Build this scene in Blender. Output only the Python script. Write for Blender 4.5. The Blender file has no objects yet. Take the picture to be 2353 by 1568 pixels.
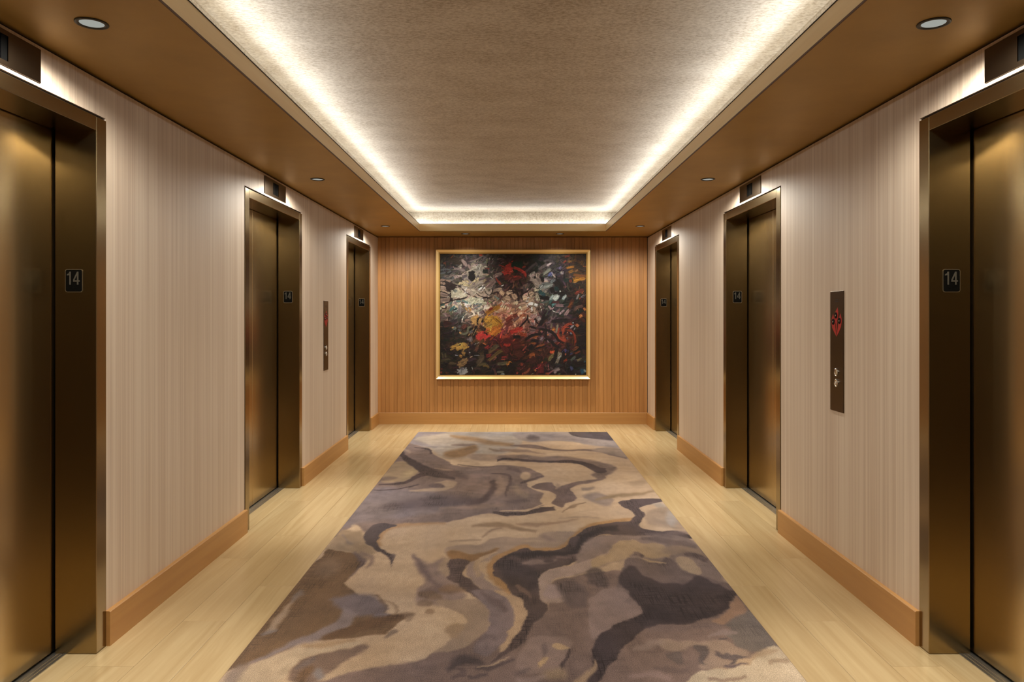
import bpy, bmesh, math, random
import numpy as np
from mathutils import Matrix, Vector

scene = bpy.context.scene
COL = scene.collection
random.seed(14)

# ------------------------------------------------------------------ camera
HALF = 1.70          # half width of the lobby
YEND = 9.32          # end wall
YNEAR = -4.60        # wall behind the photographer
ZS = 2.362           # soffit height
TRAY = 1.100         # half width of the ceiling tray
TY0, TY1 = 0.95, 8.72
ZF = 2.449           # top of the fascia
ZC = 2.609           # tray ceiling
SET = 0.137          # depth of the cove behind the fascia
DOORS = (2.455, 5.325, 8.195)

cam_d = bpy.data.cameras.new('camera')
cam = bpy.data.objects.new('camera', cam_d)
COL.objects.link(cam)
cam.location = (0, 0, 1.387)
cam.rotation_euler = (math.radians(90), 0, 0)
cam_d.sensor_width = 36.0
cam_d.lens = 36.0 * 1700 / 2353
cam_d.shift_x = -0.0007
cam_d.shift_y = -0.02635
cam_d.clip_start = 0.05
scene.camera = cam

# ------------------------------------------------------------------ light and exposure
world = bpy.data.worlds.new('world')
scene.world = world
world.use_nodes = True
world.node_tree.nodes['Background'].inputs['Color'].default_value = (0.9, 0.85, 0.8, 1)
world.node_tree.nodes['Background'].inputs['Strength'].default_value = 0.0
vs = scene.view_settings
vs.view_transform = 'Standard'
vs.look = 'None'
vs.exposure = 0.0
vs.gamma = 1.0
vs.use_curve_mapping = False
LED_POWER = 6.3                 # emission of the cove strip
LED_SIDE = 12.5                  # emission of the strip's room-facing edge
LED_END = 12.0                   # emission of the strip above the end wall
LED_COL = (0.95, 1.0, 1.03)
LENS_POWER = 0.30                # frosted lens of a downlight
WIDE_POWER = 82.0                # wide spill of a downlight (W)
BEAM_POWER = 165.0                # narrow beam of a downlight (W)
LAMP_COL = (1.0, 0.95, 0.84)
WIDE_ANGLE = 170
WIDE_BLEND = 0.40
BEAM_ANGLE = 54
BEAM_COL = (1.0, 0.98, 0.93)
END_WIDE = 0.38
END_ANGLE = 146
END_BEAM = 0.75
cy = scene.cycles
cy.use_denoising = True
cy.max_bounces = 8
cy.diffuse_bounces = 5
cy.glossy_bounces = 4
cy.caustics_reflective = False
cy.caustics_refractive = False
cy.sample_clamp_indirect = 4.0

# ------------------------------------------------------------------ design data (metres on the floor / canvas units)
CARPET = [
 ((150,134,118),0.0274,4.48,1.0,[-1.15,8.647,-0.814,8.773,-0.338,8.804,0.01,8.672,0.111,8.29,0.084,7.807,0.009,7.455,-0.117,7.283,-0.289,7.19,-0.434,7.127,-0.52,7.066,-0.583,7.032,-0.644,7.058,-0.712,7.188,-0.782,7.389,-0.856,7.571,-0.942,7.669,-1.03,7.739,-1.097,7.856,-1.171,8.097,-1.227,8.407]),
 ((124,111,108),0.024,4.71,1.0,[-1.104,8.698,-1.0,8.766,-0.862,8.729,-0.775,8.672,-0.777,8.616,-0.828,8.54,-0.886,8.471,-0.946,8.421,-1.012,8.378,-1.06,8.326,-1.083,8.265,-1.087,8.197,-1.069,8.118,-1.017,8.016,-0.944,7.906,-0.884,7.814,-0.834,7.744,-0.794,7.691,-0.795,7.67,-0.867,7.699,-0.98,7.761,-1.069,7.814,-1.104,7.816,-1.113,7.809,-1.115,7.877,-1.127,8.11,-1.133,8.442]),
 ((132,120,110),0.025,4.9,1.0,[-0.649,8.637,-0.459,8.685,-0.188,8.713,0.01,8.698,0.073,8.612,0.061,8.488,0.01,8.398,-0.088,8.374,-0.226,8.381,-0.351,8.388,-0.447,8.379,-0.529,8.37,-0.59,8.388,-0.649,8.458,-0.688,8.557]),
 ((130,102,74),0.0239,4.68,1.0,[-0.708,8.351,-0.686,8.313,-0.655,8.267,-0.618,8.216,-0.577,8.165,-0.529,8.111,-0.475,8.063,-0.421,8.019,-0.376,7.976,-0.346,7.937,-0.324,7.897,-0.297,7.859,-0.257,7.831,-0.194,7.798,-0.116,7.761,-0.043,7.73,0.008,7.711,0.011,7.877,-0.04,7.92,-0.115,7.977,-0.195,8.04,-0.259,8.1,-0.296,8.151,-0.321,8.19,-0.346,8.227,-0.381,8.265,-0.429,8.304,-0.485,8.343,-0.54,8.376,-0.588,8.397,-0.628,8.415,-0.663,8.432,-0.693,8.443,-0.713,8.446]),
 ((124,95,66),0.0306,4.28,1.0,[-0.677,7.417,-0.641,7.482,-0.587,7.543,-0.535,7.61,-0.493,7.707,-0.453,7.811,-0.418,7.856,-0.387,7.801,-0.362,7.689,-0.353,7.571,-0.365,7.453,-0.392,7.331,-0.426,7.233,-0.47,7.164,-0.521,7.114,-0.566,7.093,-0.605,7.105,-0.639,7.145,-0.664,7.198,-0.68,7.262,-0.687,7.341]),
 ((112,94,82),0.0138,4.51,1.0,[-0.637,7.793,-0.615,7.777,-0.583,7.761,-0.548,7.745,-0.514,7.731,-0.483,7.751,-0.451,7.772,-0.421,7.794,-0.401,7.814,-0.404,7.856,-0.426,7.867,-0.457,7.877,-0.492,7.887,-0.526,7.898,-0.557,7.881,-0.591,7.865,-0.62,7.85,-0.641,7.835]),
 ((138,114,94),0.0168,4.13,1.0,[-0.442,7.269,-0.405,7.303,-0.338,7.31,-0.271,7.306,-0.21,7.285,-0.149,7.253,-0.097,7.233,-0.053,7.246,-0.016,7.272,0.009,7.269,0.023,7.211,0.025,7.127,0.008,7.058,-0.034,7.017,-0.095,6.989,-0.159,6.974,-0.228,6.968,-0.301,6.976,-0.36,7.008,-0.405,7.084,-0.437,7.188]),
 ((118,98,82),0.0133,4.33,1.0,[-0.247,7.592,-0.234,7.555,-0.217,7.508,-0.195,7.459,-0.172,7.418,-0.144,7.416,-0.113,7.419,-0.084,7.427,-0.064,7.436,-0.064,7.474,-0.084,7.493,-0.113,7.515,-0.144,7.54,-0.171,7.57,-0.192,7.581,-0.214,7.6,-0.232,7.62,-0.246,7.629]),
 ((172,144,116),0.0121,3.97,1.0,[-0.561,7.024,-0.501,7.009,-0.428,6.991,-0.358,6.974,-0.301,6.955,-0.248,6.936,-0.191,6.924,-0.12,6.932,-0.045,6.947,0.008,6.941,0.03,6.891,0.03,6.821,0.008,6.77,-0.045,6.755,-0.119,6.757,-0.187,6.758,-0.233,6.748,-0.271,6.737,-0.314,6.733,-0.366,6.737,-0.422,6.747,-0.476,6.764,-0.527,6.787,-0.576,6.818,-0.613,6.859,-0.633,6.926,-0.641,7.004,-0.637,7.058,-0.624,7.065,-0.6,7.046]),
 ((116,96,87),0.0085,3.34,1.0,[-1.139,7.966,-1.038,7.824,-0.934,7.695,-0.856,7.582,-0.825,7.489,-0.817,7.409,-0.797,7.323,-0.749,7.222,-0.692,7.117,-0.64,7.018,-0.605,6.921,-0.574,6.829,-0.529,6.756,-0.452,6.705,-0.36,6.671,-0.278,6.661,-0.219,6.691,-0.169,6.745,-0.112,6.776,-0.038,6.763,0.041,6.726,0.106,6.68,0.15,6.624,0.18,6.559,0.206,6.496,0.233,6.435,0.254,6.375,0.264,6.321,0.259,6.279,0.242,6.243,0.219,6.205,0.184,6.164,0.143,6.122,0.114,6.077,0.108,6.027,0.114,5.974,0.125,5.924,0.144,5.879,0.168,5.836,0.191,5.793,0.212,5.754,0.231,5.715,0.24,5.668,0.231,5.604,0.213,5.532,0.203,5.471,0.21,5.427,0.225,5.393,0.227,5.359,0.208,5.32,0.178,5.282,0.145,5.251,0.104,5.232,0.06,5.219,0.037,5.205,0.056,5.188,0.095,5.17,0.112,5.148,0.085,5.116,0.036,5.08,-0.009,5.06,-0.041,5.066,-0.071,5.086,-0.099,5.104,-0.125,5.117,-0.151,5.128,-0.181,5.126,-0.219,5.107,-0.261,5.075,-0.305,5.038,-0.351,4.992,-0.398,4.94,-0.441,4.902,-0.48,4.887,-0.517,4.884,-0.554,4.882,-0.594,4.878,-0.634,4.876,-0.673,4.872,-0.715,4.867,-0.756,4.86,-0.789,4.842,-0.806,4.804,-0.814,4.756,-0.827,4.716,-0.849,4.688,-0.875,4.668,-0.899,4.66,-0.918,4.666,-0.934,4.685,-0.954,4.716,-0.983,4.774,-1.015,4.846,-1.042,4.882,-1.053,4.858,-1.057,4.797,-1.076,4.716,-1.114,4.548,-1.163,4.373,-1.232,4.383,-1.373,4.743,-1.585,5.43,-1.754,6.238,-1.735,7.021,-1.569,7.85,-1.387,8.482,-1.283,8.563,-1.212,8.249]),
 ((112,98,96),0.0275,3.0,0.8,[-1.448,5.148,-1.403,5.397,-1.297,5.629,-1.189,5.808,-1.115,5.897,-1.048,5.912,-0.964,5.895,-0.841,5.854,-0.705,5.781,-0.596,5.695,-0.529,5.595,-0.487,5.484,-0.469,5.383,-0.47,5.297,-0.493,5.218,-0.539,5.148,-0.619,5.087,-0.721,5.032,-0.815,4.985,-0.895,4.95,-0.968,4.921,-1.028,4.882,-1.068,4.828,-1.096,4.765,-1.125,4.688,-1.158,4.554,-1.192,4.413,-1.232,4.383,-1.305,4.545,-1.397,4.843]),
 ((120,98,88),0.0178,3.49,0.8,[-0.501,6.407,-0.444,6.429,-0.367,6.399,-0.292,6.373,-0.224,6.375,-0.157,6.382,-0.105,6.373,-0.075,6.342,-0.059,6.296,-0.048,6.238,-0.036,6.168,-0.029,6.087,-0.028,6.0,-0.032,5.897,-0.04,5.79,-0.06,5.709,-0.095,5.663,-0.14,5.641,-0.192,5.641,-0.259,5.669,-0.335,5.719,-0.401,5.779,-0.453,5.84,-0.495,5.911,-0.522,6.0,-0.533,6.134,-0.528,6.293]),
 ((146,122,96),0.0115,3.77,1.0,[-1.108,6.859,-1.088,6.915,-1.059,6.945,-1.031,6.957,-1.01,6.951,-0.99,6.927,-0.969,6.892,-0.945,6.847,-0.92,6.792,-0.896,6.733,-0.87,6.668,-0.845,6.599,-0.829,6.537,-0.826,6.488,-0.831,6.446,-0.839,6.394,-0.848,6.321,-0.861,6.241,-0.875,6.177,-0.887,6.139,-0.902,6.116,-0.928,6.1,-0.976,6.075,-1.036,6.056,-1.082,6.087,-1.101,6.207,-1.106,6.385,-1.108,6.552,-1.113,6.675,-1.115,6.778]),
 ((164,140,106),0.0378,3.7,0.8,[-0.954,6.436,-0.945,6.507,-0.925,6.573,-0.905,6.611,-0.886,6.605,-0.867,6.57,-0.855,6.522,-0.853,6.46,-0.857,6.387,-0.866,6.325,-0.878,6.27,-0.894,6.226,-0.91,6.217,-0.928,6.266,-0.946,6.353]),
 ((92,74,69),0.0146,3.58,0.6,[-1.108,6.113,-1.095,6.117,-1.077,6.125,-1.056,6.133,-1.036,6.139,-1.019,6.164,-1.0,6.187,-0.982,6.209,-0.971,6.23,-0.975,6.257,-0.993,6.269,-1.016,6.28,-1.043,6.289,-1.067,6.297,-1.086,6.277,-1.104,6.254,-1.12,6.233,-1.13,6.216]),
 ((70,56,53),0.0098,3.85,1.0,[-1.124,7.308,-1.106,7.246,-1.081,7.158,-1.05,7.056,-1.014,6.953,-0.975,6.85,-0.932,6.745,-0.89,6.645,-0.852,6.558,-0.82,6.492,-0.79,6.435,-0.76,6.384,-0.729,6.334,-0.695,6.308,-0.659,6.284,-0.625,6.264,-0.593,6.246,-0.561,6.223,-0.529,6.202,-0.502,6.186,-0.483,6.178,-0.484,6.229,-0.504,6.263,-0.532,6.306,-0.565,6.354,-0.598,6.405,-0.632,6.464,-0.669,6.527,-0.706,6.593,-0.74,6.66,-0.77,6.702,-0.797,6.745,-0.824,6.793,-0.855,6.853,-0.892,6.921,-0.934,7.003,-0.976,7.089,-1.011,7.166,-1.042,7.243,-1.07,7.324,-1.095,7.399,-1.113,7.452]),
 ((84,67,63),0.0226,3.69,0.7,[-0.762,6.437,-0.736,6.4,-0.7,6.355,-0.661,6.31,-0.623,6.271,-0.591,6.27,-0.561,6.277,-0.534,6.281,-0.507,6.273,-0.475,6.256,-0.438,6.221,-0.403,6.186,-0.38,6.168,-0.377,6.267,-0.4,6.323,-0.435,6.4,-0.476,6.481,-0.517,6.549,-0.554,6.577,-0.588,6.588,-0.62,6.596,-0.65,6.61,-0.683,6.607,-0.72,6.611,-0.753,6.614,-0.776,6.61]),
 ((80,63,60),0.0072,3.55,1.0,[-0.781,6.541,-0.791,6.497,-0.805,6.439,-0.82,6.377,-0.835,6.318,-0.849,6.267,-0.861,6.216,-0.874,6.169,-0.889,6.131,-0.906,6.101,-0.926,6.077,-0.947,6.058,-0.971,6.042,-1.001,6.032,-1.037,6.026,-1.07,6.023,-1.093,6.019,-1.084,5.975,-1.061,5.975,-1.028,5.974,-0.992,5.976,-0.96,5.983,-0.935,5.991,-0.911,6.003,-0.89,6.02,-0.87,6.044,-0.852,6.076,-0.836,6.115,-0.821,6.157,-0.806,6.197,-0.788,6.235,-0.768,6.276,-0.75,6.312,-0.736,6.335]),
 ((148,124,103),0.0105,3.43,1.0,[-0.644,6.049,-0.626,6.076,-0.592,6.112,-0.56,6.138,-0.534,6.148,-0.51,6.148,-0.49,6.138,-0.476,6.118,-0.467,6.088,-0.463,6.049,-0.463,6.0,-0.468,5.943,-0.482,5.891,-0.506,5.845,-0.537,5.804,-0.571,5.774,-0.604,5.762,-0.64,5.761,-0.679,5.763,-0.733,5.762,-0.79,5.764,-0.818,5.774,-0.796,5.801,-0.744,5.838,-0.691,5.867,-0.643,5.878,-0.595,5.882,-0.56,5.891,-0.547,5.911,-0.547,5.937,-0.553,5.963,-0.561,5.99,-0.575,6.017,-0.591,6.037,-0.613,6.043,-0.636,6.042]),
 ((100,82,77),0.0105,3.44,1.0,[-0.549,5.958,-0.55,5.943,-0.553,5.928,-0.558,5.915,-0.567,5.905,-0.577,5.896,-0.589,5.889,-0.603,5.887,-0.617,5.887,-0.631,5.889,-0.644,5.896,-0.657,5.905,-0.667,5.915,-0.676,5.928,-0.682,5.943,-0.685,5.958,-0.685,5.973,-0.682,5.988,-0.677,6.001,-0.669,6.012,-0.658,6.022,-0.646,6.028,-0.632,6.031,-0.617,6.031,-0.603,6.028,-0.59,6.022,-0.577,6.012,-0.566,6.001,-0.558,5.988,-0.552,5.973]),
 ((86,70,68),0.0052,3.39,1.0,[-1.085,5.795,-1.062,5.795,-1.03,5.794,-0.994,5.797,-0.959,5.804,-0.927,5.819,-0.892,5.839,-0.86,5.862,-0.832,5.884,-0.809,5.907,-0.79,5.931,-0.775,5.954,-0.764,5.969,-0.773,6.016,-0.784,5.998,-0.799,5.973,-0.817,5.946,-0.839,5.921,-0.867,5.898,-0.899,5.874,-0.933,5.853,-0.965,5.837,-0.999,5.827,-1.035,5.822,-1.067,5.82,-1.089,5.818]),
 ((82,67,64),0.0067,4.35,1.0,[-1.019,7.658,-1.003,7.643,-0.98,7.624,-0.954,7.602,-0.93,7.579,-0.908,7.56,-0.886,7.541,-0.867,7.518,-0.851,7.489,-0.84,7.445,-0.829,7.387,-0.82,7.326,-0.813,7.282,-0.797,7.315,-0.804,7.356,-0.816,7.422,-0.831,7.497,-0.851,7.56,-0.871,7.595,-0.893,7.615,-0.915,7.628,-0.936,7.642,-0.959,7.655,-0.984,7.667,-1.006,7.677,-1.022,7.682]),
 ((142,118,100),0.0097,3.8,1.0,[-0.698,6.617,-0.684,6.603,-0.663,6.586,-0.64,6.567,-0.617,6.549,-0.595,6.543,-0.571,6.536,-0.549,6.53,-0.534,6.528,-0.535,6.546,-0.551,6.559,-0.573,6.577,-0.598,6.595,-0.622,6.614,-0.643,6.62,-0.666,6.627,-0.686,6.633,-0.7,6.635]),
 ((146,124,104),0.0176,4.31,1.0,[-1.107,7.537,-1.097,7.511,-1.082,7.476,-1.067,7.439,-1.054,7.407,-1.045,7.392,-1.036,7.379,-1.029,7.369,-1.024,7.364,-1.024,7.395,-1.029,7.415,-1.037,7.441,-1.046,7.471,-1.057,7.503,-1.07,7.529,-1.085,7.559,-1.099,7.587,-1.109,7.605]),
 ((82,68,67),0.0448,3.14,0.85,[-0.954,5.312,-0.915,5.377,-0.837,5.46,-0.757,5.533,-0.69,5.588,-0.623,5.632,-0.56,5.662,-0.501,5.675,-0.446,5.674,-0.398,5.662,-0.359,5.64,-0.326,5.607,-0.297,5.576,-0.267,5.549,-0.242,5.523,-0.23,5.492,-0.237,5.452,-0.257,5.409,-0.286,5.371,-0.325,5.34,-0.374,5.314,-0.423,5.293,-0.467,5.276,-0.513,5.265,-0.569,5.255,-0.648,5.244,-0.738,5.234,-0.816,5.236,-0.882,5.249,-0.936,5.273]),
 ((78,62,60),0.0201,3.29,0.9,[-0.187,6.107,-0.184,6.069,-0.18,6.022,-0.178,5.981,-0.179,5.957,-0.179,5.938,-0.18,5.909,-0.183,5.874,-0.187,5.832,-0.194,5.779,-0.202,5.722,-0.212,5.667,-0.222,5.622,-0.232,5.584,-0.244,5.548,-0.258,5.517,-0.271,5.489,-0.286,5.461,-0.304,5.437,-0.319,5.417,-0.33,5.4,-0.324,5.342,-0.311,5.344,-0.294,5.349,-0.274,5.359,-0.256,5.374,-0.239,5.394,-0.223,5.419,-0.207,5.449,-0.191,5.488,-0.177,5.54,-0.164,5.599,-0.152,5.66,-0.143,5.718,-0.136,5.775,-0.131,5.834,-0.128,5.897,-0.128,5.969,-0.136,6.043,-0.146,6.102,-0.156,6.144,-0.163,6.17]),
 ((140,116,100),0.028,3.43,0.8,[-0.137,6.216,-0.13,6.165,-0.119,6.099,-0.109,6.036,-0.107,5.998,-0.107,5.982,-0.107,5.953,-0.11,5.918,-0.113,5.887,-0.116,5.845,-0.124,5.794,-0.133,5.745,-0.139,5.706,-0.12,5.619,-0.11,5.634,-0.096,5.663,-0.08,5.703,-0.065,5.755,-0.057,5.822,-0.052,5.895,-0.05,5.978,-0.054,6.076,-0.068,6.163,-0.085,6.235,-0.102,6.291,-0.113,6.325]),
 ((84,68,66),0.0059,3.63,1.0,[-0.189,6.397,-0.162,6.392,-0.124,6.389,-0.084,6.382,-0.056,6.366,-0.041,6.346,-0.036,6.326,-0.034,6.302,-0.032,6.266,-0.03,6.21,-0.032,6.136,-0.034,6.064,-0.035,6.015,-0.028,6.009,-0.025,6.056,-0.021,6.126,-0.017,6.205,-0.016,6.274,-0.02,6.325,-0.026,6.369,-0.037,6.402,-0.054,6.422,-0.085,6.429,-0.124,6.428,-0.163,6.423,-0.189,6.419]),
 ((92,74,68),0.0079,3.88,1.0,[-0.503,6.786,-0.48,6.767,-0.446,6.741,-0.409,6.715,-0.376,6.693,-0.35,6.68,-0.327,6.671,-0.304,6.664,-0.279,6.662,-0.249,6.67,-0.216,6.683,-0.187,6.697,-0.166,6.708,-0.167,6.727,-0.188,6.723,-0.218,6.717,-0.251,6.711,-0.281,6.711,-0.305,6.713,-0.328,6.72,-0.352,6.73,-0.378,6.742,-0.41,6.756,-0.447,6.775,-0.481,6.794,-0.504,6.805]),
 ((132,108,92),0.025,3.06,0.8,[-0.517,5.236,-0.492,5.238,-0.456,5.243,-0.413,5.249,-0.369,5.255,-0.323,5.262,-0.272,5.269,-0.22,5.276,-0.17,5.283,-0.121,5.299,-0.07,5.315,-0.025,5.329,0.007,5.341,0.006,5.4,-0.026,5.398,-0.072,5.393,-0.124,5.386,-0.175,5.38,-0.225,5.368,-0.277,5.356,-0.329,5.344,-0.376,5.331,-0.42,5.316,-0.461,5.3,-0.497,5.285,-0.522,5.274]),
 ((126,111,102),0.0144,4.72,1.0,[0.011,8.41,-0.002,8.501,-0.002,8.593,0.062,8.664,0.24,8.7,0.482,8.713,0.7,8.723,0.869,8.782,1.013,8.839,1.112,8.753,1.147,8.397,1.136,7.951,1.109,7.661,1.069,7.605,1.01,7.661,0.952,7.721,0.899,7.746,0.847,7.775,0.795,7.814,0.748,7.876,0.701,7.949,0.643,8.008,0.563,8.044,0.471,8.065,0.388,8.068,0.321,8.039,0.264,7.993,0.212,7.979,0.159,8.02,0.108,8.092,0.067,8.171,0.038,8.246,0.019,8.327]),
 ((70,59,58),0.0099,4.86,1.0,[0.654,8.607,0.666,8.671,0.699,8.72,0.759,8.753,0.872,8.789,1.014,8.809,1.117,8.753,1.147,8.554,1.137,8.296,1.114,8.119,1.081,8.075,1.034,8.096,0.985,8.129,0.937,8.162,0.887,8.208,0.84,8.249,0.796,8.272,0.757,8.29,0.722,8.329,0.69,8.41,0.663,8.515]),
 ((86,72,68),0.0292,4.77,1.0,[0.304,8.275,0.301,8.245,0.295,8.215,0.287,8.189,0.275,8.167,0.262,8.149,0.248,8.136,0.232,8.131,0.216,8.131,0.202,8.136,0.188,8.149,0.175,8.167,0.166,8.189,0.158,8.215,0.154,8.245,0.153,8.275,0.155,8.306,0.161,8.337,0.169,8.364,0.18,8.387,0.194,8.406,0.209,8.419,0.224,8.425,0.241,8.425,0.256,8.419,0.27,8.406,0.283,8.387,0.293,8.364,0.299,8.337,0.303,8.306]),
 ((104,90,84),0.0291,4.76,0.6,[0.312,8.383,0.358,8.33,0.423,8.266,0.495,8.195,0.561,8.12,0.63,8.084,0.702,8.035,0.765,7.992,0.81,7.969,0.823,8.068,0.784,8.141,0.725,8.238,0.657,8.342,0.59,8.436,0.516,8.462,0.438,8.482,0.367,8.493,0.317,8.493]),
 ((136,120,110),0.028,4.58,0.8,[0.845,7.872,0.868,7.872,0.903,7.88,0.94,7.884,0.97,7.872,0.995,7.86,1.019,7.831,1.04,7.8,1.055,7.78,1.089,7.966,1.076,7.998,1.056,8.045,1.031,8.091,1.002,8.119,0.963,8.093,0.919,8.05,0.88,8.005,0.853,7.968]),
 ((110,90,80),0.0088,4.34,1.0,[-0.019,7.744,0.015,7.72,0.064,7.696,0.116,7.669,0.161,7.639,0.195,7.626,0.224,7.611,0.251,7.593,0.28,7.572,0.308,7.552,0.336,7.527,0.366,7.503,0.398,7.484,0.435,7.468,0.475,7.457,0.517,7.45,0.558,7.449,0.599,7.452,0.64,7.462,0.681,7.473,0.721,7.475,0.761,7.467,0.8,7.453,0.838,7.433,0.872,7.407,0.898,7.368,0.919,7.322,0.94,7.272,0.964,7.222,0.998,7.176,1.036,7.128,1.071,7.085,1.094,7.055,1.124,7.21,1.1,7.241,1.065,7.286,1.027,7.336,0.993,7.383,0.966,7.419,0.943,7.456,0.918,7.491,0.888,7.518,0.852,7.541,0.813,7.557,0.772,7.567,0.73,7.571,0.688,7.565,0.646,7.55,0.605,7.534,0.564,7.527,0.523,7.537,0.483,7.553,0.443,7.573,0.407,7.598,0.376,7.632,0.348,7.672,0.321,7.714,0.292,7.752,0.262,7.779,0.234,7.803,0.203,7.825,0.167,7.843,0.12,7.834,0.065,7.822,0.015,7.807,-0.019,7.791]),
 ((128,108,92),0.0175,4.29,1.0,[0.804,7.505,0.827,7.574,0.885,7.638,0.946,7.675,1.002,7.686,1.059,7.669,1.101,7.602,1.121,7.438,1.126,7.235,1.114,7.112,1.081,7.121,1.031,7.2,0.976,7.285,0.911,7.356,0.841,7.433]),
 ((172,144,116),0.0054,4.38,1.0,[0.415,7.62,0.43,7.613,0.45,7.603,0.473,7.592,0.494,7.58,0.514,7.573,0.535,7.563,0.553,7.554,0.565,7.549,0.567,7.567,0.555,7.578,0.538,7.594,0.517,7.61,0.498,7.625,0.476,7.63,0.452,7.634,0.431,7.637,0.416,7.638]),
 ((130,106,88),0.0109,4.29,1.0,[-0.124,7.505,-0.094,7.482,-0.051,7.453,-0.004,7.423,0.036,7.398,0.07,7.397,0.101,7.401,0.129,7.404,0.155,7.398,0.18,7.383,0.203,7.358,0.225,7.332,0.248,7.314,0.272,7.304,0.297,7.3,0.319,7.3,0.335,7.301,0.336,7.318,0.321,7.327,0.299,7.338,0.275,7.352,0.252,7.372,0.231,7.406,0.21,7.448,0.187,7.491,0.161,7.527,0.132,7.544,0.103,7.553,0.072,7.559,0.039,7.571,-0.003,7.575,-0.05,7.584,-0.094,7.591,-0.124,7.593]),
 ((114,94,83),0.0161,3.94,1.0,[-0.134,7.203,-0.067,7.244,0.029,7.268,0.115,7.273,0.173,7.243,0.22,7.195,0.267,7.163,0.319,7.17,0.371,7.192,0.423,7.203,0.473,7.193,0.521,7.171,0.573,7.14,0.633,7.097,0.696,7.046,0.75,6.996,0.788,6.953,0.817,6.912,0.846,6.866,0.882,6.814,0.917,6.76,0.938,6.706,0.939,6.656,0.925,6.606,0.906,6.552,0.883,6.489,0.854,6.422,0.825,6.359,0.795,6.288,0.764,6.221,0.737,6.191,0.71,6.222,0.686,6.29,0.675,6.359,0.688,6.411,0.714,6.463,0.73,6.519,0.726,6.586,0.71,6.658,0.684,6.723,0.65,6.78,0.605,6.829,0.551,6.866,0.484,6.884,0.408,6.889,0.331,6.896,0.258,6.909,0.185,6.924,0.11,6.94,0.022,6.953,-0.067,6.967,-0.13,6.996,-0.158,7.058,-0.16,7.138]),
 ((66,52,51),0.0081,3.96,0.9,[-0.141,6.923,-0.129,6.943,-0.111,6.97,-0.091,6.996,-0.07,7.012,-0.047,7.013,-0.023,7.006,0.004,6.994,0.034,6.982,0.068,6.965,0.104,6.946,0.142,6.927,0.183,6.91,0.227,6.898,0.275,6.886,0.323,6.878,0.367,6.873,0.408,6.876,0.447,6.885,0.483,6.893,0.516,6.892,0.545,6.876,0.57,6.853,0.594,6.826,0.615,6.796,0.634,6.759,0.651,6.72,0.667,6.678,0.681,6.634,0.694,6.585,0.706,6.528,0.72,6.471,0.737,6.426,0.762,6.426,0.786,6.444,0.807,6.466,0.822,6.487,0.836,6.619,0.825,6.632,0.809,6.642,0.792,6.658,0.781,6.684,0.768,6.702,0.753,6.739,0.737,6.786,0.718,6.828,0.699,6.861,0.679,6.891,0.658,6.916,0.635,6.938,0.611,6.961,0.585,6.982,0.557,6.997,0.525,7.004,0.49,7.002,0.453,6.99,0.413,6.977,0.372,6.97,0.328,6.974,0.279,6.983,0.231,6.995,0.187,7.008,0.146,7.023,0.107,7.04,0.07,7.058,0.036,7.073,0.006,7.088,-0.022,7.102,-0.047,7.112,-0.072,7.112,-0.096,7.098,-0.118,7.074,-0.136,7.049,-0.149,7.033]),
 ((110,90,81),0.0089,3.49,1.0,[0.791,6.381,0.774,6.342,0.75,6.293,0.723,6.242,0.695,6.198,0.663,6.175,0.626,6.156,0.589,6.138,0.554,6.116,0.524,6.092,0.497,6.066,0.472,6.04,0.446,6.015,0.418,5.978,0.388,5.939,0.361,5.905,0.343,5.879,0.343,5.802,0.361,5.815,0.387,5.836,0.417,5.86,0.445,5.883,0.47,5.914,0.495,5.945,0.521,5.976,0.549,6.005,0.582,6.027,0.618,6.047,0.655,6.069,0.689,6.096,0.719,6.125,0.748,6.161,0.772,6.195,0.788,6.215]),
 ((104,84,77),0.0068,3.31,1.0,[0.347,5.907,0.379,5.93,0.42,5.986,0.458,6.032,0.494,6.057,0.525,6.072,0.539,6.06,0.52,6.004,0.483,5.922,0.457,5.854,0.453,5.814,0.459,5.785,0.465,5.749,0.47,5.698,0.476,5.64,0.479,5.588,0.476,5.544,0.469,5.504,0.457,5.469,0.433,5.44,0.404,5.416,0.38,5.389,0.369,5.351,0.362,5.312,0.351,5.294,0.327,5.312,0.299,5.352,0.282,5.396,0.289,5.441,0.308,5.492,0.323,5.54,0.329,5.582,0.331,5.622,0.327,5.661,0.315,5.702,0.297,5.742,0.277,5.775,0.258,5.796,0.238,5.81,0.217,5.827,0.192,5.852,0.166,5.881,0.154,5.915,0.162,5.962,0.185,6.014,0.213,6.054,0.247,6.077,0.287,6.086,0.318,6.074,0.33,6.021,0.334,5.947]),
 ((138,114,94),0.0105,3.42,0.8,[0.345,6.009,0.345,5.984,0.346,5.953,0.346,5.927,0.346,5.931,0.348,5.932,0.344,5.91,0.338,5.883,0.334,5.861,0.34,5.82,0.346,5.825,0.354,5.838,0.365,5.862,0.376,5.911,0.376,5.97,0.372,6.009,0.367,6.038,0.364,6.055]),
 ((160,134,110),0.0112,3.65,1.0,[0.151,6.327,0.149,6.296,0.145,6.265,0.14,6.238,0.134,6.215,0.126,6.196,0.118,6.183,0.109,6.177,0.099,6.177,0.091,6.183,0.083,6.196,0.076,6.215,0.07,6.238,0.066,6.265,0.063,6.296,0.062,6.327,0.064,6.359,0.067,6.391,0.072,6.42,0.078,6.444,0.087,6.465,0.095,6.478,0.104,6.485,0.114,6.485,0.123,6.478,0.131,6.465,0.139,6.444,0.144,6.42,0.148,6.391,0.151,6.359]),
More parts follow.
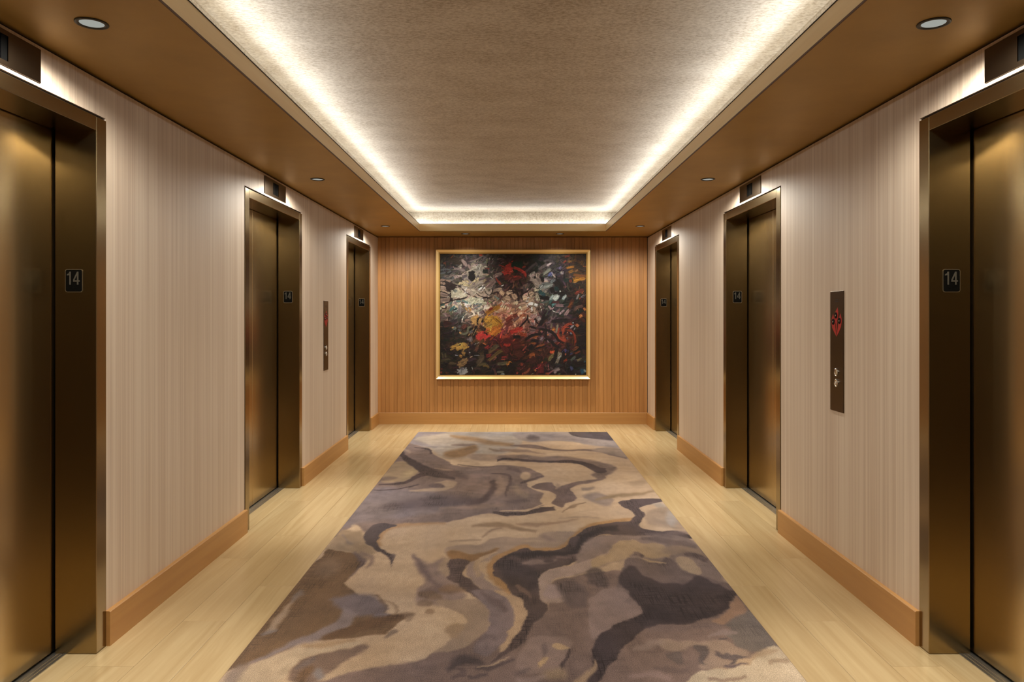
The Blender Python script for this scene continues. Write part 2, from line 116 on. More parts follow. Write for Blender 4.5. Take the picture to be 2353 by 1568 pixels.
 ((92,74,69),0.0108,3.52,1.0,[-0.092,6.359,-0.08,6.345,-0.062,6.329,-0.045,6.308,-0.036,6.285,-0.034,6.27,-0.033,6.242,-0.033,6.201,-0.034,6.152,-0.035,6.105,-0.036,6.054,-0.039,5.997,-0.043,5.933,-0.048,5.852,-0.053,5.76,-0.059,5.676,-0.062,5.62,-0.05,5.604,-0.046,5.658,-0.039,5.739,-0.031,5.829,-0.025,5.909,-0.02,5.972,-0.016,6.03,-0.012,6.086,-0.01,6.141,-0.009,6.195,-0.009,6.252,-0.013,6.313,-0.023,6.371,-0.04,6.399,-0.06,6.412,-0.078,6.419,-0.091,6.422]),
 ((88,71,66),0.0109,3.57,1.0,[0.057,6.043,0.067,6.045,0.082,6.051,0.099,6.061,0.118,6.076,0.138,6.106,0.159,6.143,0.181,6.18,0.201,6.213,0.218,6.245,0.234,6.274,0.247,6.299,0.257,6.319,0.256,6.336,0.246,6.327,0.232,6.312,0.216,6.292,0.198,6.27,0.178,6.241,0.156,6.206,0.134,6.174,0.114,6.148,0.097,6.121,0.08,6.099,0.066,6.08,0.056,6.065]),
 ((96,78,72),0.0193,3.78,1.0,[-0.055,6.588,-0.039,6.565,-0.016,6.536,0.008,6.504,0.027,6.474,0.041,6.462,0.053,6.447,0.063,6.433,0.07,6.426,0.078,6.482,0.073,6.51,0.065,6.547,0.054,6.59,0.039,6.632,0.017,6.658,-0.008,6.684,-0.033,6.707,-0.05,6.721]),
 ((94,77,71),0.0257,3.15,1.0,[-0.053,5.378,-0.039,5.372,-0.017,5.367,0.007,5.365,0.031,5.368,0.053,5.403,0.075,5.444,0.094,5.485,0.107,5.517,0.104,5.562,0.089,5.557,0.068,5.544,0.045,5.531,0.024,5.526,0.004,5.507,-0.019,5.492,-0.041,5.48,-0.055,5.469]),
 ((134,112,94),0.0204,3.33,0.8,[0.001,5.93,0.007,5.888,0.015,5.825,0.026,5.756,0.039,5.694,0.055,5.645,0.073,5.606,0.089,5.577,0.11,5.565,0.131,5.659,0.129,5.727,0.124,5.77,0.119,5.795,0.101,5.781,0.098,5.748,0.095,5.708,0.092,5.7,0.105,5.76,0.106,5.762,0.094,5.778,0.08,5.805,0.068,5.832,0.059,5.869,0.05,5.923,0.041,5.98,0.034,6.022]),
 ((168,140,112),0.005,3.05,1.0,[-0.091,5.175,-0.069,5.177,-0.039,5.18,-0.005,5.184,0.026,5.19,0.053,5.197,0.079,5.205,0.104,5.216,0.128,5.232,0.152,5.258,0.174,5.291,0.194,5.325,0.212,5.352,0.228,5.368,0.242,5.379,0.253,5.386,0.261,5.391,0.26,5.456,0.252,5.443,0.241,5.427,0.227,5.406,0.211,5.381,0.192,5.353,0.172,5.319,0.15,5.287,0.127,5.261,0.104,5.245,0.079,5.234,0.053,5.226,0.026,5.219,-0.005,5.212,-0.039,5.207,-0.07,5.203,-0.091,5.2]),
 ((80,64,60),0.0061,2.98,1.0,[-0.14,5.132,-0.131,5.123,-0.118,5.112,-0.102,5.1,-0.085,5.09,-0.066,5.083,-0.046,5.076,-0.024,5.071,-0.002,5.069,0.022,5.071,0.048,5.075,0.073,5.082,0.099,5.092,0.123,5.105,0.148,5.123,0.171,5.14,0.195,5.153,0.222,5.172,0.251,5.189,0.278,5.203,0.296,5.215,0.299,5.3,0.28,5.299,0.253,5.294,0.223,5.288,0.194,5.278,0.168,5.255,0.144,5.229,0.12,5.205,0.097,5.185,0.072,5.172,0.047,5.162,0.022,5.155,-0.002,5.15,-0.024,5.15,-0.045,5.153,-0.066,5.158,-0.084,5.163,-0.101,5.165,-0.117,5.169,-0.13,5.172,-0.14,5.173]),
 ((128,108,94),0.0196,3.2,1.0,[0.529,5.612,0.555,5.671,0.604,5.722,0.647,5.749,0.673,5.739,0.693,5.703,0.71,5.661,0.729,5.619,0.746,5.57,0.751,5.516,0.739,5.443,0.715,5.367,0.69,5.322,0.665,5.328,0.637,5.364,0.609,5.412,0.575,5.472,0.542,5.545]),
 ((126,106,92),0.0138,3.38,1.0,[0.54,5.788,0.549,5.789,0.562,5.792,0.577,5.796,0.592,5.802,0.609,5.822,0.628,5.845,0.645,5.868,0.657,5.886,0.658,5.912,0.648,5.914,0.632,5.911,0.615,5.908,0.599,5.907,0.584,5.895,0.569,5.884,0.555,5.874,0.546,5.867]),
 ((126,102,76),0.0133,3.26,1.0,[0.619,5.493,0.642,5.505,0.676,5.525,0.713,5.547,0.748,5.564,0.779,5.579,0.811,5.592,0.843,5.602,0.874,5.612,0.904,5.622,0.933,5.63,0.962,5.64,0.991,5.654,1.02,5.677,1.05,5.705,1.076,5.732,1.095,5.751,1.104,5.826,1.086,5.81,1.06,5.786,1.031,5.762,1.003,5.744,0.976,5.732,0.947,5.725,0.918,5.719,0.887,5.711,0.856,5.7,0.823,5.69,0.79,5.677,0.757,5.661,0.72,5.631,0.68,5.596,0.646,5.563,0.622,5.539]),
 ((124,100,80),0.0062,3.06,1.0,[0.342,5.145,0.357,5.169,0.378,5.206,0.403,5.247,0.427,5.282,0.455,5.322,0.486,5.363,0.515,5.398,0.535,5.426,0.536,5.443,0.515,5.428,0.486,5.403,0.454,5.374,0.425,5.342,0.4,5.293,0.375,5.241,0.355,5.193,0.341,5.159]),
 ((136,112,88),0.0215,3.51,0.6,[0.958,5.99,0.97,5.982,0.988,5.976,1.009,5.973,1.031,5.978,1.054,6.007,1.077,6.044,1.096,6.078,1.109,6.1,1.117,6.254,1.104,6.23,1.085,6.196,1.066,6.165,1.05,6.144,1.03,6.121,1.007,6.103,0.986,6.088,0.97,6.074]),
 ((140,126,112),0.0188,3.08,0.7,[0.943,5.346,0.957,5.354,0.976,5.369,0.995,5.38,1.009,5.378,1.019,5.361,1.027,5.335,1.033,5.303,1.037,5.266,1.042,5.224,1.044,5.165,1.046,5.106,1.047,5.066,1.089,5.138,1.091,5.184,1.094,5.254,1.095,5.332,1.093,5.402,1.082,5.443,1.068,5.472,1.051,5.488,1.032,5.492,1.01,5.481,0.985,5.457,0.964,5.43,0.949,5.41]),
 ((140,117,99),0.0104,2.55,1.0,[-0.402,4.367,-0.383,4.4,-0.348,4.42,-0.311,4.433,-0.271,4.434,-0.229,4.428,-0.194,4.433,-0.172,4.462,-0.158,4.504,-0.142,4.54,-0.127,4.561,-0.112,4.575,-0.08,4.584,-0.018,4.581,0.06,4.573,0.121,4.574,0.149,4.594,0.16,4.625,0.172,4.652,0.191,4.671,0.211,4.687,0.238,4.698,0.281,4.703,0.331,4.703,0.371,4.698,0.397,4.687,0.412,4.671,0.416,4.648,0.404,4.617,0.38,4.579,0.359,4.54,0.346,4.499,0.334,4.457,0.317,4.418,0.291,4.381,0.261,4.346,0.228,4.324,0.19,4.32,0.15,4.328,0.115,4.338,0.094,4.352,0.079,4.369,0.061,4.371,0.036,4.35,0.009,4.316,-0.017,4.282,-0.04,4.252,-0.063,4.222,-0.087,4.194,-0.114,4.164,-0.143,4.135,-0.172,4.115,-0.2,4.107,-0.228,4.107,-0.258,4.115,-0.293,4.132,-0.33,4.158,-0.36,4.194,-0.383,4.247,-0.4,4.313]),
 ((150,126,104),0.008,2.6,1.0,[0.058,4.486,0.069,4.487,0.085,4.49,0.103,4.493,0.12,4.493,0.136,4.497,0.154,4.499,0.17,4.499,0.181,4.501,0.182,4.516,0.171,4.522,0.155,4.529,0.137,4.536,0.12,4.54,0.103,4.531,0.085,4.521,0.069,4.51,0.058,4.501]),
 ((122,100,90),0.0161,2.63,0.7,[0.181,4.59,0.187,4.575,0.197,4.555,0.208,4.533,0.218,4.513,0.229,4.503,0.24,4.493,0.25,4.484,0.258,4.48,0.264,4.507,0.259,4.525,0.252,4.548,0.243,4.573,0.234,4.598,0.223,4.613,0.21,4.628,0.199,4.641,0.191,4.649]),
 ((134,108,84),0.0141,2.77,1.0,[-0.259,4.787,-0.239,4.789,-0.21,4.797,-0.178,4.803,-0.149,4.804,-0.124,4.806,-0.1,4.803,-0.075,4.797,-0.051,4.787,-0.027,4.774,-0.002,4.756,0.023,4.736,0.048,4.719,0.076,4.706,0.104,4.693,0.13,4.683,0.147,4.677,0.152,4.726,0.134,4.741,0.109,4.759,0.081,4.781,0.054,4.803,0.03,4.825,0.005,4.849,-0.021,4.873,-0.048,4.892,-0.074,4.903,-0.1,4.91,-0.127,4.913,-0.154,4.911,-0.184,4.892,-0.216,4.866,-0.244,4.841,-0.263,4.821]),
 ((140,112,88),0.0115,2.82,1.0,[0.027,4.857,0.05,4.846,0.083,4.832,0.12,4.82,0.153,4.813,0.179,4.82,0.202,4.83,0.227,4.844,0.258,4.861,0.303,4.887,0.357,4.92,0.41,4.952,0.446,4.976,0.447,4.994,0.411,4.982,0.359,4.962,0.304,4.941,0.259,4.925,0.228,4.914,0.203,4.907,0.181,4.903,0.156,4.902,0.123,4.896,0.085,4.895,0.051,4.895,0.027,4.893]),
 ((138,112,90),0.0111,2.71,1.0,[-0.19,4.581,-0.18,4.604,-0.166,4.639,-0.15,4.676,-0.134,4.704,-0.117,4.726,-0.098,4.744,-0.08,4.759,-0.068,4.769,-0.07,4.803,-0.083,4.797,-0.102,4.786,-0.122,4.771,-0.141,4.75,-0.157,4.711,-0.172,4.665,-0.185,4.623,-0.193,4.593]),
 ((140,116,94),0.008,2.6,1.0,[-0.384,4.48,-0.371,4.483,-0.351,4.489,-0.329,4.495,-0.305,4.499,-0.278,4.508,-0.247,4.515,-0.218,4.522,-0.198,4.527,-0.199,4.537,-0.219,4.537,-0.249,4.537,-0.28,4.536,-0.308,4.533,-0.332,4.523,-0.354,4.511,-0.373,4.5,-0.386,4.492]),
 ((140,116,94),0.0089,2.9,1.0,[0.316,4.996,0.346,5.002,0.39,5.011,0.437,5.019,0.476,5.023,0.509,5.025,0.539,5.023,0.563,5.019,0.581,5.017,0.582,5.029,0.566,5.037,0.542,5.047,0.512,5.057,0.48,5.061,0.439,5.052,0.391,5.038,0.347,5.023,0.317,5.012]),
 ((124,92,62),0.01,2.46,1.0,[-0.377,4.234,-0.381,4.266,-0.379,4.3,-0.371,4.324,-0.357,4.333,-0.338,4.332,-0.317,4.324,-0.294,4.304,-0.269,4.277,-0.245,4.261,-0.221,4.266,-0.196,4.283,-0.17,4.303,-0.14,4.33,-0.108,4.361,-0.086,4.377,-0.078,4.37,-0.081,4.348,-0.094,4.317,-0.122,4.274,-0.16,4.223,-0.192,4.18,-0.212,4.15,-0.227,4.127,-0.245,4.115,-0.271,4.119,-0.3,4.134,-0.326,4.154,-0.347,4.177,-0.365,4.205]),
 ((140,116,92),0.013,2.55,1.0,[-1.103,4.54,-1.103,4.616,-1.1,4.688,-1.091,4.735,-1.071,4.74,-1.045,4.719,-1.019,4.701,-0.995,4.708,-0.972,4.719,-0.95,4.701,-0.93,4.634,-0.911,4.542,-0.89,4.463,-0.859,4.407,-0.824,4.362,-0.801,4.324,-0.795,4.298,-0.799,4.28,-0.806,4.255,-0.811,4.206,-0.818,4.152,-0.832,4.128,-0.858,4.16,-0.893,4.224,-0.926,4.275,-0.955,4.295,-0.982,4.3,-1.009,4.303,-1.039,4.297,-1.069,4.287,-1.091,4.303,-1.101,4.364,-1.103,4.453]),
 ((122,104,96),0.008,2.61,0.8,[-1.074,4.643,-1.063,4.616,-1.047,4.578,-1.029,4.537,-1.013,4.502,-0.998,4.479,-0.983,4.46,-0.971,4.446,-0.962,4.437,-0.962,4.444,-0.971,4.46,-0.984,4.48,-0.997,4.504,-1.011,4.53,-1.025,4.56,-1.042,4.598,-1.058,4.635,-1.07,4.661]),
 ((158,132,104),0.0129,2.54,0.7,[-1.041,4.465,-1.028,4.446,-1.01,4.419,-0.991,4.39,-0.973,4.365,-0.956,4.351,-0.939,4.339,-0.925,4.33,-0.915,4.325,-0.917,4.338,-0.927,4.352,-0.942,4.37,-0.959,4.391,-0.976,4.412,-0.993,4.431,-1.012,4.455,-1.029,4.476,-1.042,4.491]),
 ((120,98,86),0.0147,2.4,0.9,[-0.882,4.278,-0.87,4.261,-0.854,4.238,-0.837,4.214,-0.825,4.191,-0.815,4.171,-0.806,4.149,-0.8,4.132,-0.798,4.125,-0.796,4.11,-0.797,4.084,-0.8,4.057,-0.801,4.037,-0.792,4.018,-0.786,4.028,-0.779,4.046,-0.772,4.07,-0.769,4.105,-0.778,4.15,-0.79,4.187,-0.804,4.22,-0.818,4.251,-0.836,4.276,-0.855,4.299,-0.872,4.317,-0.884,4.328]),
 ((152,117,84),0.0167,2.73,1.0,[-0.787,4.423,-0.792,4.451,-0.8,4.488,-0.806,4.523,-0.808,4.55,-0.809,4.582,-0.807,4.621,-0.802,4.66,-0.797,4.694,-0.79,4.722,-0.782,4.745,-0.772,4.765,-0.757,4.782,-0.742,4.799,-0.724,4.811,-0.7,4.822,-0.666,4.834,-0.615,4.845,-0.549,4.856,-0.486,4.867,-0.442,4.875,-0.445,4.904,-0.489,4.902,-0.554,4.898,-0.621,4.893,-0.675,4.887,-0.71,4.885,-0.736,4.882,-0.757,4.878,-0.777,4.868,-0.794,4.852,-0.808,4.832,-0.819,4.807,-0.828,4.776,-0.836,4.738,-0.843,4.693,-0.847,4.644,-0.847,4.592,-0.84,4.533,-0.829,4.48,-0.819,4.439,-0.813,4.413]),
 ((80,67,65),0.0052,2.57,1.0,[-0.926,4.635,-0.922,4.594,-0.916,4.557,-0.909,4.524,-0.902,4.497,-0.894,4.474,-0.88,4.448,-0.858,4.415,-0.831,4.38,-0.805,4.345,-0.78,4.312,-0.755,4.28,-0.733,4.248,-0.717,4.216,-0.704,4.185,-0.693,4.154,-0.684,4.116,-0.676,4.077,-0.672,4.058,-0.67,4.072,-0.67,4.105,-0.67,4.141,-0.67,4.178,-0.67,4.218,-0.673,4.248,-0.68,4.256,-0.691,4.253,-0.704,4.259,-0.721,4.282,-0.741,4.314,-0.759,4.345,-0.776,4.373,-0.791,4.399,-0.803,4.426,-0.812,4.448,-0.818,4.471,-0.823,4.501,-0.828,4.546,-0.832,4.601,-0.832,4.652,-0.828,4.695,-0.819,4.734,-0.808,4.769,-0.788,4.8,-0.765,4.826,-0.76,4.848,-0.791,4.871,-0.84,4.89,-0.881,4.893,-0.902,4.87,-0.914,4.831,-0.922,4.786,-0.926,4.737,-0.927,4.684]),
 ((110,92,86),0.0074,2.42,0.8,[-0.694,4.208,-0.689,4.209,-0.684,4.212,-0.681,4.21,-0.692,4.229,-0.69,4.221,-0.686,4.189,-0.683,4.155,-0.68,4.131,-0.675,4.126,-0.674,4.144,-0.672,4.174,-0.67,4.205,-0.672,4.239,-0.69,4.268,-0.696,4.256,-0.7,4.243,-0.701,4.233]),
 ((108,82,59),0.0063,2.06,1.0,[-1.094,4.151,-1.086,4.244,-1.09,4.31,-1.085,4.35,-1.064,4.352,-1.036,4.326,-1.007,4.303,-0.98,4.297,-0.953,4.295,-0.928,4.287,-0.908,4.269,-0.89,4.246,-0.873,4.218,-0.856,4.184,-0.841,4.146,-0.83,4.115,-0.827,4.101,-0.83,4.094,-0.835,4.065,-0.844,3.996,-0.855,3.911,-0.862,3.846,-0.864,3.82,-0.863,3.811,-0.855,3.797,-0.839,3.767,-0.818,3.732,-0.799,3.702,-0.789,3.679,-0.781,3.662,-0.769,3.65,-0.749,3.649,-0.724,3.653,-0.7,3.65,-0.672,3.628,-0.645,3.6,-0.637,3.583,-0.664,3.591,-0.71,3.61,-0.738,3.628,-0.73,3.64,-0.704,3.65,-0.678,3.65,-0.658,3.634,-0.638,3.607,-0.621,3.578,-0.607,3.547,-0.596,3.514,-0.588,3.483,-0.586,3.452,-0.586,3.423,-0.578,3.402,-0.557,3.393,-0.528,3.391,-0.503,3.393,-0.485,3.4,-0.472,3.41,-0.466,3.412,-0.469,3.4,-0.478,3.379,-0.489,3.354,-0.501,3.323,-0.514,3.287,-0.527,3.257,-0.535,3.234,-0.543,3.216,-0.561,3.199,-0.594,3.181,-0.636,3.165,-0.677,3.152,-0.713,3.147,-0.749,3.147,-0.784,3.144,-0.819,3.141,-0.853,3.136,-0.884,3.119,-0.911,3.082,-0.933,3.035,-0.953,2.996,-0.972,2.973,-0.988,2.957,-1.004,2.944,-1.018,2.936,-1.031,2.932,-1.052,2.918,-1.089,2.87,-1.132,2.815,-1.172,2.814,-1.216,2.906,-1.264,3.066,-1.292,3.239,-1.277,3.405,-1.233,3.583,-1.188,3.755,-1.153,3.905,-1.119,4.038]),
 ((122,96,74),0.0332,2.33,0.8,[-1.063,4.194,-1.046,4.216,-1.021,4.214,-0.997,4.194,-0.974,4.152,-0.952,4.094,-0.939,4.04,-0.937,3.995,-0.943,3.953,-0.952,3.92,-0.965,3.893,-0.981,3.875,-0.998,3.874,-1.02,3.898,-1.044,3.94,-1.062,3.991,-1.069,4.058,-1.07,4.136]),
 ((98,80,76),0.012,2.36,0.9,[-0.921,4.283,-0.91,4.258,-0.894,4.226,-0.878,4.192,-0.866,4.164,-0.857,4.146,-0.851,4.135,-0.85,4.135,-0.849,4.13,-0.846,4.106,-0.846,4.072,-0.847,4.035,-0.849,3.999,-0.852,3.966,-0.856,3.931,-0.86,3.9,-0.862,3.878,-0.858,3.87,-0.854,3.889,-0.849,3.918,-0.844,3.951,-0.839,3.983,-0.833,4.01,-0.826,4.039,-0.821,4.069,-0.819,4.101,-0.824,4.141,-0.834,4.177,-0.845,4.201,-0.855,4.224,-0.87,4.25,-0.888,4.28,-0.905,4.306,-0.917,4.323]),
 ((108,92,88),0.0166,2.03,1.0,[-0.884,3.597,-0.875,3.617,-0.848,3.623,-0.821,3.629,-0.802,3.642,-0.783,3.656,-0.761,3.662,-0.734,3.66,-0.705,3.651,-0.675,3.629,-0.644,3.588,-0.614,3.536,-0.594,3.492,-0.586,3.463,-0.586,3.441,-0.594,3.423,-0.608,3.409,-0.628,3.4,-0.651,3.394,-0.676,3.39,-0.704,3.39,-0.729,3.394,-0.749,3.403,-0.766,3.417,-0.787,3.443,-0.822,3.489,-0.861,3.549]),
 ((122,106,102),0.0148,1.82,0.9,[-0.794,3.491,-0.793,3.458,-0.792,3.414,-0.792,3.372,-0.795,3.343,-0.801,3.319,-0.811,3.295,-0.824,3.272,-0.837,3.248,-0.849,3.227,-0.861,3.207,-0.874,3.188,-0.886,3.169,-0.899,3.153,-0.912,3.139,-0.925,3.123,-0.939,3.104,-0.954,3.082,-0.968,3.057,-0.983,3.032,-0.997,3.011,-1.011,2.991,-1.026,2.973,-1.039,2.957,-1.048,2.946,-1.034,2.919,-1.024,2.926,-1.009,2.938,-0.992,2.953,-0.976,2.97,-0.961,2.991,-0.946,3.015,-0.931,3.04,-0.917,3.06,-0.903,3.074,-0.888,3.085,-0.874,3.096,-0.859,3.108,-0.844,3.12,-0.829,3.133,-0.814,3.147,-0.799,3.162,-0.783,3.177,-0.766,3.192,-0.749,3.213,-0.734,3.243,-0.726,3.289,-0.723,3.34,-0.723,3.385,-0.722,3.415]),
 ((112,98,98),0.0119,1.95,0.9,[-0.559,3.38,-0.558,3.371,-0.56,3.363,-0.562,3.355,-0.566,3.349,-0.572,3.343,-0.579,3.34,-0.586,3.338,-0.595,3.338,-0.603,3.34,-0.61,3.343,-0.618,3.349,-0.625,3.355,-0.63,3.363,-0.634,3.371,-0.637,3.38,-0.637,3.389,-0.636,3.397,-0.634,3.405,-0.63,3.412,-0.624,3.417,-0.617,3.421,-0.61,3.423,-0.601,3.423,-0.593,3.421,-0.585,3.417,-0.577,3.412,-0.571,3.405,-0.565,3.397,-0.561,3.389]),
 ((98,72,51),0.0135,1.9,1.0,[-0.797,3.135,-0.782,3.138,-0.76,3.146,-0.736,3.157,-0.711,3.169,-0.688,3.188,-0.664,3.21,-0.64,3.232,-0.617,3.25,-0.597,3.27,-0.577,3.288,-0.558,3.304,-0.538,3.32,-0.517,3.338,-0.495,3.356,-0.475,3.371,-0.462,3.385,-0.466,3.404,-0.482,3.404,-0.505,3.402,-0.531,3.398,-0.556,3.393,-0.579,3.386,-0.602,3.377,-0.626,3.367,-0.65,3.354,-0.674,3.331,-0.698,3.306,-0.722,3.281,-0.744,3.259,-0.764,3.234,-0.784,3.211,-0.801,3.191,-0.812,3.174]),
 ((152,128,106),0.0158,1.94,0.85,[-1.066,3.564,-1.069,3.54,-1.073,3.504,-1.076,3.464,-1.08,3.428,-1.08,3.389,-1.079,3.349,-1.08,3.315,-1.081,3.292,-1.08,3.273,-1.082,3.26,-1.084,3.249,-1.084,3.239,-1.076,3.222,-1.07,3.22,-1.061,3.22,-1.052,3.225,-1.043,3.24,-1.041,3.269,-1.041,3.305,-1.041,3.343,-1.04,3.38,-1.043,3.423,-1.045,3.47,-1.047,3.513,-1.05,3.544]),
 ((118,104,98),0.0127,2.08,0.7,[-1.058,3.701,-1.061,3.685,-1.066,3.663,-1.071,3.639,-1.075,3.617,-1.075,3.596,-1.073,3.576,-1.07,3.561,-1.068,3.55,-1.058,3.538,-1.056,3.545,-1.055,3.555,-1.053,3.565,-1.049,3.576,-1.045,3.593,-1.039,3.613,-1.032,3.632,-1.028,3.646]),
 ((112,100,96),0.0095,1.86,0.7,[-1.082,3.176,-1.077,3.181,-1.069,3.188,-1.061,3.196,-1.053,3.201,-1.047,3.21,-1.039,3.218,-1.032,3.225,-1.028,3.231,-1.034,3.248,-1.042,3.248,-1.051,3.248,-1.062,3.246,-1.072,3.243,-1.079,3.232,-1.086,3.219,-1.091,3.208,-1.094,3.199]),
 ((116,96,82),0.0075,1.85,0.9,[-0.549,3.156,-0.542,3.162,-0.531,3.173,-0.521,3.184,-0.513,3.189,-0.51,3.194,-0.508,3.196,-0.504,3.196,-0.501,3.197,-0.501,3.221,-0.504,3.226,-0.51,3.233,-0.518,3.239,-0.528,3.238,-0.536,3.222,-0.544,3.203,-0.551,3.184,-0.555,3.17]),
 ((130,104,80),0.0062,2.01,0.7,[-0.62,3.57,-0.61,3.56,-0.597,3.547,-0.584,3.532,-0.575,3.517,-0.567,3.503,-0.56,3.485,-0.554,3.467,-0.551,3.454,-0.55,3.443,-0.551,3.427,-0.553,3.412,-0.554,3.4,-0.546,3.388,-0.543,3.396,-0.539,3.409,-0.535,3.427,-0.535,3.451,-0.54,3.477,-0.548,3.503,-0.558,3.527,-0.57,3.55,-0.584,3.563,-0.598,3.572,-0.611,3.577,-0.62,3.58]),
 ((164,140,114),0.0139,1.7,1.0,[-1.066,2.862,-1.05,2.89,-1.028,2.919,-1.006,2.946,-0.985,2.97,-0.964,2.992,-0.942,3.013,-0.919,3.032,-0.896,3.05,-0.87,3.066,-0.84,3.081,-0.808,3.095,-0.774,3.106,-0.738,3.115,-0.701,3.121,-0.671,3.122,-0.647,3.115,-0.631,3.103,-0.628,3.09,-0.645,3.075,-0.675,3.058,-0.706,3.043,-0.739,3.03,-0.773,3.017,-0.801,3.005,-0.82,2.994,-0.833,2.983,-0.842,2.968,-0.849,2.946,-0.852,2.92,-0.856,2.897,-0.859,2.881,-0.862,2.867,-0.868,2.849,-0.87,2.821,-0.875,2.789,-0.896,2.764,-0.95,2.747,-1.02,2.735,-1.071,2.733,-1.087,2.745,-1.085,2.766,-1.08,2.79,-1.079,2.812,-1.075,2.837]),
 ((140,110,80),0.0146,1.79,0.7,[-0.872,3.074,-0.852,3.072,-0.825,3.07,-0.794,3.07,-0.764,3.07,-0.738,3.082,-0.71,3.095,-0.686,3.108,-0.669,3.118,-0.676,3.142,-0.695,3.14,-0.722,3.135,-0.752,3.129,-0.781,3.126,-0.807,3.115,-0.835,3.106,-0.86,3.097,-0.877,3.09]),
 ((114,91,77),0.0104,1.69,1.0,[-0.868,2.849,-0.865,2.888,-0.856,2.932,-0.842,2.968,-0.827,2.989,-0.809,3.002,-0.786,3.013,-0.755,3.023,-0.72,3.032,-0.689,3.043,-0.666,3.059,-0.648,3.078,-0.632,3.09,-0.617,3.093,-0.605,3.089,-0.599,3.078,-0.604,3.055,-0.615,3.025,-0.627,2.998,-0.639,2.976,-0.653,2.957,-0.665,2.939,-0.674,2.925,-0.681,2.912,-0.689,2.897,-0.699,2.876,-0.71,2.852,-0.722,2.829,-0.732,2.805,-0.744,2.781,-0.759,2.764,-0.782,2.756,-0.809,2.756,-0.832,2.764,-0.849,2.785,-0.861,2.815]),
 ((118,108,104),0.0133,1.64,0.8,[-0.727,2.836,-0.725,2.826,-0.724,2.817,-0.724,2.808,-0.725,2.801,-0.728,2.796,-0.731,2.792,-0.735,2.79,-0.74,2.79,-0.745,2.792,-0.75,2.796,-0.755,2.801,-0.76,2.808,-0.765,2.817,-0.769,2.826,-0.772,2.836,-0.774,2.845,-0.775,2.855,-0.775,2.863,-0.774,2.87,-0.772,2.877,-0.768,2.881,-0.764,2.883,-0.759,2.883,-0.754,2.881,-0.749,2.877,-0.743,2.87,-0.738,2.863,-0.734,2.855,-0.73,2.845]),
 ((108,92,86),0.0104,1.69,0.7,[-0.844,2.867,-0.837,2.876,-0.826,2.89,-0.815,2.905,-0.805,2.918,-0.8,2.933,-0.795,2.948,-0.791,2.961,-0.788,2.97,-0.802,2.996,-0.807,2.99,-0.814,2.982,-0.821,2.972,-0.829,2.961,-0.836,2.942,-0.844,2.92,-0.85,2.9,-0.855,2.885]),
 ((104,76,52),0.0134,1.64,0.7,[-0.785,2.743,-0.785,2.761,-0.785,2.787,-0.785,2.814,-0.784,2.835,-0.783,2.854,-0.781,2.873,-0.778,2.889,-0.777,2.902,-0.788,2.919,-0.794,2.915,-0.802,2.906,-0.81,2.893,-0.817,2.876,-0.822,2.852,-0.824,2.825,-0.827,2.801,-0.829,2.786]),
 ((124,104,92),0.0134,1.64,0.7,[-1.083,2.764,-1.091,2.78,-1.095,2.804,-1.096,2.829,-1.092,2.856,-1.084,2.886,-1.074,2.911,-1.06,2.931,-1.044,2.946,-1.033,2.946,-1.032,2.925,-1.037,2.89,-1.04,2.856,-1.037,2.822,-1.031,2.787,-1.032,2.764,-1.046,2.755,-1.067,2.756]),
 ((116,94,84),0.0094,1.84,1.0,[-0.78,2.716,-0.848,2.738,-0.78,2.763,-0.712,2.787,-0.69,2.807,-0.668,2.824,-0.643,2.841,-0.615,2.858,-0.585,2.874,-0.554,2.89,-0.523,2.903,-0.491,2.914,-0.461,2.925,-0.432,2.936,-0.404,2.945,-0.379,2.958,-0.36,2.977,-0.344,2.999,-0.325,3.023,-0.305,3.046,-0.282,3.072,-0.252,3.103,-0.211,3.146,-0.162,3.197,-0.111,3.239,-0.054,3.259,0.004,3.269,0.052,3.284,0.084,3.31,0.105,3.341,0.123,3.378,0.143,3.423,0.16,3.476,0.17,3.53,0.166,3.583,0.154,3.639,0.157,3.696,0.178,3.757,0.215,3.82,0.278,3.878,0.384,3.936,0.519,3.987,0.642,4.01,0.725,3.997,0.791,3.955,0.871,3.878,0.986,3.759,1.105,3.616,1.191,3.478,1.238,3.339,1.258,3.206,1.248,3.111,1.199,3.069,1.121,3.054,1.038,3.031,0.952,2.987,0.863,2.936,0.783,2.883,0.723,2.822,0.671,2.761,0.61,2.716,0.563,2.695,0.504,2.687,0.351,2.686,-0.004,2.69,-0.457,2.701]),
 ((138,116,105),0.009,2.2,1.0,[-0.248,3.955,-0.251,4.002,-0.25,4.05,-0.244,4.09,-0.231,4.12,-0.213,4.14,-0.199,4.141,-0.191,4.117,-0.187,4.074,-0.181,4.027,-0.171,3.977,-0.159,3.922,-0.145,3.874,-0.131,3.837,-0.115,3.806,-0.094,3.774,-0.063,3.739,-0.028,3.703,0.001,3.669,0.02,3.639,0.033,3.611,0.042,3.584,0.053,3.554,0.06,3.524,0.049,3.504,0.004,3.491,-0.059,3.486,-0.109,3.504,-0.132,3.562,-0.143,3.646,-0.155,3.721,-0.173,3.767,-0.191,3.801,-0.208,3.835,-0.224,3.874,-0.238,3.914]),
 ((160,132,104),0.0074,2.41,1.0,[-0.201,4.022,-0.197,4.04,-0.192,4.065,-0.186,4.092,-0.179,4.115,-0.175,4.136,-0.169,4.156,-0.163,4.175,-0.153,4.197,-0.139,4.223,-0.119,4.253,-0.101,4.28,-0.088,4.301,-0.091,4.319,-0.105,4.307,-0.125,4.287,-0.146,4.265,-0.163,4.245,-0.175,4.226,-0.185,4.208,-0.193,4.189,-0.201,4.168,-0.207,4.138,-0.213,4.105,-0.218,4.077,-0.221,4.058]),
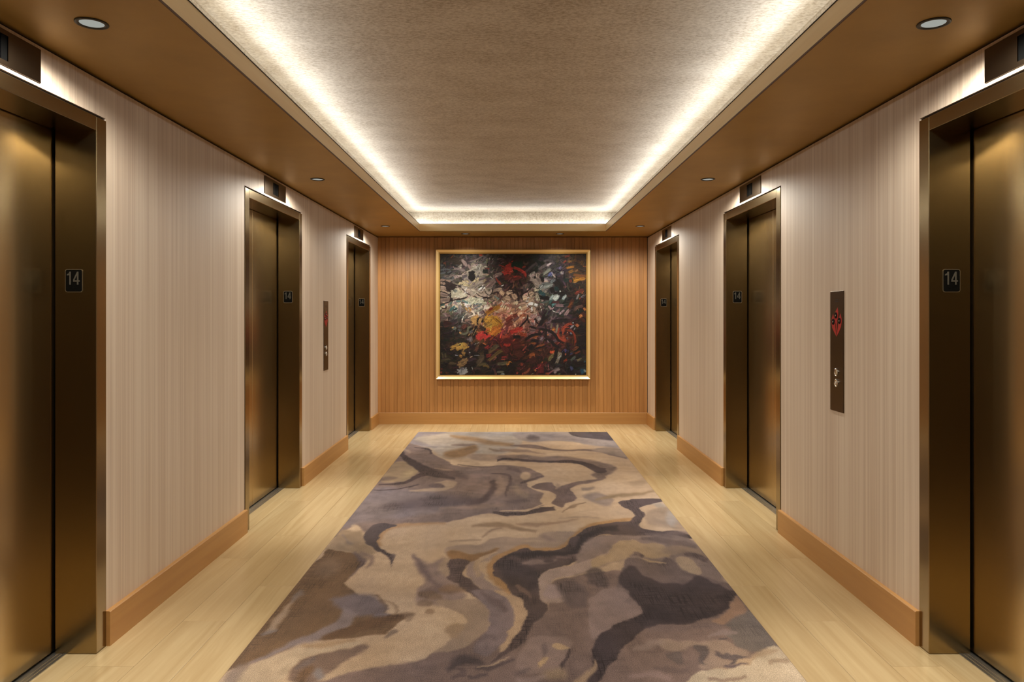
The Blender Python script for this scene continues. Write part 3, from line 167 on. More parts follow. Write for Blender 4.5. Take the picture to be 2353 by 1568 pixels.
 ((150,124,98),0.0141,2.31,0.8,[-0.216,4.109,-0.215,4.085,-0.213,4.051,-0.21,4.014,-0.207,3.981,-0.202,3.953,-0.196,3.927,-0.191,3.906,-0.187,3.891,-0.171,3.903,-0.171,3.92,-0.173,3.945,-0.174,3.973,-0.176,4.001,-0.181,4.031,-0.186,4.066,-0.192,4.099,-0.196,4.121]),
 ((142,118,97),0.0119,2.33,1.0,[-0.431,4.115,-0.423,4.155,-0.408,4.171,-0.394,4.18,-0.383,4.192,-0.373,4.198,-0.364,4.194,-0.358,4.174,-0.353,4.144,-0.351,4.115,-0.352,4.095,-0.356,4.076,-0.356,4.052,-0.349,4.018,-0.338,3.978,-0.332,3.943,-0.333,3.916,-0.339,3.892,-0.349,3.874,-0.365,3.853,-0.386,3.837,-0.403,3.851,-0.416,3.922,-0.427,4.028]),
 ((122,101,93),0.0185,2.27,0.85,[-0.579,4.261,-0.562,4.243,-0.53,4.186,-0.502,4.141,-0.484,4.123,-0.469,4.115,-0.455,4.115,-0.442,4.128,-0.429,4.149,-0.417,4.167,-0.406,4.186,-0.395,4.202,-0.389,4.194,-0.393,4.146,-0.402,4.078,-0.402,4.015,-0.389,3.968,-0.368,3.926,-0.344,3.885,-0.316,3.849,-0.285,3.813,-0.261,3.764,-0.243,3.683,-0.232,3.594,-0.245,3.532,-0.303,3.51,-0.384,3.512,-0.447,3.532,-0.471,3.575,-0.476,3.638,-0.476,3.7,-0.471,3.751,-0.46,3.799,-0.459,3.851,-0.474,3.91,-0.499,3.973,-0.523,4.04,-0.547,4.122,-0.57,4.21]),
 ((100,82,79),0.0187,2.29,0.8,[-0.575,4.239,-0.564,4.203,-0.548,4.155,-0.532,4.105,-0.519,4.061,-0.509,4.029,-0.499,3.997,-0.49,3.963,-0.48,3.929,-0.469,3.9,-0.458,3.87,-0.446,3.839,-0.431,3.81,-0.412,3.785,-0.392,3.763,-0.374,3.745,-0.362,3.734,-0.358,3.772,-0.37,3.791,-0.387,3.816,-0.405,3.844,-0.419,3.87,-0.428,3.894,-0.436,3.919,-0.445,3.949,-0.454,3.982,-0.463,4.011,-0.473,4.043,-0.484,4.08,-0.498,4.119,-0.516,4.157,-0.537,4.198,-0.556,4.234,-0.57,4.257]),
 ((104,84,78),0.0217,2.13,0.8,[-0.44,3.612,-0.43,3.617,-0.417,3.627,-0.402,3.637,-0.389,3.642,-0.378,3.649,-0.368,3.655,-0.356,3.658,-0.344,3.659,-0.328,3.667,-0.308,3.671,-0.29,3.674,-0.277,3.68,-0.278,3.721,-0.292,3.736,-0.311,3.754,-0.334,3.771,-0.355,3.785,-0.372,3.784,-0.387,3.779,-0.401,3.771,-0.415,3.761,-0.428,3.737,-0.441,3.71,-0.451,3.686,-0.457,3.667]),
 ((90,72,67),0.0069,2.26,1.0,[-0.352,4.128,-0.352,4.149,-0.351,4.168,-0.346,4.18,-0.333,4.186,-0.316,4.186,-0.297,4.18,-0.275,4.169,-0.251,4.151,-0.237,4.128,-0.24,4.098,-0.252,4.062,-0.261,4.027,-0.265,3.995,-0.267,3.963,-0.263,3.932,-0.249,3.9,-0.228,3.869,-0.208,3.835,-0.19,3.796,-0.172,3.754,-0.155,3.711,-0.133,3.659,-0.112,3.607,-0.104,3.57,-0.114,3.554,-0.137,3.552,-0.164,3.57,-0.198,3.622,-0.239,3.697,-0.276,3.764,-0.305,3.807,-0.329,3.84,-0.344,3.868,-0.345,3.893,-0.336,3.913,-0.332,3.937,-0.338,3.973,-0.349,4.015,-0.356,4.052,-0.357,4.081,-0.355,4.106]),
 ((126,96,70),0.0175,2.14,0.7,[-0.361,3.68,-0.351,3.678,-0.338,3.679,-0.323,3.678,-0.308,3.675,-0.29,3.68,-0.267,3.681,-0.246,3.682,-0.232,3.685,-0.232,3.716,-0.247,3.728,-0.269,3.743,-0.293,3.758,-0.315,3.769,-0.333,3.759,-0.348,3.746,-0.36,3.732,-0.368,3.721]),
 ((142,118,98),0.0078,1.91,1.0,[-0.377,3.554,-0.359,3.571,-0.318,3.581,-0.276,3.586,-0.235,3.585,-0.192,3.578,-0.159,3.565,-0.143,3.544,-0.137,3.518,-0.132,3.492,-0.123,3.469,-0.115,3.447,-0.11,3.423,-0.107,3.399,-0.106,3.374,-0.107,3.347,-0.111,3.315,-0.116,3.281,-0.123,3.248,-0.131,3.216,-0.14,3.184,-0.152,3.154,-0.166,3.125,-0.183,3.098,-0.201,3.074,-0.222,3.054,-0.245,3.038,-0.268,3.028,-0.292,3.02,-0.317,3.017,-0.327,3.028,-0.31,3.061,-0.278,3.109,-0.257,3.154,-0.267,3.192,-0.29,3.228,-0.299,3.257,-0.278,3.276,-0.243,3.288,-0.216,3.301,-0.206,3.317,-0.205,3.334,-0.212,3.356,-0.229,3.39,-0.254,3.43,-0.283,3.467,-0.319,3.5,-0.359,3.53]),
 ((118,100,97),0.0079,1.94,1.0,[-0.207,3.684,-0.184,3.705,-0.147,3.716,-0.115,3.719,-0.096,3.71,-0.083,3.692,-0.071,3.673,-0.059,3.657,-0.048,3.64,-0.037,3.618,-0.026,3.589,-0.016,3.557,-0.008,3.523,-0.0,3.491,0.005,3.459,0.008,3.423,0.008,3.379,0.005,3.332,0.001,3.292,-0.007,3.265,-0.015,3.243,-0.022,3.222,-0.023,3.199,-0.022,3.177,-0.025,3.154,-0.033,3.131,-0.044,3.106,-0.056,3.082,-0.068,3.056,-0.08,3.031,-0.093,3.013,-0.107,3.003,-0.121,3.001,-0.134,3.005,-0.147,3.017,-0.159,3.035,-0.165,3.058,-0.161,3.087,-0.151,3.12,-0.141,3.154,-0.132,3.188,-0.123,3.223,-0.116,3.257,-0.11,3.291,-0.107,3.325,-0.106,3.356,-0.106,3.384,-0.108,3.409,-0.112,3.433,-0.118,3.456,-0.127,3.479,-0.136,3.503,-0.146,3.525,-0.157,3.548,-0.168,3.575,-0.185,3.611,-0.203,3.652]),
 ((100,82,79),0.0147,2.05,0.8,[-0.159,3.676,-0.152,3.652,-0.142,3.62,-0.13,3.586,-0.118,3.555,-0.104,3.536,-0.092,3.523,-0.081,3.513,-0.073,3.5,-0.063,3.485,-0.051,3.461,-0.04,3.438,-0.032,3.424,-0.023,3.442,-0.027,3.465,-0.034,3.497,-0.044,3.533,-0.055,3.567,-0.069,3.586,-0.083,3.597,-0.094,3.606,-0.104,3.617,-0.116,3.633,-0.13,3.656,-0.144,3.678,-0.154,3.693]),
 ((102,86,84),0.0111,1.82,0.6,[-0.151,3.082,-0.143,3.1,-0.133,3.128,-0.121,3.153,-0.112,3.164,-0.107,3.168,-0.096,3.162,-0.085,3.153,-0.077,3.147,-0.074,3.162,-0.081,3.174,-0.091,3.192,-0.104,3.209,-0.121,3.212,-0.135,3.186,-0.146,3.152,-0.155,3.12,-0.16,3.098]),
 ((162,133,106),0.004,1.95,1.0,[-0.089,3.713,-0.075,3.714,-0.053,3.708,-0.029,3.69,-0.001,3.654,0.029,3.607,0.05,3.565,0.057,3.534,0.057,3.507,0.057,3.482,0.061,3.46,0.066,3.439,0.067,3.413,0.065,3.382,0.06,3.346,0.05,3.301,0.033,3.243,0.012,3.178,-0.007,3.122,-0.022,3.075,-0.035,3.037,-0.045,3.016,-0.052,3.024,-0.057,3.049,-0.058,3.074,-0.052,3.093,-0.041,3.112,-0.032,3.13,-0.027,3.147,-0.024,3.164,-0.021,3.179,-0.021,3.193,-0.023,3.206,-0.022,3.222,-0.015,3.241,-0.007,3.264,0.001,3.292,0.005,3.332,0.009,3.379,0.009,3.423,0.006,3.459,0.001,3.491,-0.007,3.523,-0.015,3.557,-0.025,3.589,-0.037,3.618,-0.051,3.64,-0.067,3.658,-0.08,3.673,-0.088,3.69,-0.092,3.705]),
 ((136,108,84),0.0081,1.99,0.8,[-0.368,3.443,-0.367,3.437,-0.368,3.431,-0.37,3.425,-0.372,3.421,-0.375,3.417,-0.378,3.415,-0.382,3.414,-0.386,3.414,-0.39,3.415,-0.394,3.417,-0.398,3.421,-0.401,3.425,-0.404,3.431,-0.406,3.437,-0.407,3.443,-0.407,3.449,-0.407,3.455,-0.405,3.46,-0.403,3.465,-0.4,3.468,-0.397,3.471,-0.393,3.472,-0.389,3.472,-0.384,3.471,-0.38,3.468,-0.377,3.465,-0.373,3.46,-0.371,3.455,-0.369,3.449]),
 ((120,96,78),0.0104,2.04,0.8,[-0.385,3.533,-0.385,3.525,-0.387,3.517,-0.389,3.509,-0.393,3.503,-0.398,3.498,-0.403,3.494,-0.41,3.493,-0.417,3.493,-0.423,3.494,-0.43,3.498,-0.436,3.503,-0.441,3.509,-0.445,3.517,-0.449,3.525,-0.45,3.533,-0.451,3.542,-0.45,3.55,-0.447,3.558,-0.444,3.564,-0.438,3.57,-0.433,3.573,-0.426,3.575,-0.419,3.575,-0.412,3.573,-0.406,3.57,-0.4,3.564,-0.394,3.558,-0.39,3.55,-0.387,3.542]),
 ((132,106,84),0.0119,1.95,0.7,[-0.45,3.375,-0.449,3.364,-0.449,3.352,-0.45,3.342,-0.453,3.334,-0.457,3.327,-0.461,3.322,-0.466,3.32,-0.472,3.32,-0.478,3.322,-0.483,3.327,-0.489,3.334,-0.494,3.342,-0.498,3.352,-0.502,3.364,-0.504,3.375,-0.505,3.387,-0.505,3.398,-0.504,3.409,-0.501,3.418,-0.498,3.425,-0.493,3.43,-0.488,3.432,-0.482,3.432,-0.476,3.43,-0.47,3.425,-0.464,3.418,-0.459,3.409,-0.455,3.398,-0.452,3.387]),
 ((112,88,70),0.0107,2.09,0.8,[-0.46,3.607,-0.447,3.601,-0.429,3.593,-0.409,3.585,-0.393,3.576,-0.38,3.577,-0.367,3.576,-0.356,3.575,-0.347,3.576,-0.346,3.617,-0.354,3.631,-0.367,3.649,-0.382,3.667,-0.399,3.684,-0.417,3.683,-0.437,3.681,-0.456,3.677,-0.468,3.673]),
 ((150,120,88),0.0114,1.87,0.5,[-0.3,3.265,-0.295,3.282,-0.282,3.289,-0.268,3.292,-0.258,3.295,-0.248,3.295,-0.238,3.292,-0.228,3.288,-0.218,3.281,-0.214,3.265,-0.215,3.236,-0.222,3.199,-0.229,3.171,-0.237,3.155,-0.246,3.148,-0.257,3.154,-0.273,3.184,-0.29,3.229]),
 ((146,110,74),0.0128,2.5,1.0,[0.876,5.017,0.845,5.013,0.801,5.006,0.752,4.996,0.708,4.984,0.669,4.968,0.632,4.95,0.597,4.93,0.566,4.91,0.539,4.889,0.517,4.868,0.496,4.844,0.476,4.817,0.456,4.789,0.436,4.761,0.416,4.726,0.394,4.68,0.371,4.618,0.348,4.548,0.328,4.487,0.309,4.444,0.291,4.418,0.272,4.398,0.252,4.384,0.23,4.374,0.203,4.369,0.171,4.369,0.141,4.373,0.119,4.378,0.109,4.386,0.104,4.399,0.093,4.428,0.073,4.436,0.049,4.418,0.023,4.387,-0.004,4.354,-0.026,4.328,-0.043,4.308,-0.059,4.29,-0.074,4.271,-0.088,4.25,-0.101,4.226,-0.112,4.2,-0.122,4.171,-0.129,4.14,-0.135,4.107,-0.141,4.07,-0.144,4.024,-0.142,3.97,-0.134,3.923,-0.123,3.886,-0.113,3.854,-0.102,3.825,-0.09,3.794,-0.076,3.763,-0.063,3.734,-0.051,3.71,-0.04,3.689,-0.029,3.67,-0.019,3.654,-0.012,3.645,-0.001,3.678,-0.005,3.696,-0.012,3.719,-0.02,3.747,-0.028,3.776,-0.038,3.807,-0.05,3.84,-0.061,3.874,-0.071,3.907,-0.079,3.937,-0.087,3.965,-0.091,3.986,-0.093,3.996,-0.092,3.999,-0.091,4.01,-0.088,4.028,-0.084,4.048,-0.079,4.067,-0.074,4.087,-0.068,4.107,-0.06,4.128,-0.051,4.149,-0.04,4.17,-0.026,4.192,-0.01,4.217,0.011,4.249,0.036,4.285,0.059,4.315,0.076,4.331,0.081,4.332,0.083,4.325,0.092,4.297,0.11,4.277,0.136,4.267,0.166,4.26,0.198,4.259,0.227,4.264,0.252,4.275,0.276,4.291,0.299,4.316,0.323,4.355,0.346,4.412,0.369,4.482,0.39,4.55,0.409,4.604,0.426,4.643,0.443,4.675,0.46,4.703,0.479,4.729,0.497,4.754,0.516,4.774,0.536,4.794,0.561,4.815,0.591,4.838,0.625,4.861,0.661,4.884,0.699,4.903,0.743,4.919,0.791,4.933,0.835,4.945,0.866,4.954]),
 ((82,66,62),0.0051,2.48,1.0,[0.778,5.42,0.778,5.377,0.788,5.33,0.799,5.287,0.809,5.254,0.819,5.226,0.828,5.194,0.836,5.151,0.841,5.104,0.839,5.06,0.826,5.016,0.806,4.974,0.782,4.943,0.758,4.931,0.73,4.93,0.698,4.923,0.657,4.903,0.612,4.878,0.571,4.852,0.536,4.828,0.505,4.803,0.477,4.773,0.454,4.735,0.435,4.692,0.416,4.651,0.396,4.616,0.376,4.582,0.358,4.543,0.344,4.493,0.332,4.437,0.315,4.391,0.29,4.356,0.261,4.328,0.228,4.311,0.19,4.305,0.148,4.31,0.114,4.318,0.098,4.337,0.089,4.36,0.074,4.366,0.046,4.342,0.012,4.302,-0.018,4.264,-0.038,4.234,-0.055,4.207,-0.069,4.181,-0.081,4.157,-0.091,4.135,-0.099,4.108,-0.105,4.071,-0.108,4.029,-0.108,3.99,-0.105,3.957,-0.098,3.927,-0.089,3.897,-0.076,3.868,-0.061,3.839,-0.047,3.809,-0.038,3.777,-0.03,3.744,-0.022,3.713,-0.013,3.685,-0.003,3.658,0.009,3.633,0.023,3.611,0.039,3.59,0.05,3.567,0.055,3.54,0.056,3.511,0.057,3.483,0.062,3.46,0.067,3.438,0.068,3.412,0.066,3.385,0.061,3.354,0.051,3.312,0.033,3.251,0.012,3.183,-0.007,3.123,-0.022,3.077,-0.035,3.037,-0.048,3.004,-0.065,2.973,-0.083,2.947,-0.091,2.933,-0.084,2.934,-0.066,2.946,-0.049,2.962,-0.035,2.982,-0.022,3.007,-0.007,3.035,0.011,3.066,0.03,3.101,0.048,3.14,0.062,3.186,0.074,3.238,0.087,3.284,0.101,3.318,0.115,3.347,0.129,3.378,0.143,3.419,0.157,3.463,0.165,3.504,0.165,3.537,0.159,3.566,0.152,3.594,0.147,3.623,0.141,3.651,0.136,3.678,0.133,3.705,0.13,3.731,0.128,3.761,0.128,3.797,0.13,3.836,0.134,3.872,0.143,3.899,0.154,3.922,0.167,3.943,0.181,3.965,0.196,3.985,0.212,4.003,0.229,4.015,0.248,4.024,0.266,4.038,0.284,4.059,0.301,4.084,0.319,4.108,0.337,4.126,0.355,4.143,0.372,4.166,0.39,4.201,0.406,4.244,0.421,4.287,0.431,4.328,0.439,4.369,0.452,4.416,0.475,4.477,0.504,4.544,0.533,4.596,0.558,4.62,0.583,4.626,0.612,4.623,0.649,4.611,0.691,4.591,0.73,4.578,0.763,4.584,0.795,4.597,0.832,4.605,0.877,4.603,0.926,4.596,0.977,4.587,1.036,4.57,1.096,4.551,1.13,4.552,1.124,4.591,1.093,4.65,1.055,4.697,1.014,4.711,0.967,4.71,0.924,4.716,0.883,4.735,0.846,4.76,0.823,4.792,0.824,4.834,0.841,4.883,0.859,4.933,0.878,4.981,0.899,5.03,0.912,5.082,0.909,5.141,0.899,5.203,0.893,5.251,0.896,5.276,0.904,5.286,0.916,5.299,0.933,5.321,0.954,5.346,0.979,5.371,1.014,5.396,1.053,5.421,1.086,5.445,1.112,5.469,1.132,5.491,1.141,5.509,1.136,5.522,1.121,5.53,1.097,5.535,1.064,5.538,1.022,5.538,0.98,5.535,0.937,5.531,0.894,5.523,0.856,5.509,0.822,5.486,0.795,5.456]),
 ((50,41,41),0.0155,2.54,0.85,[-0.05,4.182,-0.044,4.186,-0.036,4.194,-0.026,4.202,-0.014,4.208,0.0,4.214,0.017,4.22,0.036,4.225,0.055,4.227,0.074,4.227,0.093,4.226,0.113,4.223,0.134,4.221,0.156,4.22,0.178,4.22,0.2,4.22,0.223,4.221,0.245,4.218,0.268,4.216,0.291,4.216,0.314,4.221,0.336,4.232,0.358,4.248,0.379,4.269,0.398,4.297,0.414,4.349,0.42,4.398,0.421,4.421,0.423,4.437,0.431,4.466,0.442,4.502,0.456,4.538,0.471,4.572,0.493,4.606,0.519,4.64,0.546,4.671,0.572,4.694,0.6,4.712,0.629,4.722,0.656,4.729,0.675,4.735,0.688,4.839,0.669,4.837,0.642,4.834,0.61,4.827,0.578,4.811,0.548,4.783,0.517,4.747,0.488,4.708,0.462,4.667,0.441,4.624,0.422,4.578,0.408,4.533,0.394,4.489,0.385,4.439,0.381,4.4,0.38,4.393,0.38,4.395,0.371,4.376,0.354,4.353,0.335,4.333,0.316,4.316,0.296,4.308,0.274,4.305,0.251,4.304,0.227,4.303,0.204,4.303,0.181,4.303,0.159,4.303,0.137,4.303,0.116,4.302,0.095,4.301,0.075,4.3,0.055,4.296,0.035,4.289,0.015,4.281,-0.003,4.271,-0.019,4.261,-0.031,4.246,-0.041,4.231,-0.049,4.216,-0.054,4.206]),
 ((60,49,48),0.0231,2.26,0.7,[-0.085,4.115,-0.071,4.154,-0.047,4.178,-0.021,4.18,0.008,4.153,0.038,4.106,0.065,4.065,0.089,4.039,0.111,4.018,0.127,3.991,0.135,3.957,0.137,3.919,0.135,3.874,0.131,3.812,0.123,3.745,0.11,3.7,0.09,3.689,0.064,3.698,0.04,3.711,0.019,3.722,-0.0,3.737,-0.019,3.764,-0.036,3.806,-0.052,3.861,-0.065,3.92,-0.076,3.986,-0.085,4.057]),
 ((124,102,92),0.0121,2.38,0.85,[0.054,4.078,0.064,4.077,0.079,4.079,0.095,4.081,0.109,4.077,0.125,4.081,0.143,4.081,0.163,4.08,0.182,4.084,0.201,4.097,0.219,4.115,0.235,4.133,0.246,4.148,0.245,4.16,0.234,4.159,0.218,4.153,0.2,4.148,0.184,4.148,0.167,4.153,0.149,4.164,0.129,4.175,0.11,4.18,0.091,4.163,0.074,4.141,0.061,4.119,0.052,4.102]),
 ((112,90,84),0.01,2.45,0.8,[0.248,4.181,0.259,4.182,0.275,4.186,0.293,4.19,0.311,4.194,0.327,4.198,0.345,4.201,0.363,4.205,0.381,4.215,0.398,4.242,0.413,4.273,0.426,4.303,0.434,4.325,0.433,4.337,0.423,4.326,0.409,4.308,0.394,4.291,0.38,4.28,0.365,4.269,0.348,4.261,0.33,4.255,0.312,4.247,0.294,4.237,0.276,4.225,0.259,4.215,0.248,4.207]),
 ((80,64,61),0.0061,2.38,1.0,[0.223,4.135,0.222,4.128,0.22,4.121,0.217,4.115,0.213,4.11,0.208,4.106,0.203,4.103,0.198,4.102,0.192,4.102,0.187,4.103,0.182,4.106,0.178,4.11,0.175,4.115,0.172,4.121,0.171,4.128,0.171,4.135,0.171,4.142,0.173,4.148,0.176,4.155,0.18,4.16,0.185,4.164,0.19,4.167,0.195,4.168,0.201,4.168,0.206,4.167,0.211,4.164,0.215,4.16,0.219,4.155,0.221,4.148,0.222,4.142]),
 ((112,88,76),0.0065,2.13,0.8,[0.01,3.777,0.015,3.759,0.021,3.735,0.029,3.709,0.037,3.685,0.047,3.669,0.056,3.656,0.065,3.645,0.07,3.635,0.076,3.629,0.081,3.619,0.085,3.61,0.089,3.604,0.095,3.615,0.095,3.626,0.094,3.643,0.091,3.663,0.086,3.684,0.077,3.698,0.068,3.711,0.059,3.724,0.051,3.737,0.042,3.75,0.032,3.767,0.023,3.783,0.016,3.793]),
 ((158,128,96),0.004,2.63,0.9,[0.449,4.408,0.458,4.43,0.471,4.462,0.485,4.497,0.499,4.526,0.511,4.551,0.523,4.573,0.536,4.592,0.549,4.606,0.565,4.616,0.584,4.622,0.601,4.624,0.614,4.627,0.615,4.637,0.603,4.638,0.586,4.639,0.567,4.638,0.55,4.632,0.535,4.618,0.522,4.599,0.508,4.577,0.495,4.553,0.481,4.521,0.466,4.484,0.453,4.451,0.444,4.428]),
 ((92,74,70),0.0107,2.63,0.8,[0.585,4.555,0.582,4.542,0.579,4.53,0.574,4.519,0.568,4.509,0.561,4.502,0.555,4.496,0.548,4.494,0.54,4.494,0.534,4.496,0.529,4.502,0.524,4.509,0.52,4.519,0.518,4.53,0.517,4.542,0.518,4.555,0.52,4.568,0.524,4.581,0.529,4.593,0.534,4.602,0.541,4.61,0.548,4.616,0.555,4.618,0.563,4.618,0.569,4.616,0.575,4.61,0.58,4.602,0.583,4.593,0.585,4.581,0.586,4.568]),
 ((112,94,88),0.0161,2.63,0.6,[0.572,4.54,0.584,4.537,0.601,4.537,0.621,4.536,0.642,4.532,0.67,4.536,0.702,4.537,0.732,4.537,0.753,4.54,0.758,4.571,0.739,4.581,0.711,4.592,0.68,4.603,0.653,4.611,0.629,4.603,0.607,4.592,0.588,4.58,0.575,4.571]),
 ((122,102,92),0.015,2.44,1.0,[0.432,4.478,0.488,4.566,0.55,4.601,0.616,4.619,0.685,4.631,0.757,4.625,0.833,4.616,0.924,4.638,1.02,4.656,1.089,4.571,1.121,4.295,1.125,3.973,1.101,3.785,1.034,3.782,0.935,3.872,0.841,3.967,0.776,4.045,0.72,4.126,0.656,4.167,0.577,4.135,0.495,4.063,0.429,4.003,0.375,3.952,0.335,3.911,0.318,3.932,0.334,4.069,0.378,4.289]),
 ((150,126,112),0.0071,2.31,1.0,[0.13,3.764,0.13,3.797,0.131,3.831,0.135,3.863,0.142,3.888,0.151,3.91,0.162,3.932,0.175,3.954,0.191,3.976,0.211,3.997,0.237,4.017,0.268,4.037,0.3,4.058,0.33,4.083,0.361,4.109,0.392,4.135,0.424,4.155,0.456,4.174,0.486,4.2,0.515,4.238,0.543,4.284,0.57,4.331,0.593,4.382,0.615,4.434,0.638,4.478,0.665,4.509,0.694,4.529,0.716,4.54,0.732,4.543,0.741,4.536,0.74,4.509,0.723,4.448,0.697,4.371,0.67,4.303,0.647,4.256,0.624,4.218,0.595,4.18,0.556,4.141,0.512,4.102,0.471,4.065,0.437,4.03,0.406,3.997,0.376,3.967,0.345,3.941,0.315,3.917,0.288,3.897,0.264,3.881,0.244,3.867,0.228,3.851,0.213,3.831,0.203,3.808,0.2,3.785,0.209,3.764,0.225,3.744,0.239,3.721,0.248,3.695,0.254,3.667,0.257,3.639,0.259,3.61,0.258,3.581,0.248,3.561,0.219,3.551,0.18,3.55,0.151,3.561,0.139,3.589,0.137,3.63,0.136,3.669,0.133,3.702,0.131,3.732]),
 ((148,125,117),0.013,2.12,1.0,[0.248,3.68,0.246,3.661,0.242,3.642,0.236,3.626,0.229,3.613,0.22,3.602,0.211,3.594,0.202,3.59,0.192,3.59,0.183,3.594,0.175,3.602,0.168,3.613,0.162,3.626,0.158,3.642,0.156,3.661,0.156,3.68,0.158,3.699,0.161,3.718,0.167,3.735,0.174,3.749,0.183,3.761,0.192,3.77,0.202,3.773,0.212,3.773,0.222,3.77,0.23,3.761,0.237,3.749,0.243,3.735,0.247,3.718,0.249,3.699]),
 ((152,126,98),0.0101,2.47,1.0,[0.445,4.161,0.474,4.197,0.512,4.229,0.547,4.268,0.571,4.328,0.591,4.398,0.613,4.455,0.638,4.49,0.664,4.511,0.689,4.524,0.711,4.533,0.732,4.535,0.751,4.527,0.766,4.503,0.779,4.47,0.794,4.448,0.813,4.45,0.835,4.463,0.854,4.47,0.87,4.469,0.884,4.461,0.895,4.44,0.904,4.401,0.911,4.35,0.913,4.303,0.907,4.262,0.896,4.225,0.886,4.2,0.88,4.196,0.875,4.203,0.866,4.207,0.85,4.199,0.831,4.188,0.812,4.18,0.794,4.18,0.775,4.184,0.757,4.194,0.74,4.216,0.722,4.244,0.707,4.261,0.694,4.26,0.684,4.249,0.676,4.234,0.671,4.218,0.669,4.199,0.658,4.18,0.634,4.163,0.602,4.145,0.572,4.128,0.547,4.114,0.525,4.1,0.501,4.084,0.474,4.052,0.447,4.018,0.429,4.009,0.425,4.044,0.431,4.104]),
 ((108,88,82),0.0075,2.45,0.8,[0.693,4.234,0.699,4.229,0.707,4.223,0.716,4.216,0.72,4.21,0.723,4.21,0.725,4.207,0.728,4.201,0.73,4.195,0.745,4.219,0.746,4.229,0.748,4.246,0.747,4.267,0.743,4.287,0.732,4.291,0.721,4.291,0.71,4.291,0.703,4.289]),
 ((86,70,66),0.0074,2.43,0.9,[0.747,4.221,0.745,4.215,0.744,4.21,0.742,4.205,0.739,4.201,0.737,4.197,0.734,4.195,0.732,4.194,0.73,4.194,0.728,4.195,0.726,4.197,0.725,4.201,0.724,4.205,0.724,4.21,0.724,4.215,0.724,4.221,0.726,4.226,0.727,4.232,0.729,4.236,0.732,4.241,0.734,4.244,0.737,4.246,0.739,4.247,0.741,4.247,0.743,4.246,0.745,4.244,0.746,4.241,0.747,4.236,0.748,4.232,0.747,4.226]),
 ((142,118,96),0.0177,2.89,1.0,[0.919,5.12,0.933,5.166,0.951,5.195,0.976,5.222,1.016,5.26,1.065,5.297,1.103,5.305,1.122,5.276,1.131,5.22,1.133,5.14,1.13,5.02,1.122,4.883,1.111,4.786,1.096,4.749,1.078,4.744,1.058,4.752,1.033,4.774,1.004,4.809,0.975,4.839,0.943,4.848,0.91,4.85,0.89,4.875,0.89,4.944,0.903,5.039]),
 ((146,132,120),0.0207,2.9,0.8,[1.123,5.023,1.113,4.98,1.101,4.939,1.088,4.902,1.076,4.872,1.063,4.848,1.052,4.831,1.042,4.823,1.034,4.823,1.027,4.831,1.023,4.848,1.021,4.872,1.022,4.902,1.025,4.939,1.031,4.98,1.039,5.023,1.049,5.066,1.061,5.11,1.073,5.15,1.086,5.183,1.1,5.212,1.112,5.231,1.123,5.24,1.133,5.24,1.139,5.231,1.143,5.212,1.145,5.183,1.143,5.15,1.139,5.11,1.132,5.066]),
 ((112,92,84),0.0164,2.68,0.8,[0.837,4.635,0.852,4.625,0.875,4.613,0.901,4.602,0.927,4.595,0.953,4.599,0.98,4.607,1.006,4.615,1.029,4.619,1.05,4.622,1.07,4.621,1.087,4.619,1.1,4.619,1.117,4.684,1.107,4.693,1.091,4.703,1.071,4.713,1.05,4.718,1.024,4.71,0.996,4.697,0.968,4.684,0.942,4.676,0.915,4.671,0.887,4.67,0.861,4.67,0.843,4.668]),
 ((140,116,96),0.0152,2.49,0.8,[0.858,4.303,0.872,4.337,0.902,4.375,0.934,4.403,0.964,4.411,0.997,4.406,1.026,4.403,1.053,4.415,1.078,4.429,1.095,4.418,1.101,4.357,1.1,4.275,1.094,4.221,1.086,4.217,1.075,4.239,1.06,4.261,1.044,4.279,1.024,4.296,1.003,4.303,0.979,4.287,0.953,4.261,0.928,4.248,0.899,4.256,0.871,4.277]),
 ((104,86,79),0.0106,2.59,0.9,[0.781,4.54,0.795,4.53,0.814,4.519,0.836,4.507,0.857,4.494,0.877,4.483,0.898,4.469,0.919,4.455,0.939,4.441,0.961,4.43,0.983,4.42,1.004,4.409,1.022,4.397,1.038,4.386,1.053,4.373,1.066,4.362,1.075,4.354,1.1,4.424,1.092,4.438,1.082,4.458,1.068,4.48,1.052,4.5,1.033,4.513,1.011,4.525,0.989,4.536,0.967,4.547,0.945,4.557,0.923,4.568,0.9,4.579,0.878,4.587,0.853,4.585,0.827,4.582,0.804,4.577,0.787,4.571]),
 ((98,80,75),0.0099,2.44,0.9,[0.983,4.262,0.992,4.25,1.004,4.236,1.017,4.22,1.029,4.202,1.041,4.18,1.055,4.154,1.066,4.13,1.074,4.112,1.107,4.197,1.097,4.209,1.083,4.229,1.067,4.25,1.051,4.267,1.035,4.277,1.018,4.283,1.002,4.287,0.991,4.289]),
 ((154,130,106),0.0072,2.34,1.0,[0.909,4.161,0.929,4.19,0.959,4.214,0.984,4.221,0.998,4.203,1.008,4.168,1.014,4.128,1.017,4.083,1.017,4.033,1.014,3.991,1.008,3.958,0.998,3.931,0.987,3.918,0.972,3.923,0.955,3.941,0.941,3.965,0.93,3.992,0.922,4.025,0.916,4.058,0.909,4.093,0.904,4.129]),
 ((80,66,63),0.0159,2.23,0.75,[0.398,3.991,0.42,4.023,0.449,4.037,0.473,4.021,0.485,3.96,0.49,3.874,0.492,3.807,0.49,3.772,0.484,3.754,0.472,3.748,0.447,3.752,0.414,3.77,0.391,3.801,0.384,3.859,0.387,3.933]),
 ((88,73,70),0.0193,2.11,0.7,[0.222,3.764,0.247,3.814,0.288,3.842,0.324,3.84,0.349,3.797,0.369,3.726,0.378,3.659,0.374,3.599,0.361,3.543,0.343,3.504,0.317,3.484,0.285,3.481,0.259,3.504,0.239,3.575,0.223,3.677]),
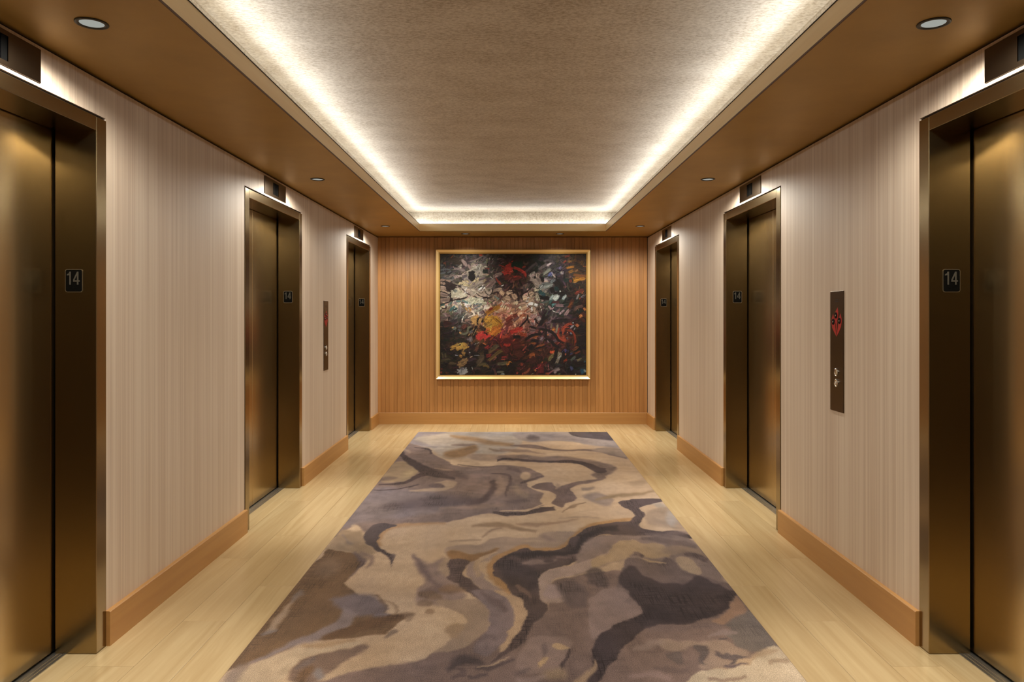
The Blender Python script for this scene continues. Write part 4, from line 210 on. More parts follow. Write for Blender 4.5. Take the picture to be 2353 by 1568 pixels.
 ((106,88,82),0.007,2.28,1.0,[0.626,4.115,0.64,4.156,0.649,4.176,0.659,4.187,0.675,4.19,0.693,4.184,0.71,4.174,0.725,4.16,0.74,4.143,0.754,4.128,0.769,4.117,0.783,4.107,0.796,4.1,0.807,4.094,0.816,4.09,0.826,4.096,0.837,4.12,0.849,4.154,0.86,4.18,0.871,4.191,0.88,4.193,0.888,4.187,0.894,4.173,0.898,4.152,0.901,4.128,0.905,4.1,0.908,4.069,0.912,4.04,0.917,4.014,0.923,3.989,0.933,3.967,0.947,3.947,0.965,3.93,0.982,3.914,0.999,3.901,1.016,3.889,1.033,3.874,1.052,3.853,1.071,3.828,1.087,3.807,1.099,3.797,1.108,3.79,1.114,3.764,1.123,3.699,1.129,3.619,1.114,3.561,1.075,3.536,1.017,3.53,0.934,3.532,0.802,3.534,0.645,3.545,0.534,3.58,0.507,3.659,0.529,3.768,0.557,3.874,0.578,3.965,0.604,4.049]),
 ((154,128,100),0.0036,2.38,1.0,[0.726,4.169,0.734,4.161,0.746,4.151,0.759,4.14,0.77,4.129,0.78,4.119,0.789,4.109,0.797,4.099,0.807,4.091,0.819,4.089,0.831,4.089,0.843,4.091,0.851,4.092,0.852,4.1,0.845,4.102,0.834,4.105,0.823,4.108,0.813,4.114,0.804,4.121,0.796,4.132,0.787,4.143,0.777,4.154,0.765,4.161,0.751,4.169,0.738,4.175,0.729,4.179]),
 ((70,57,56),0.0089,2.19,1.0,[0.551,3.885,0.568,3.934,0.591,3.986,0.613,4.027,0.63,4.05,0.644,4.06,0.656,4.058,0.666,4.044,0.673,4.018,0.679,3.991,0.682,3.963,0.684,3.933,0.689,3.908,0.699,3.895,0.711,3.886,0.724,3.874,0.735,3.852,0.745,3.826,0.759,3.807,0.78,3.801,0.804,3.803,0.826,3.801,0.844,3.789,0.86,3.773,0.88,3.774,0.906,3.808,0.936,3.859,0.961,3.897,0.976,3.906,0.986,3.899,0.995,3.885,1.007,3.862,1.02,3.831,1.031,3.807,1.043,3.801,1.054,3.801,1.063,3.791,1.067,3.757,1.07,3.714,1.074,3.68,1.083,3.665,1.093,3.659,1.096,3.649,1.092,3.629,1.081,3.604,1.056,3.58,1.017,3.555,0.964,3.53,0.893,3.513,0.781,3.503,0.652,3.501,0.561,3.513,0.543,3.551,0.564,3.606,0.58,3.659,0.571,3.702,0.555,3.742,0.544,3.78,0.541,3.815,0.543,3.848]),
 ((68,55,54),0.0039,1.9,1.0,[0.575,3.72,0.657,3.736,0.774,3.744,0.882,3.745,0.971,3.736,1.051,3.719,1.105,3.702,1.12,3.684,1.109,3.664,1.097,3.648,1.09,3.639,1.082,3.632,1.075,3.622,1.07,3.605,1.066,3.585,1.06,3.57,1.053,3.565,1.044,3.564,1.036,3.556,1.028,3.534,1.02,3.505,1.013,3.482,1.004,3.471,0.995,3.464,0.987,3.457,0.983,3.444,0.979,3.43,0.973,3.417,0.962,3.407,0.948,3.398,0.935,3.388,0.923,3.377,0.912,3.365,0.901,3.356,0.893,3.354,0.885,3.355,0.875,3.354,0.859,3.348,0.841,3.34,0.825,3.331,0.815,3.324,0.808,3.317,0.796,3.311,0.775,3.305,0.749,3.3,0.723,3.296,0.699,3.292,0.675,3.289,0.652,3.283,0.631,3.275,0.61,3.265,0.59,3.25,0.571,3.228,0.552,3.202,0.534,3.177,0.517,3.157,0.501,3.137,0.486,3.116,0.468,3.092,0.451,3.067,0.437,3.041,0.426,3.015,0.417,2.988,0.407,2.961,0.394,2.934,0.381,2.907,0.367,2.878,0.355,2.844,0.343,2.809,0.331,2.779,0.319,2.758,0.307,2.743,0.295,2.733,0.28,2.726,0.263,2.725,0.255,2.733,0.261,2.753,0.274,2.784,0.287,2.814,0.294,2.839,0.3,2.864,0.305,2.893,0.31,2.928,0.314,2.968,0.32,3.008,0.33,3.053,0.342,3.099,0.354,3.138,0.364,3.162,0.374,3.179,0.384,3.195,0.398,3.216,0.413,3.238,0.428,3.258,0.442,3.273,0.457,3.287,0.474,3.301,0.496,3.318,0.521,3.336,0.543,3.354,0.562,3.373,0.577,3.391,0.59,3.409,0.597,3.423,0.601,3.436,0.604,3.453,0.606,3.481,0.606,3.514,0.605,3.545,0.598,3.572,0.589,3.596,0.582,3.622,0.567,3.656,0.554,3.692]),
 ((56,45,45),0.0163,2.0,0.7,[0.634,3.491,0.659,3.489,0.692,3.468,0.727,3.448,0.766,3.435,0.808,3.424,0.846,3.417,0.879,3.414,0.907,3.416,0.933,3.427,0.957,3.453,0.979,3.489,0.994,3.523,0.991,3.552,0.981,3.578,0.98,3.602,1.004,3.628,1.039,3.652,1.063,3.66,1.07,3.647,1.066,3.618,1.053,3.579,1.029,3.523,0.997,3.458,0.961,3.407,0.92,3.377,0.874,3.359,0.829,3.346,0.785,3.335,0.741,3.327,0.702,3.327,0.665,3.332,0.632,3.345,0.611,3.366,0.607,3.407,0.616,3.458]),
 ((106,88,82),0.0192,1.88,0.6,[0.587,3.236,0.603,3.231,0.625,3.225,0.652,3.221,0.68,3.218,0.709,3.224,0.741,3.232,0.774,3.241,0.804,3.246,0.837,3.248,0.871,3.247,0.901,3.246,0.923,3.246,0.937,3.293,0.917,3.298,0.887,3.304,0.853,3.31,0.82,3.312,0.787,3.307,0.753,3.298,0.721,3.289,0.692,3.283,0.663,3.276,0.635,3.272,0.61,3.268,0.593,3.264]),
 ((134,112,103),0.0082,2.0,0.75,[0.334,3.16,0.344,3.144,0.364,3.17,0.385,3.2,0.405,3.224,0.427,3.253,0.451,3.28,0.478,3.304,0.508,3.326,0.534,3.348,0.555,3.37,0.572,3.391,0.586,3.411,0.595,3.428,0.6,3.445,0.603,3.464,0.605,3.488,0.604,3.514,0.601,3.54,0.595,3.564,0.587,3.588,0.581,3.613,0.579,3.641,0.579,3.67,0.574,3.696,0.559,3.718,0.538,3.737,0.515,3.745,0.491,3.741,0.466,3.725,0.44,3.696,0.413,3.656,0.385,3.602,0.363,3.523,0.347,3.394,0.335,3.251]),
 ((136,106,86),0.0061,1.98,1.0,[0.904,3.322,0.923,3.345,0.952,3.376,0.977,3.407,0.995,3.432,1.008,3.457,1.02,3.48,1.027,3.504,1.033,3.527,1.039,3.545,1.048,3.555,1.057,3.559,1.067,3.568,1.078,3.592,1.088,3.621,1.095,3.625,1.098,3.58,1.098,3.512,1.094,3.459,1.086,3.432,1.075,3.418,1.06,3.405,1.041,3.392,1.02,3.381,0.999,3.366,0.98,3.342,0.962,3.316,0.946,3.298,0.932,3.294,0.921,3.299,0.912,3.305,0.904,3.308,0.9,3.311]),
 ((106,93,85),0.0113,1.84,1.0,[1.06,3.405,1.077,3.43,1.092,3.454,1.102,3.432,1.108,3.327,1.108,3.189,1.102,3.091,1.09,3.055,1.072,3.049,1.053,3.045,1.031,3.034,1.008,3.025,0.989,3.023,0.977,3.03,0.968,3.042,0.959,3.055,0.948,3.066,0.937,3.078,0.93,3.091,0.93,3.106,0.934,3.124,0.936,3.142,0.93,3.158,0.921,3.174,0.919,3.191,0.932,3.21,0.951,3.231,0.964,3.25,0.962,3.263,0.953,3.273,0.951,3.288,0.965,3.312,0.986,3.341,1.007,3.366,1.025,3.382,1.043,3.394]),
 ((130,110,102),0.0094,1.85,0.9,[0.84,3.148,0.85,3.156,0.865,3.169,0.88,3.182,0.892,3.188,0.899,3.192,0.906,3.193,0.913,3.192,0.922,3.191,0.935,3.193,0.949,3.193,0.961,3.194,0.971,3.195,0.977,3.213,0.971,3.221,0.961,3.229,0.95,3.238,0.94,3.245,0.93,3.247,0.921,3.248,0.91,3.246,0.897,3.239,0.881,3.221,0.864,3.198,0.849,3.177,0.839,3.162]),
 ((140,116,99),0.0089,1.75,1.0,[0.623,3.138,0.643,3.143,0.671,3.138,0.699,3.133,0.723,3.13,0.746,3.126,0.774,3.125,0.813,3.129,0.857,3.134,0.891,3.133,0.909,3.119,0.917,3.098,0.925,3.08,0.939,3.07,0.953,3.063,0.962,3.053,0.965,3.038,0.964,3.02,0.958,3.004,0.943,2.991,0.924,2.98,0.905,2.977,0.888,2.985,0.871,3.001,0.858,3.016,0.85,3.029,0.845,3.041,0.84,3.045,0.833,3.036,0.826,3.02,0.826,3.0,0.839,2.978,0.859,2.953,0.869,2.931,0.866,2.911,0.855,2.894,0.837,2.882,0.809,2.876,0.774,2.874,0.748,2.877,0.736,2.884,0.732,2.896,0.735,2.912,0.75,2.934,0.773,2.961,0.791,2.989,0.803,3.018,0.811,3.047,0.809,3.07,0.795,3.08,0.772,3.083,0.748,3.08,0.725,3.07,0.701,3.055,0.68,3.045,0.659,3.042,0.639,3.043,0.625,3.053,0.618,3.078,0.616,3.113]),
 ((140,118,106),0.0145,1.78,0.7,[0.501,3.033,0.514,3.036,0.534,3.043,0.555,3.05,0.572,3.054,0.589,3.064,0.606,3.072,0.621,3.079,0.632,3.086,0.637,3.112,0.628,3.117,0.615,3.123,0.598,3.127,0.58,3.128,0.559,3.113,0.536,3.095,0.516,3.078,0.502,3.065]),
 ((98,83,77),0.0044,1.73,1.0,[0.748,3.076,0.765,3.089,0.79,3.097,0.808,3.096,0.813,3.077,0.81,3.05,0.804,3.024,0.795,3.006,0.784,2.991,0.774,2.977,0.767,2.965,0.761,2.955,0.759,2.946,0.76,2.935,0.765,2.925,0.766,2.918,0.762,2.918,0.754,2.922,0.747,2.929,0.743,2.941,0.74,2.956,0.74,2.973,0.746,2.989,0.755,3.007,0.76,3.024,0.756,3.043,0.748,3.061]),
 ((100,84,77),0.0053,1.72,1.0,[0.619,3.004,0.636,3.021,0.663,3.037,0.682,3.041,0.688,3.026,0.686,3.0,0.683,2.977,0.68,2.959,0.676,2.943,0.669,2.934,0.661,2.935,0.65,2.941,0.641,2.952,0.63,2.967,0.62,2.987]),
 ((96,82,78),0.0044,1.72,1.0,[0.837,3.042,0.841,3.037,0.845,3.024,0.85,3.015,0.859,3.017,0.87,3.023,0.879,3.024,0.884,3.015,0.887,3.001,0.895,2.991,0.914,2.991,0.937,2.995,0.949,2.994,0.94,2.984,0.919,2.968,0.902,2.953,0.891,2.939,0.883,2.925,0.875,2.914,0.864,2.908,0.852,2.905,0.847,2.908,0.854,2.92,0.869,2.937,0.876,2.952,0.868,2.961,0.852,2.968,0.839,2.975,0.832,2.982,0.829,2.99,0.827,2.999,0.829,3.014,0.833,3.032]),
 ((92,78,74),0.0037,1.81,1.0,[0.878,3.132,0.881,3.132,0.886,3.134,0.891,3.135,0.896,3.136,0.902,3.139,0.908,3.142,0.914,3.144,0.918,3.146,0.92,3.155,0.917,3.156,0.912,3.156,0.906,3.157,0.901,3.157,0.896,3.155,0.89,3.153,0.885,3.15,0.882,3.149]),
 ((98,82,80),0.0051,1.67,1.0,[0.827,2.882,0.832,2.881,0.84,2.879,0.85,2.878,0.863,2.88,0.879,2.889,0.898,2.902,0.916,2.914,0.929,2.923,0.93,2.93,0.918,2.926,0.901,2.918,0.883,2.91,0.868,2.906,0.857,2.904,0.848,2.903,0.839,2.904,0.834,2.904]),
 ((98,80,74),0.0102,1.66,0.7,[0.552,2.867,0.561,2.864,0.573,2.861,0.587,2.857,0.601,2.853,0.619,2.854,0.64,2.855,0.659,2.855,0.672,2.857,0.68,2.886,0.668,2.89,0.65,2.895,0.63,2.9,0.613,2.904,0.596,2.901,0.58,2.897,0.566,2.893,0.556,2.889]),
 ((136,112,104),0.0166,1.63,0.7,[0.448,2.8,0.462,2.802,0.483,2.805,0.505,2.808,0.523,2.807,0.541,2.806,0.559,2.802,0.576,2.797,0.587,2.794,0.6,2.835,0.589,2.841,0.573,2.85,0.554,2.859,0.534,2.864,0.511,2.857,0.486,2.847,0.465,2.836,0.45,2.828]),
 ((174,152,126),0.005,1.65,1.0,[0.636,2.759,0.646,2.777,0.659,2.795,0.672,2.811,0.687,2.825,0.702,2.838,0.716,2.849,0.725,2.857,0.732,2.863,0.745,2.867,0.772,2.869,0.806,2.869,0.834,2.871,0.852,2.876,0.865,2.884,0.879,2.892,0.898,2.899,0.919,2.907,0.938,2.919,0.95,2.938,0.959,2.962,0.973,2.985,0.997,3.006,1.026,3.027,1.053,3.045,1.074,3.075,1.093,3.103,1.106,3.08,1.114,2.967,1.117,2.82,1.113,2.719,1.116,2.69,1.113,2.694,1.066,2.7,0.93,2.696,0.751,2.695,0.622,2.7,0.592,2.715,0.613,2.738]),
 ((150,124,98),0.0106,1.74,0.8,[0.963,2.969,0.972,2.971,0.985,2.973,1.0,2.977,1.016,2.981,1.034,2.993,1.054,3.007,1.072,3.019,1.086,3.029,1.091,3.053,1.08,3.05,1.063,3.046,1.044,3.04,1.028,3.036,1.011,3.026,0.994,3.016,0.98,3.007,0.969,3.0]),
 ((142,118,96),0.0069,1.7,0.8,[1.004,2.923,1.012,2.923,1.023,2.925,1.037,2.926,1.049,2.927,1.062,2.93,1.077,2.933,1.09,2.936,1.099,2.938,1.109,2.969,1.101,2.969,1.088,2.968,1.074,2.967,1.06,2.965,1.046,2.958,1.031,2.951,1.017,2.944,1.008,2.938]),
 ((134,110,92),0.0066,1.62,0.9,[0.735,2.773,0.749,2.776,0.769,2.781,0.791,2.786,0.811,2.79,0.832,2.795,0.854,2.799,0.874,2.804,0.888,2.807,0.892,2.821,0.879,2.821,0.86,2.82,0.838,2.819,0.818,2.817,0.797,2.813,0.774,2.808,0.755,2.803,0.741,2.8]),
 ((142,118,106),0.0125,1.76,0.6,[0.047,3.106,0.064,3.14,0.082,3.156,0.103,3.167,0.126,3.174,0.152,3.175,0.176,3.175,0.197,3.177,0.215,3.177,0.23,3.171,0.241,3.156,0.247,3.136,0.249,3.114,0.248,3.094,0.242,3.073,0.235,3.043,0.228,2.995,0.219,2.941,0.204,2.897,0.177,2.868,0.142,2.849,0.108,2.842,0.071,2.847,0.034,2.864,0.01,2.897,0.011,2.958,0.028,3.039]),
 ((168,138,106),0.0036,1.77,1.0,[0.167,3.08,0.175,3.092,0.188,3.103,0.201,3.107,0.208,3.099,0.214,3.084,0.219,3.07,0.225,3.059,0.231,3.049,0.23,3.043,0.218,3.042,0.201,3.044,0.186,3.049,0.176,3.058,0.169,3.069]),
 ((164,134,100),0.0035,1.7,1.0,[0.12,2.981,0.131,2.986,0.143,2.981,0.149,2.972,0.145,2.958,0.136,2.94,0.127,2.925,0.119,2.912,0.111,2.901,0.107,2.902,0.108,2.923,0.113,2.957]),
 ((84,68,64),0.0052,1.69,1.0,[0.229,3.047,0.224,3.031,0.217,3.009,0.21,2.981,0.202,2.952,0.194,2.916,0.185,2.875,0.177,2.838,0.171,2.813,0.182,2.805,0.188,2.83,0.197,2.866,0.207,2.906,0.216,2.94,0.223,2.97,0.229,2.998,0.234,3.022,0.238,3.039]),
 ((152,126,98),0.02,1.64,0.7,[0.209,2.836,0.207,2.826,0.203,2.817,0.198,2.808,0.191,2.801,0.182,2.796,0.173,2.792,0.163,2.79,0.153,2.79,0.143,2.792,0.134,2.796,0.126,2.801,0.12,2.808,0.115,2.817,0.112,2.826,0.111,2.836,0.113,2.845,0.117,2.855,0.122,2.863,0.129,2.87,0.138,2.877,0.147,2.881,0.158,2.883,0.168,2.883,0.178,2.881,0.187,2.877,0.195,2.87,0.202,2.863,0.206,2.855,0.209,2.845]),
 ((156,128,100),0.0084,1.64,0.85,[0.326,2.954,0.322,2.942,0.317,2.925,0.312,2.908,0.306,2.892,0.298,2.874,0.289,2.854,0.279,2.836,0.269,2.82,0.259,2.807,0.246,2.794,0.234,2.783,0.226,2.775,0.231,2.741,0.24,2.747,0.252,2.757,0.266,2.769,0.28,2.785,0.292,2.805,0.303,2.828,0.313,2.851,0.322,2.874,0.327,2.898,0.33,2.921,0.331,2.94,0.331,2.953]),
 ((74,61,59),0.0155,1.69,0.85,[-0.246,2.861,-0.238,2.873,-0.226,2.891,-0.214,2.909,-0.203,2.918,-0.196,2.923,-0.187,2.925,-0.178,2.924,-0.167,2.922,-0.155,2.923,-0.14,2.92,-0.126,2.916,-0.115,2.915,-0.112,2.935,-0.121,2.949,-0.134,2.967,-0.15,2.986,-0.165,3.001,-0.18,3.004,-0.194,3.005,-0.209,3.001,-0.224,2.99,-0.237,2.966,-0.248,2.937,-0.257,2.91,-0.262,2.892]),
 ((78,64,62),0.0086,1.68,0.8,[-0.142,2.886,-0.133,2.883,-0.119,2.878,-0.103,2.874,-0.088,2.873,-0.074,2.878,-0.062,2.886,-0.049,2.895,-0.037,2.905,-0.025,2.917,-0.013,2.931,-0.002,2.945,0.005,2.954,0.002,2.967,-0.006,2.961,-0.017,2.951,-0.03,2.94,-0.042,2.931,-0.054,2.923,-0.066,2.916,-0.079,2.911,-0.091,2.907,-0.104,2.903,-0.119,2.902,-0.133,2.902,-0.143,2.9]),
 ((156,130,106),0.0026,1.69,1.0,[-0.136,2.899,-0.127,2.899,-0.115,2.9,-0.101,2.902,-0.089,2.904,-0.08,2.907,-0.072,2.911,-0.064,2.916,-0.055,2.924,-0.044,2.937,-0.032,2.954,-0.02,2.97,-0.013,2.982,-0.014,2.987,-0.022,2.977,-0.034,2.963,-0.047,2.949,-0.059,2.938,-0.067,2.93,-0.074,2.924,-0.082,2.919,-0.09,2.915,-0.102,2.911,-0.115,2.908,-0.128,2.906,-0.137,2.905]),
 ((82,68,66),0.0067,1.63,0.8,[-0.169,2.829,-0.168,2.826,-0.166,2.819,-0.16,2.811,-0.151,2.809,-0.138,2.815,-0.121,2.825,-0.104,2.835,-0.093,2.843,-0.096,2.862,-0.108,2.856,-0.125,2.848,-0.142,2.84,-0.154,2.835,-0.158,2.835,-0.159,2.836,-0.16,2.838,-0.162,2.842]),
 ((84,68,66),0.01,1.64,0.6,[-0.226,2.794,-0.217,2.796,-0.205,2.802,-0.192,2.811,-0.18,2.829,-0.183,2.863,-0.191,2.883,-0.199,2.897,-0.205,2.905,-0.214,2.889,-0.211,2.876,-0.206,2.861,-0.204,2.85,-0.205,2.856,-0.206,2.85,-0.214,2.836,-0.224,2.822,-0.231,2.812]),
 ((92,76,72),0.0135,1.65,0.6,[0.005,2.826,0.013,2.828,0.024,2.833,0.036,2.838,0.047,2.844,0.056,2.856,0.063,2.868,0.069,2.88,0.073,2.888,0.068,2.905,0.063,2.901,0.055,2.894,0.047,2.887,0.039,2.881,0.031,2.871,0.02,2.861,0.009,2.852,0.002,2.845]),
 ((94,78,74),0.0107,1.75,0.6,[0.122,3.083,0.123,3.071,0.124,3.056,0.126,3.04,0.126,3.028,0.126,3.015,0.125,2.999,0.123,2.983,0.122,2.971,0.132,2.965,0.135,2.974,0.139,2.989,0.143,3.007,0.147,3.028,0.147,3.049,0.145,3.069,0.144,3.086,0.142,3.097]),
 ((150,128,118),0.0165,1.61,0.6,[0.122,2.832,0.113,2.827,0.101,2.82,0.087,2.813,0.073,2.809,0.058,2.807,0.04,2.807,0.022,2.808,0.01,2.809,0.01,2.77,0.022,2.77,0.039,2.768,0.058,2.768,0.075,2.771,0.091,2.78,0.105,2.792,0.117,2.804,0.125,2.813]),
]
ART = [
 (0,(52,36,24),0.0383,[0.0565,0.7979,0.1213,0.7832,0.1743,0.7744]),
 (0,(120,55,30),0.0133,[0.0241,0.7655,0.0417,0.7655]),
 (0,(140,70,35),0.0053,[0.0741,0.8009,0.0918,0.8186]),
 (0,(88,92,96),0.01,[0.0005,0.7184,0.0417,0.7243,0.0741,0.7184]),
 (0,(88,92,96),0.01,[0.0005,0.6949,0.0417,0.7007]),
 (0,(88,92,96),0.01,[0.0035,0.7538,0.0241,0.7479]),
 (0,(88,92,96),0.01,[0.027,0.6742,0.0653,0.6772,0.1065,0.6949]),
 (0,(88,92,96),0.01,[0.083,0.6536,0.0977,0.6772]),
 (0,(88,92,96),0.01,[0.0506,0.7007,0.08,0.7125]),
 (0,(128,110,104),0.0147,[0.027,0.6742,0.0653,0.6787,0.1007,0.689]),
 (0,(90,75,78),0.0124,[0.1743,0.8215,0.1861,0.7891]),
 (0,(82,68,70),0.0135,[0.2273,0.8244,0.2509,0.7921]),
 (0,(78,66,68),0.0118,[0.3304,0.795,0.3598,0.8186]),
 (0,(70,60,64),0.0106,[0.4276,0.8215,0.457,0.8068]),
 (0,(128,112,110),0.0082,[0.2008,0.7759,0.2509,0.7906,0.2862,0.8112,0.3127,0.8156]),
 (0,(104,90,90),0.0118,[0.2037,0.7597,0.2568,0.77,0.295,0.7773]),
 (0,(118,104,102),0.0118,[0.2744,0.7655,0.3009,0.7582,0.3274,0.7479]),
 (0,(96,84,86),0.0106,[0.2862,0.7832,0.3216,0.7921,0.3481,0.7979]),
 (0,(150,126,122),0.0212,[0.1507,0.7891,0.1713,0.7626,0.1861,0.739]),
 (0,(142,116,112),0.0159,[0.192,0.7567,0.2037,0.7361,0.2126,0.7184]),
 (0,(152,132,130),0.0135,[0.0889,0.7317,0.1331,0.7243,0.1772,0.7184]),
 (0,(200,188,165),0.0106,[0.1331,0.742,0.1463,0.7317]),
 (0,(150,140,130),0.0118,[0.1272,0.739,0.1507,0.7567]),
 (0,(70,56,60),0.0177,[0.136,0.7066,0.1419,0.6831]),
 (0,(70,40,42),0.0118,[0.3539,0.7508,0.3775,0.742]),
 (0,(96,70,70),0.0059,[0.3274,0.7066,0.3422,0.6831]),
 (1,(166,154,138),0,[0.2037,0.7125,0.2509,0.742,0.2965,0.7449,0.3024,0.7066,0.2921,0.689,0.2626,0.6816,0.2523,0.6522,0.2155,0.6463,0.1743,0.6683,0.1949,0.6949]),
 (0,(176,164,148),0.0265,[0.2126,0.7125,0.2626,0.7331,0.295,0.742]),
 (0,(160,148,136),0.0236,[0.2273,0.689,0.2626,0.7066,0.298,0.7184]),
 (0,(112,100,104),0.0206,[0.2597,0.6801,0.2568,0.6536]),
 (0,(96,86,92),0.0177,[0.1507,0.6654,0.192,0.6831]),
 (0,(205,192,160),0.0177,[0.2214,0.6801,0.2509,0.6949]),
 (1,(206,186,144),0,[0.1331,0.6315,0.1566,0.6448,0.192,0.6271,0.2332,0.6463,0.295,0.6551,0.2656,0.6212,0.2096,0.605,0.1743,0.6153]),
 (0,(198,178,132),0.0177,[0.1861,0.6477,0.2037,0.6271,0.1861,0.6124]),
 (0,(150,134,130),0.0177,[0.1802,0.6654,0.2008,0.6536,0.2096,0.636,0.1861,0.6212]),
 (0,(158,142,128),0.0295,[0.1949,0.5903,0.2479,0.6212,0.3009,0.6463]),
 (0,(120,100,100),0.0147,[0.2214,0.6242,0.242,0.6271]),
 (0,(176,160,148),0.0177,[0.2332,0.5888,0.2626,0.6153,0.295,0.6242]),
 (1,(24,17,18),0,[0.2008,0.6801,0.2185,0.7066,0.2273,0.6713,0.2332,0.6566,0.2126,0.6595]),
 (0,(30,40,36),0.0324,[0.3098,0.7243,0.3127,0.6919]),
 (0,(24,17,18),0.0059,[0.2244,0.7037,0.242,0.7066]),
 (0,(24,17,18),0.0047,[0.2656,0.6993,0.2715,0.7007]),
 (0,(190,184,160),0.0088,[0.3039,0.7449,0.3245,0.7376]),
 (0,(140,130,120),0.0118,[0.2685,0.6683,0.3157,0.6801]),
 (0,(118,98,104),0.013,[0.2626,0.6507,0.3157,0.6683]),
 (0,(84,66,70),0.0147,[0.3009,0.6271,0.3451,0.6477]),
 (0,(90,72,74),0.0177,[0.3157,0.6536,0.3598,0.6654]),
 (0,(172,138,122),0.0183,[0.0005,0.6315,0.0388,0.6242]),
 (0,(166,132,116),0.0153,[0.0005,0.6507,0.0447,0.6463,0.083,0.6389]),
 (0,(180,150,134),0.0247,[0.0011,0.5977,0.0594,0.5977]),
 (0,(182,150,137),0.0271,[0.002,0.5579,0.0683,0.5446]),
 (0,(166,137,124),0.0224,[0.0029,0.5137,0.0653,0.5167]),
 (0,(160,134,122),0.0147,[0.08,0.5299,0.1154,0.5255,0.1566,0.5284]),
 (0,(178,158,140),0.0147,[0.0741,0.6183,0.1007,0.6153,0.1272,0.6124]),
 (0,(190,165,150),0.0135,[0.1007,0.5947,0.1419,0.5859]),
 (1,(208,198,172),0,[0.0845,0.5874,0.1095,0.5918,0.1331,0.577,0.1596,0.5741,0.1875,0.5446,0.1743,0.5329,0.1331,0.5358,0.08,0.5388,0.0756,0.5653]),
 (0,(150,155,150),0.0177,[0.0948,0.5859,0.1154,0.5682]),
 (0,(216,206,182),0.0206,[0.1331,0.5535,0.1802,0.5446]),
 (1,(192,172,156),0,[0.1331,0.605,0.1743,0.6006,0.2126,0.5888,0.245,0.577,0.2921,0.5594,0.3024,0.5476,0.2626,0.5441,0.2332,0.5505,0.2126,0.5402,0.1743,0.5741,0.1448,0.5932]),
 (0,(205,188,168),0.0177,[0.2096,0.5829,0.242,0.5741]),
 (0,(204,190,170),0.0206,[0.2332,0.5594,0.2626,0.5682]),
 (0,(190,170,155),0.0265,[0.3039,0.5888,0.3274,0.5594,0.351,0.5535]),
 (0,(200,176,156),0.0177,[0.2509,0.5535,0.298,0.5417]),
 (0,(178,150,138),0.0147,[0.1743,0.577,0.2037,0.5505]),
 (0,(195,180,165),0.0177,[0.1448,0.6065,0.192,0.5977]),
 (0,(38,24,26),0.0065,[0.0005,0.6448,0.0447,0.6389,0.0918,0.6212,0.1331,0.6065,0.1537,0.5859]),
 (0,(38,24,26),0.0059,[0.0005,0.6153,0.0506,0.6094,0.0683,0.5947]),
 (0,(38,24,26),0.0059,[0.0005,0.5741,0.0388,0.5623,0.0712,0.5446]),
 (0,(38,24,26),0.0059,[0.0005,0.5314,0.0653,0.5284]),
 (0,(38,24,26),0.0094,[0.0727,0.58,0.0712,0.5152]),
 (0,(38,24,26),0.0077,[0.0859,0.5117,0.1448,0.5211,0.1861,0.5329,0.2008,0.5432]),
 (0,(38,24,26),0.0065,[0.1507,0.5918,0.1861,0.5594,0.2155,0.5432]),
 (0,(38,24,26),0.0059,[0.2302,0.5388,0.2774,0.527,0.3628,0.5284]),
 (0,(38,24,26),0.0053,[0.245,0.5623,0.2803,0.5388,0.351,0.5299]),
 (0,(38,24,26),0.0047,[0.2715,0.603,0.3039,0.6065]),
 (0,(38,24,26),0.0059,[0.3363,0.5461,0.3657,0.5623,0.4099,0.5688]),
 (0,(38,24,26),0.0053,[0.3039,0.5888,0.3157,0.5594,0.3392,0.5461]),
 (0,(38,24,26),0.0059,[0.0005,0.4857,0.0565,0.4975,0.0771,0.5181]),
 (0,(38,24,26),0.0053,[0.2626,0.5181,0.3216,0.5005]),
 (1,(45,26,28),0,[0.0417,0.6301,0.0948,0.6153,0.0918,0.5918,0.0683,0.58,0.0476,0.6065]),
 (0,(38,24,26),0.0177,[0.08,0.527,0.08,0.5034]),
 (1,(204,200,172),0,[0.1787,0.5108,0.2332,0.5329,0.2656,0.5181,0.3098,0.4931,0.3068,0.4843,0.2626,0.4961,0.2185,0.4999,0.1861,0.4961]),
 (0,(118,148,145),0.013,[0.1478,0.5152,0.2037,0.4887]),
 (0,(72,112,110),0.0153,[0.0653,0.4357,0.0859,0.4592,0.1095,0.474]),
 (0,(60,95,90),0.0118,[0.002,0.4754,0.0359,0.4857]),
 (0,(100,110,114),0.01,[0.2273,0.4769,0.2626,0.4887,0.295,0.4799]),
 (0,(120,128,130),0.01,[0.2332,0.4592,0.2803,0.474]),
 (0,(188,182,162),0.0177,[0.2332,0.4371,0.2774,0.4475,0.295,0.4622]),
 (0,(142,133,132),0.0212,[0.136,0.4828,0.1345,0.4165]),
 (0,(188,142,82),0.0118,[0.1743,0.4637,0.1905,0.4371]),
 (0,(192,147,92),0.0153,[0.1934,0.4637,0.217,0.4401]),
 (0,(168,148,148),0.0188,[0.0918,0.4975,0.1257,0.4857]),
 (0,(100,135,132),0.0106,[0.1095,0.5064,0.1448,0.5034]),
 (0,(128,110,70),0.0088,[0.1566,0.4887,0.1596,0.4622]),
 (0,(30,60,60),0.0118,[0.0918,0.4445,0.1213,0.4592]),
 (0,(90,125,122),0.0088,[0.0653,0.4799,0.083,0.5034]),
 (0,(25,110,50),0.0041,[0.2302,0.4916,0.242,0.4961]),
 (0,(40,140,40),0.0035,[0.3363,0.5034,0.3481,0.5064]),
 (0,(120,140,135),0.0118,[0.3746,0.5417,0.404,0.5152]),
 (0,(142,112,106),0.0271,[0.3245,0.6036,0.3598,0.6301,0.3805,0.6507]),
 (0,(152,127,117),0.0188,[0.3775,0.6831,0.4276,0.6963]),
 (0,(120,92,88),0.0118,[0.3716,0.6683,0.4099,0.6831]),
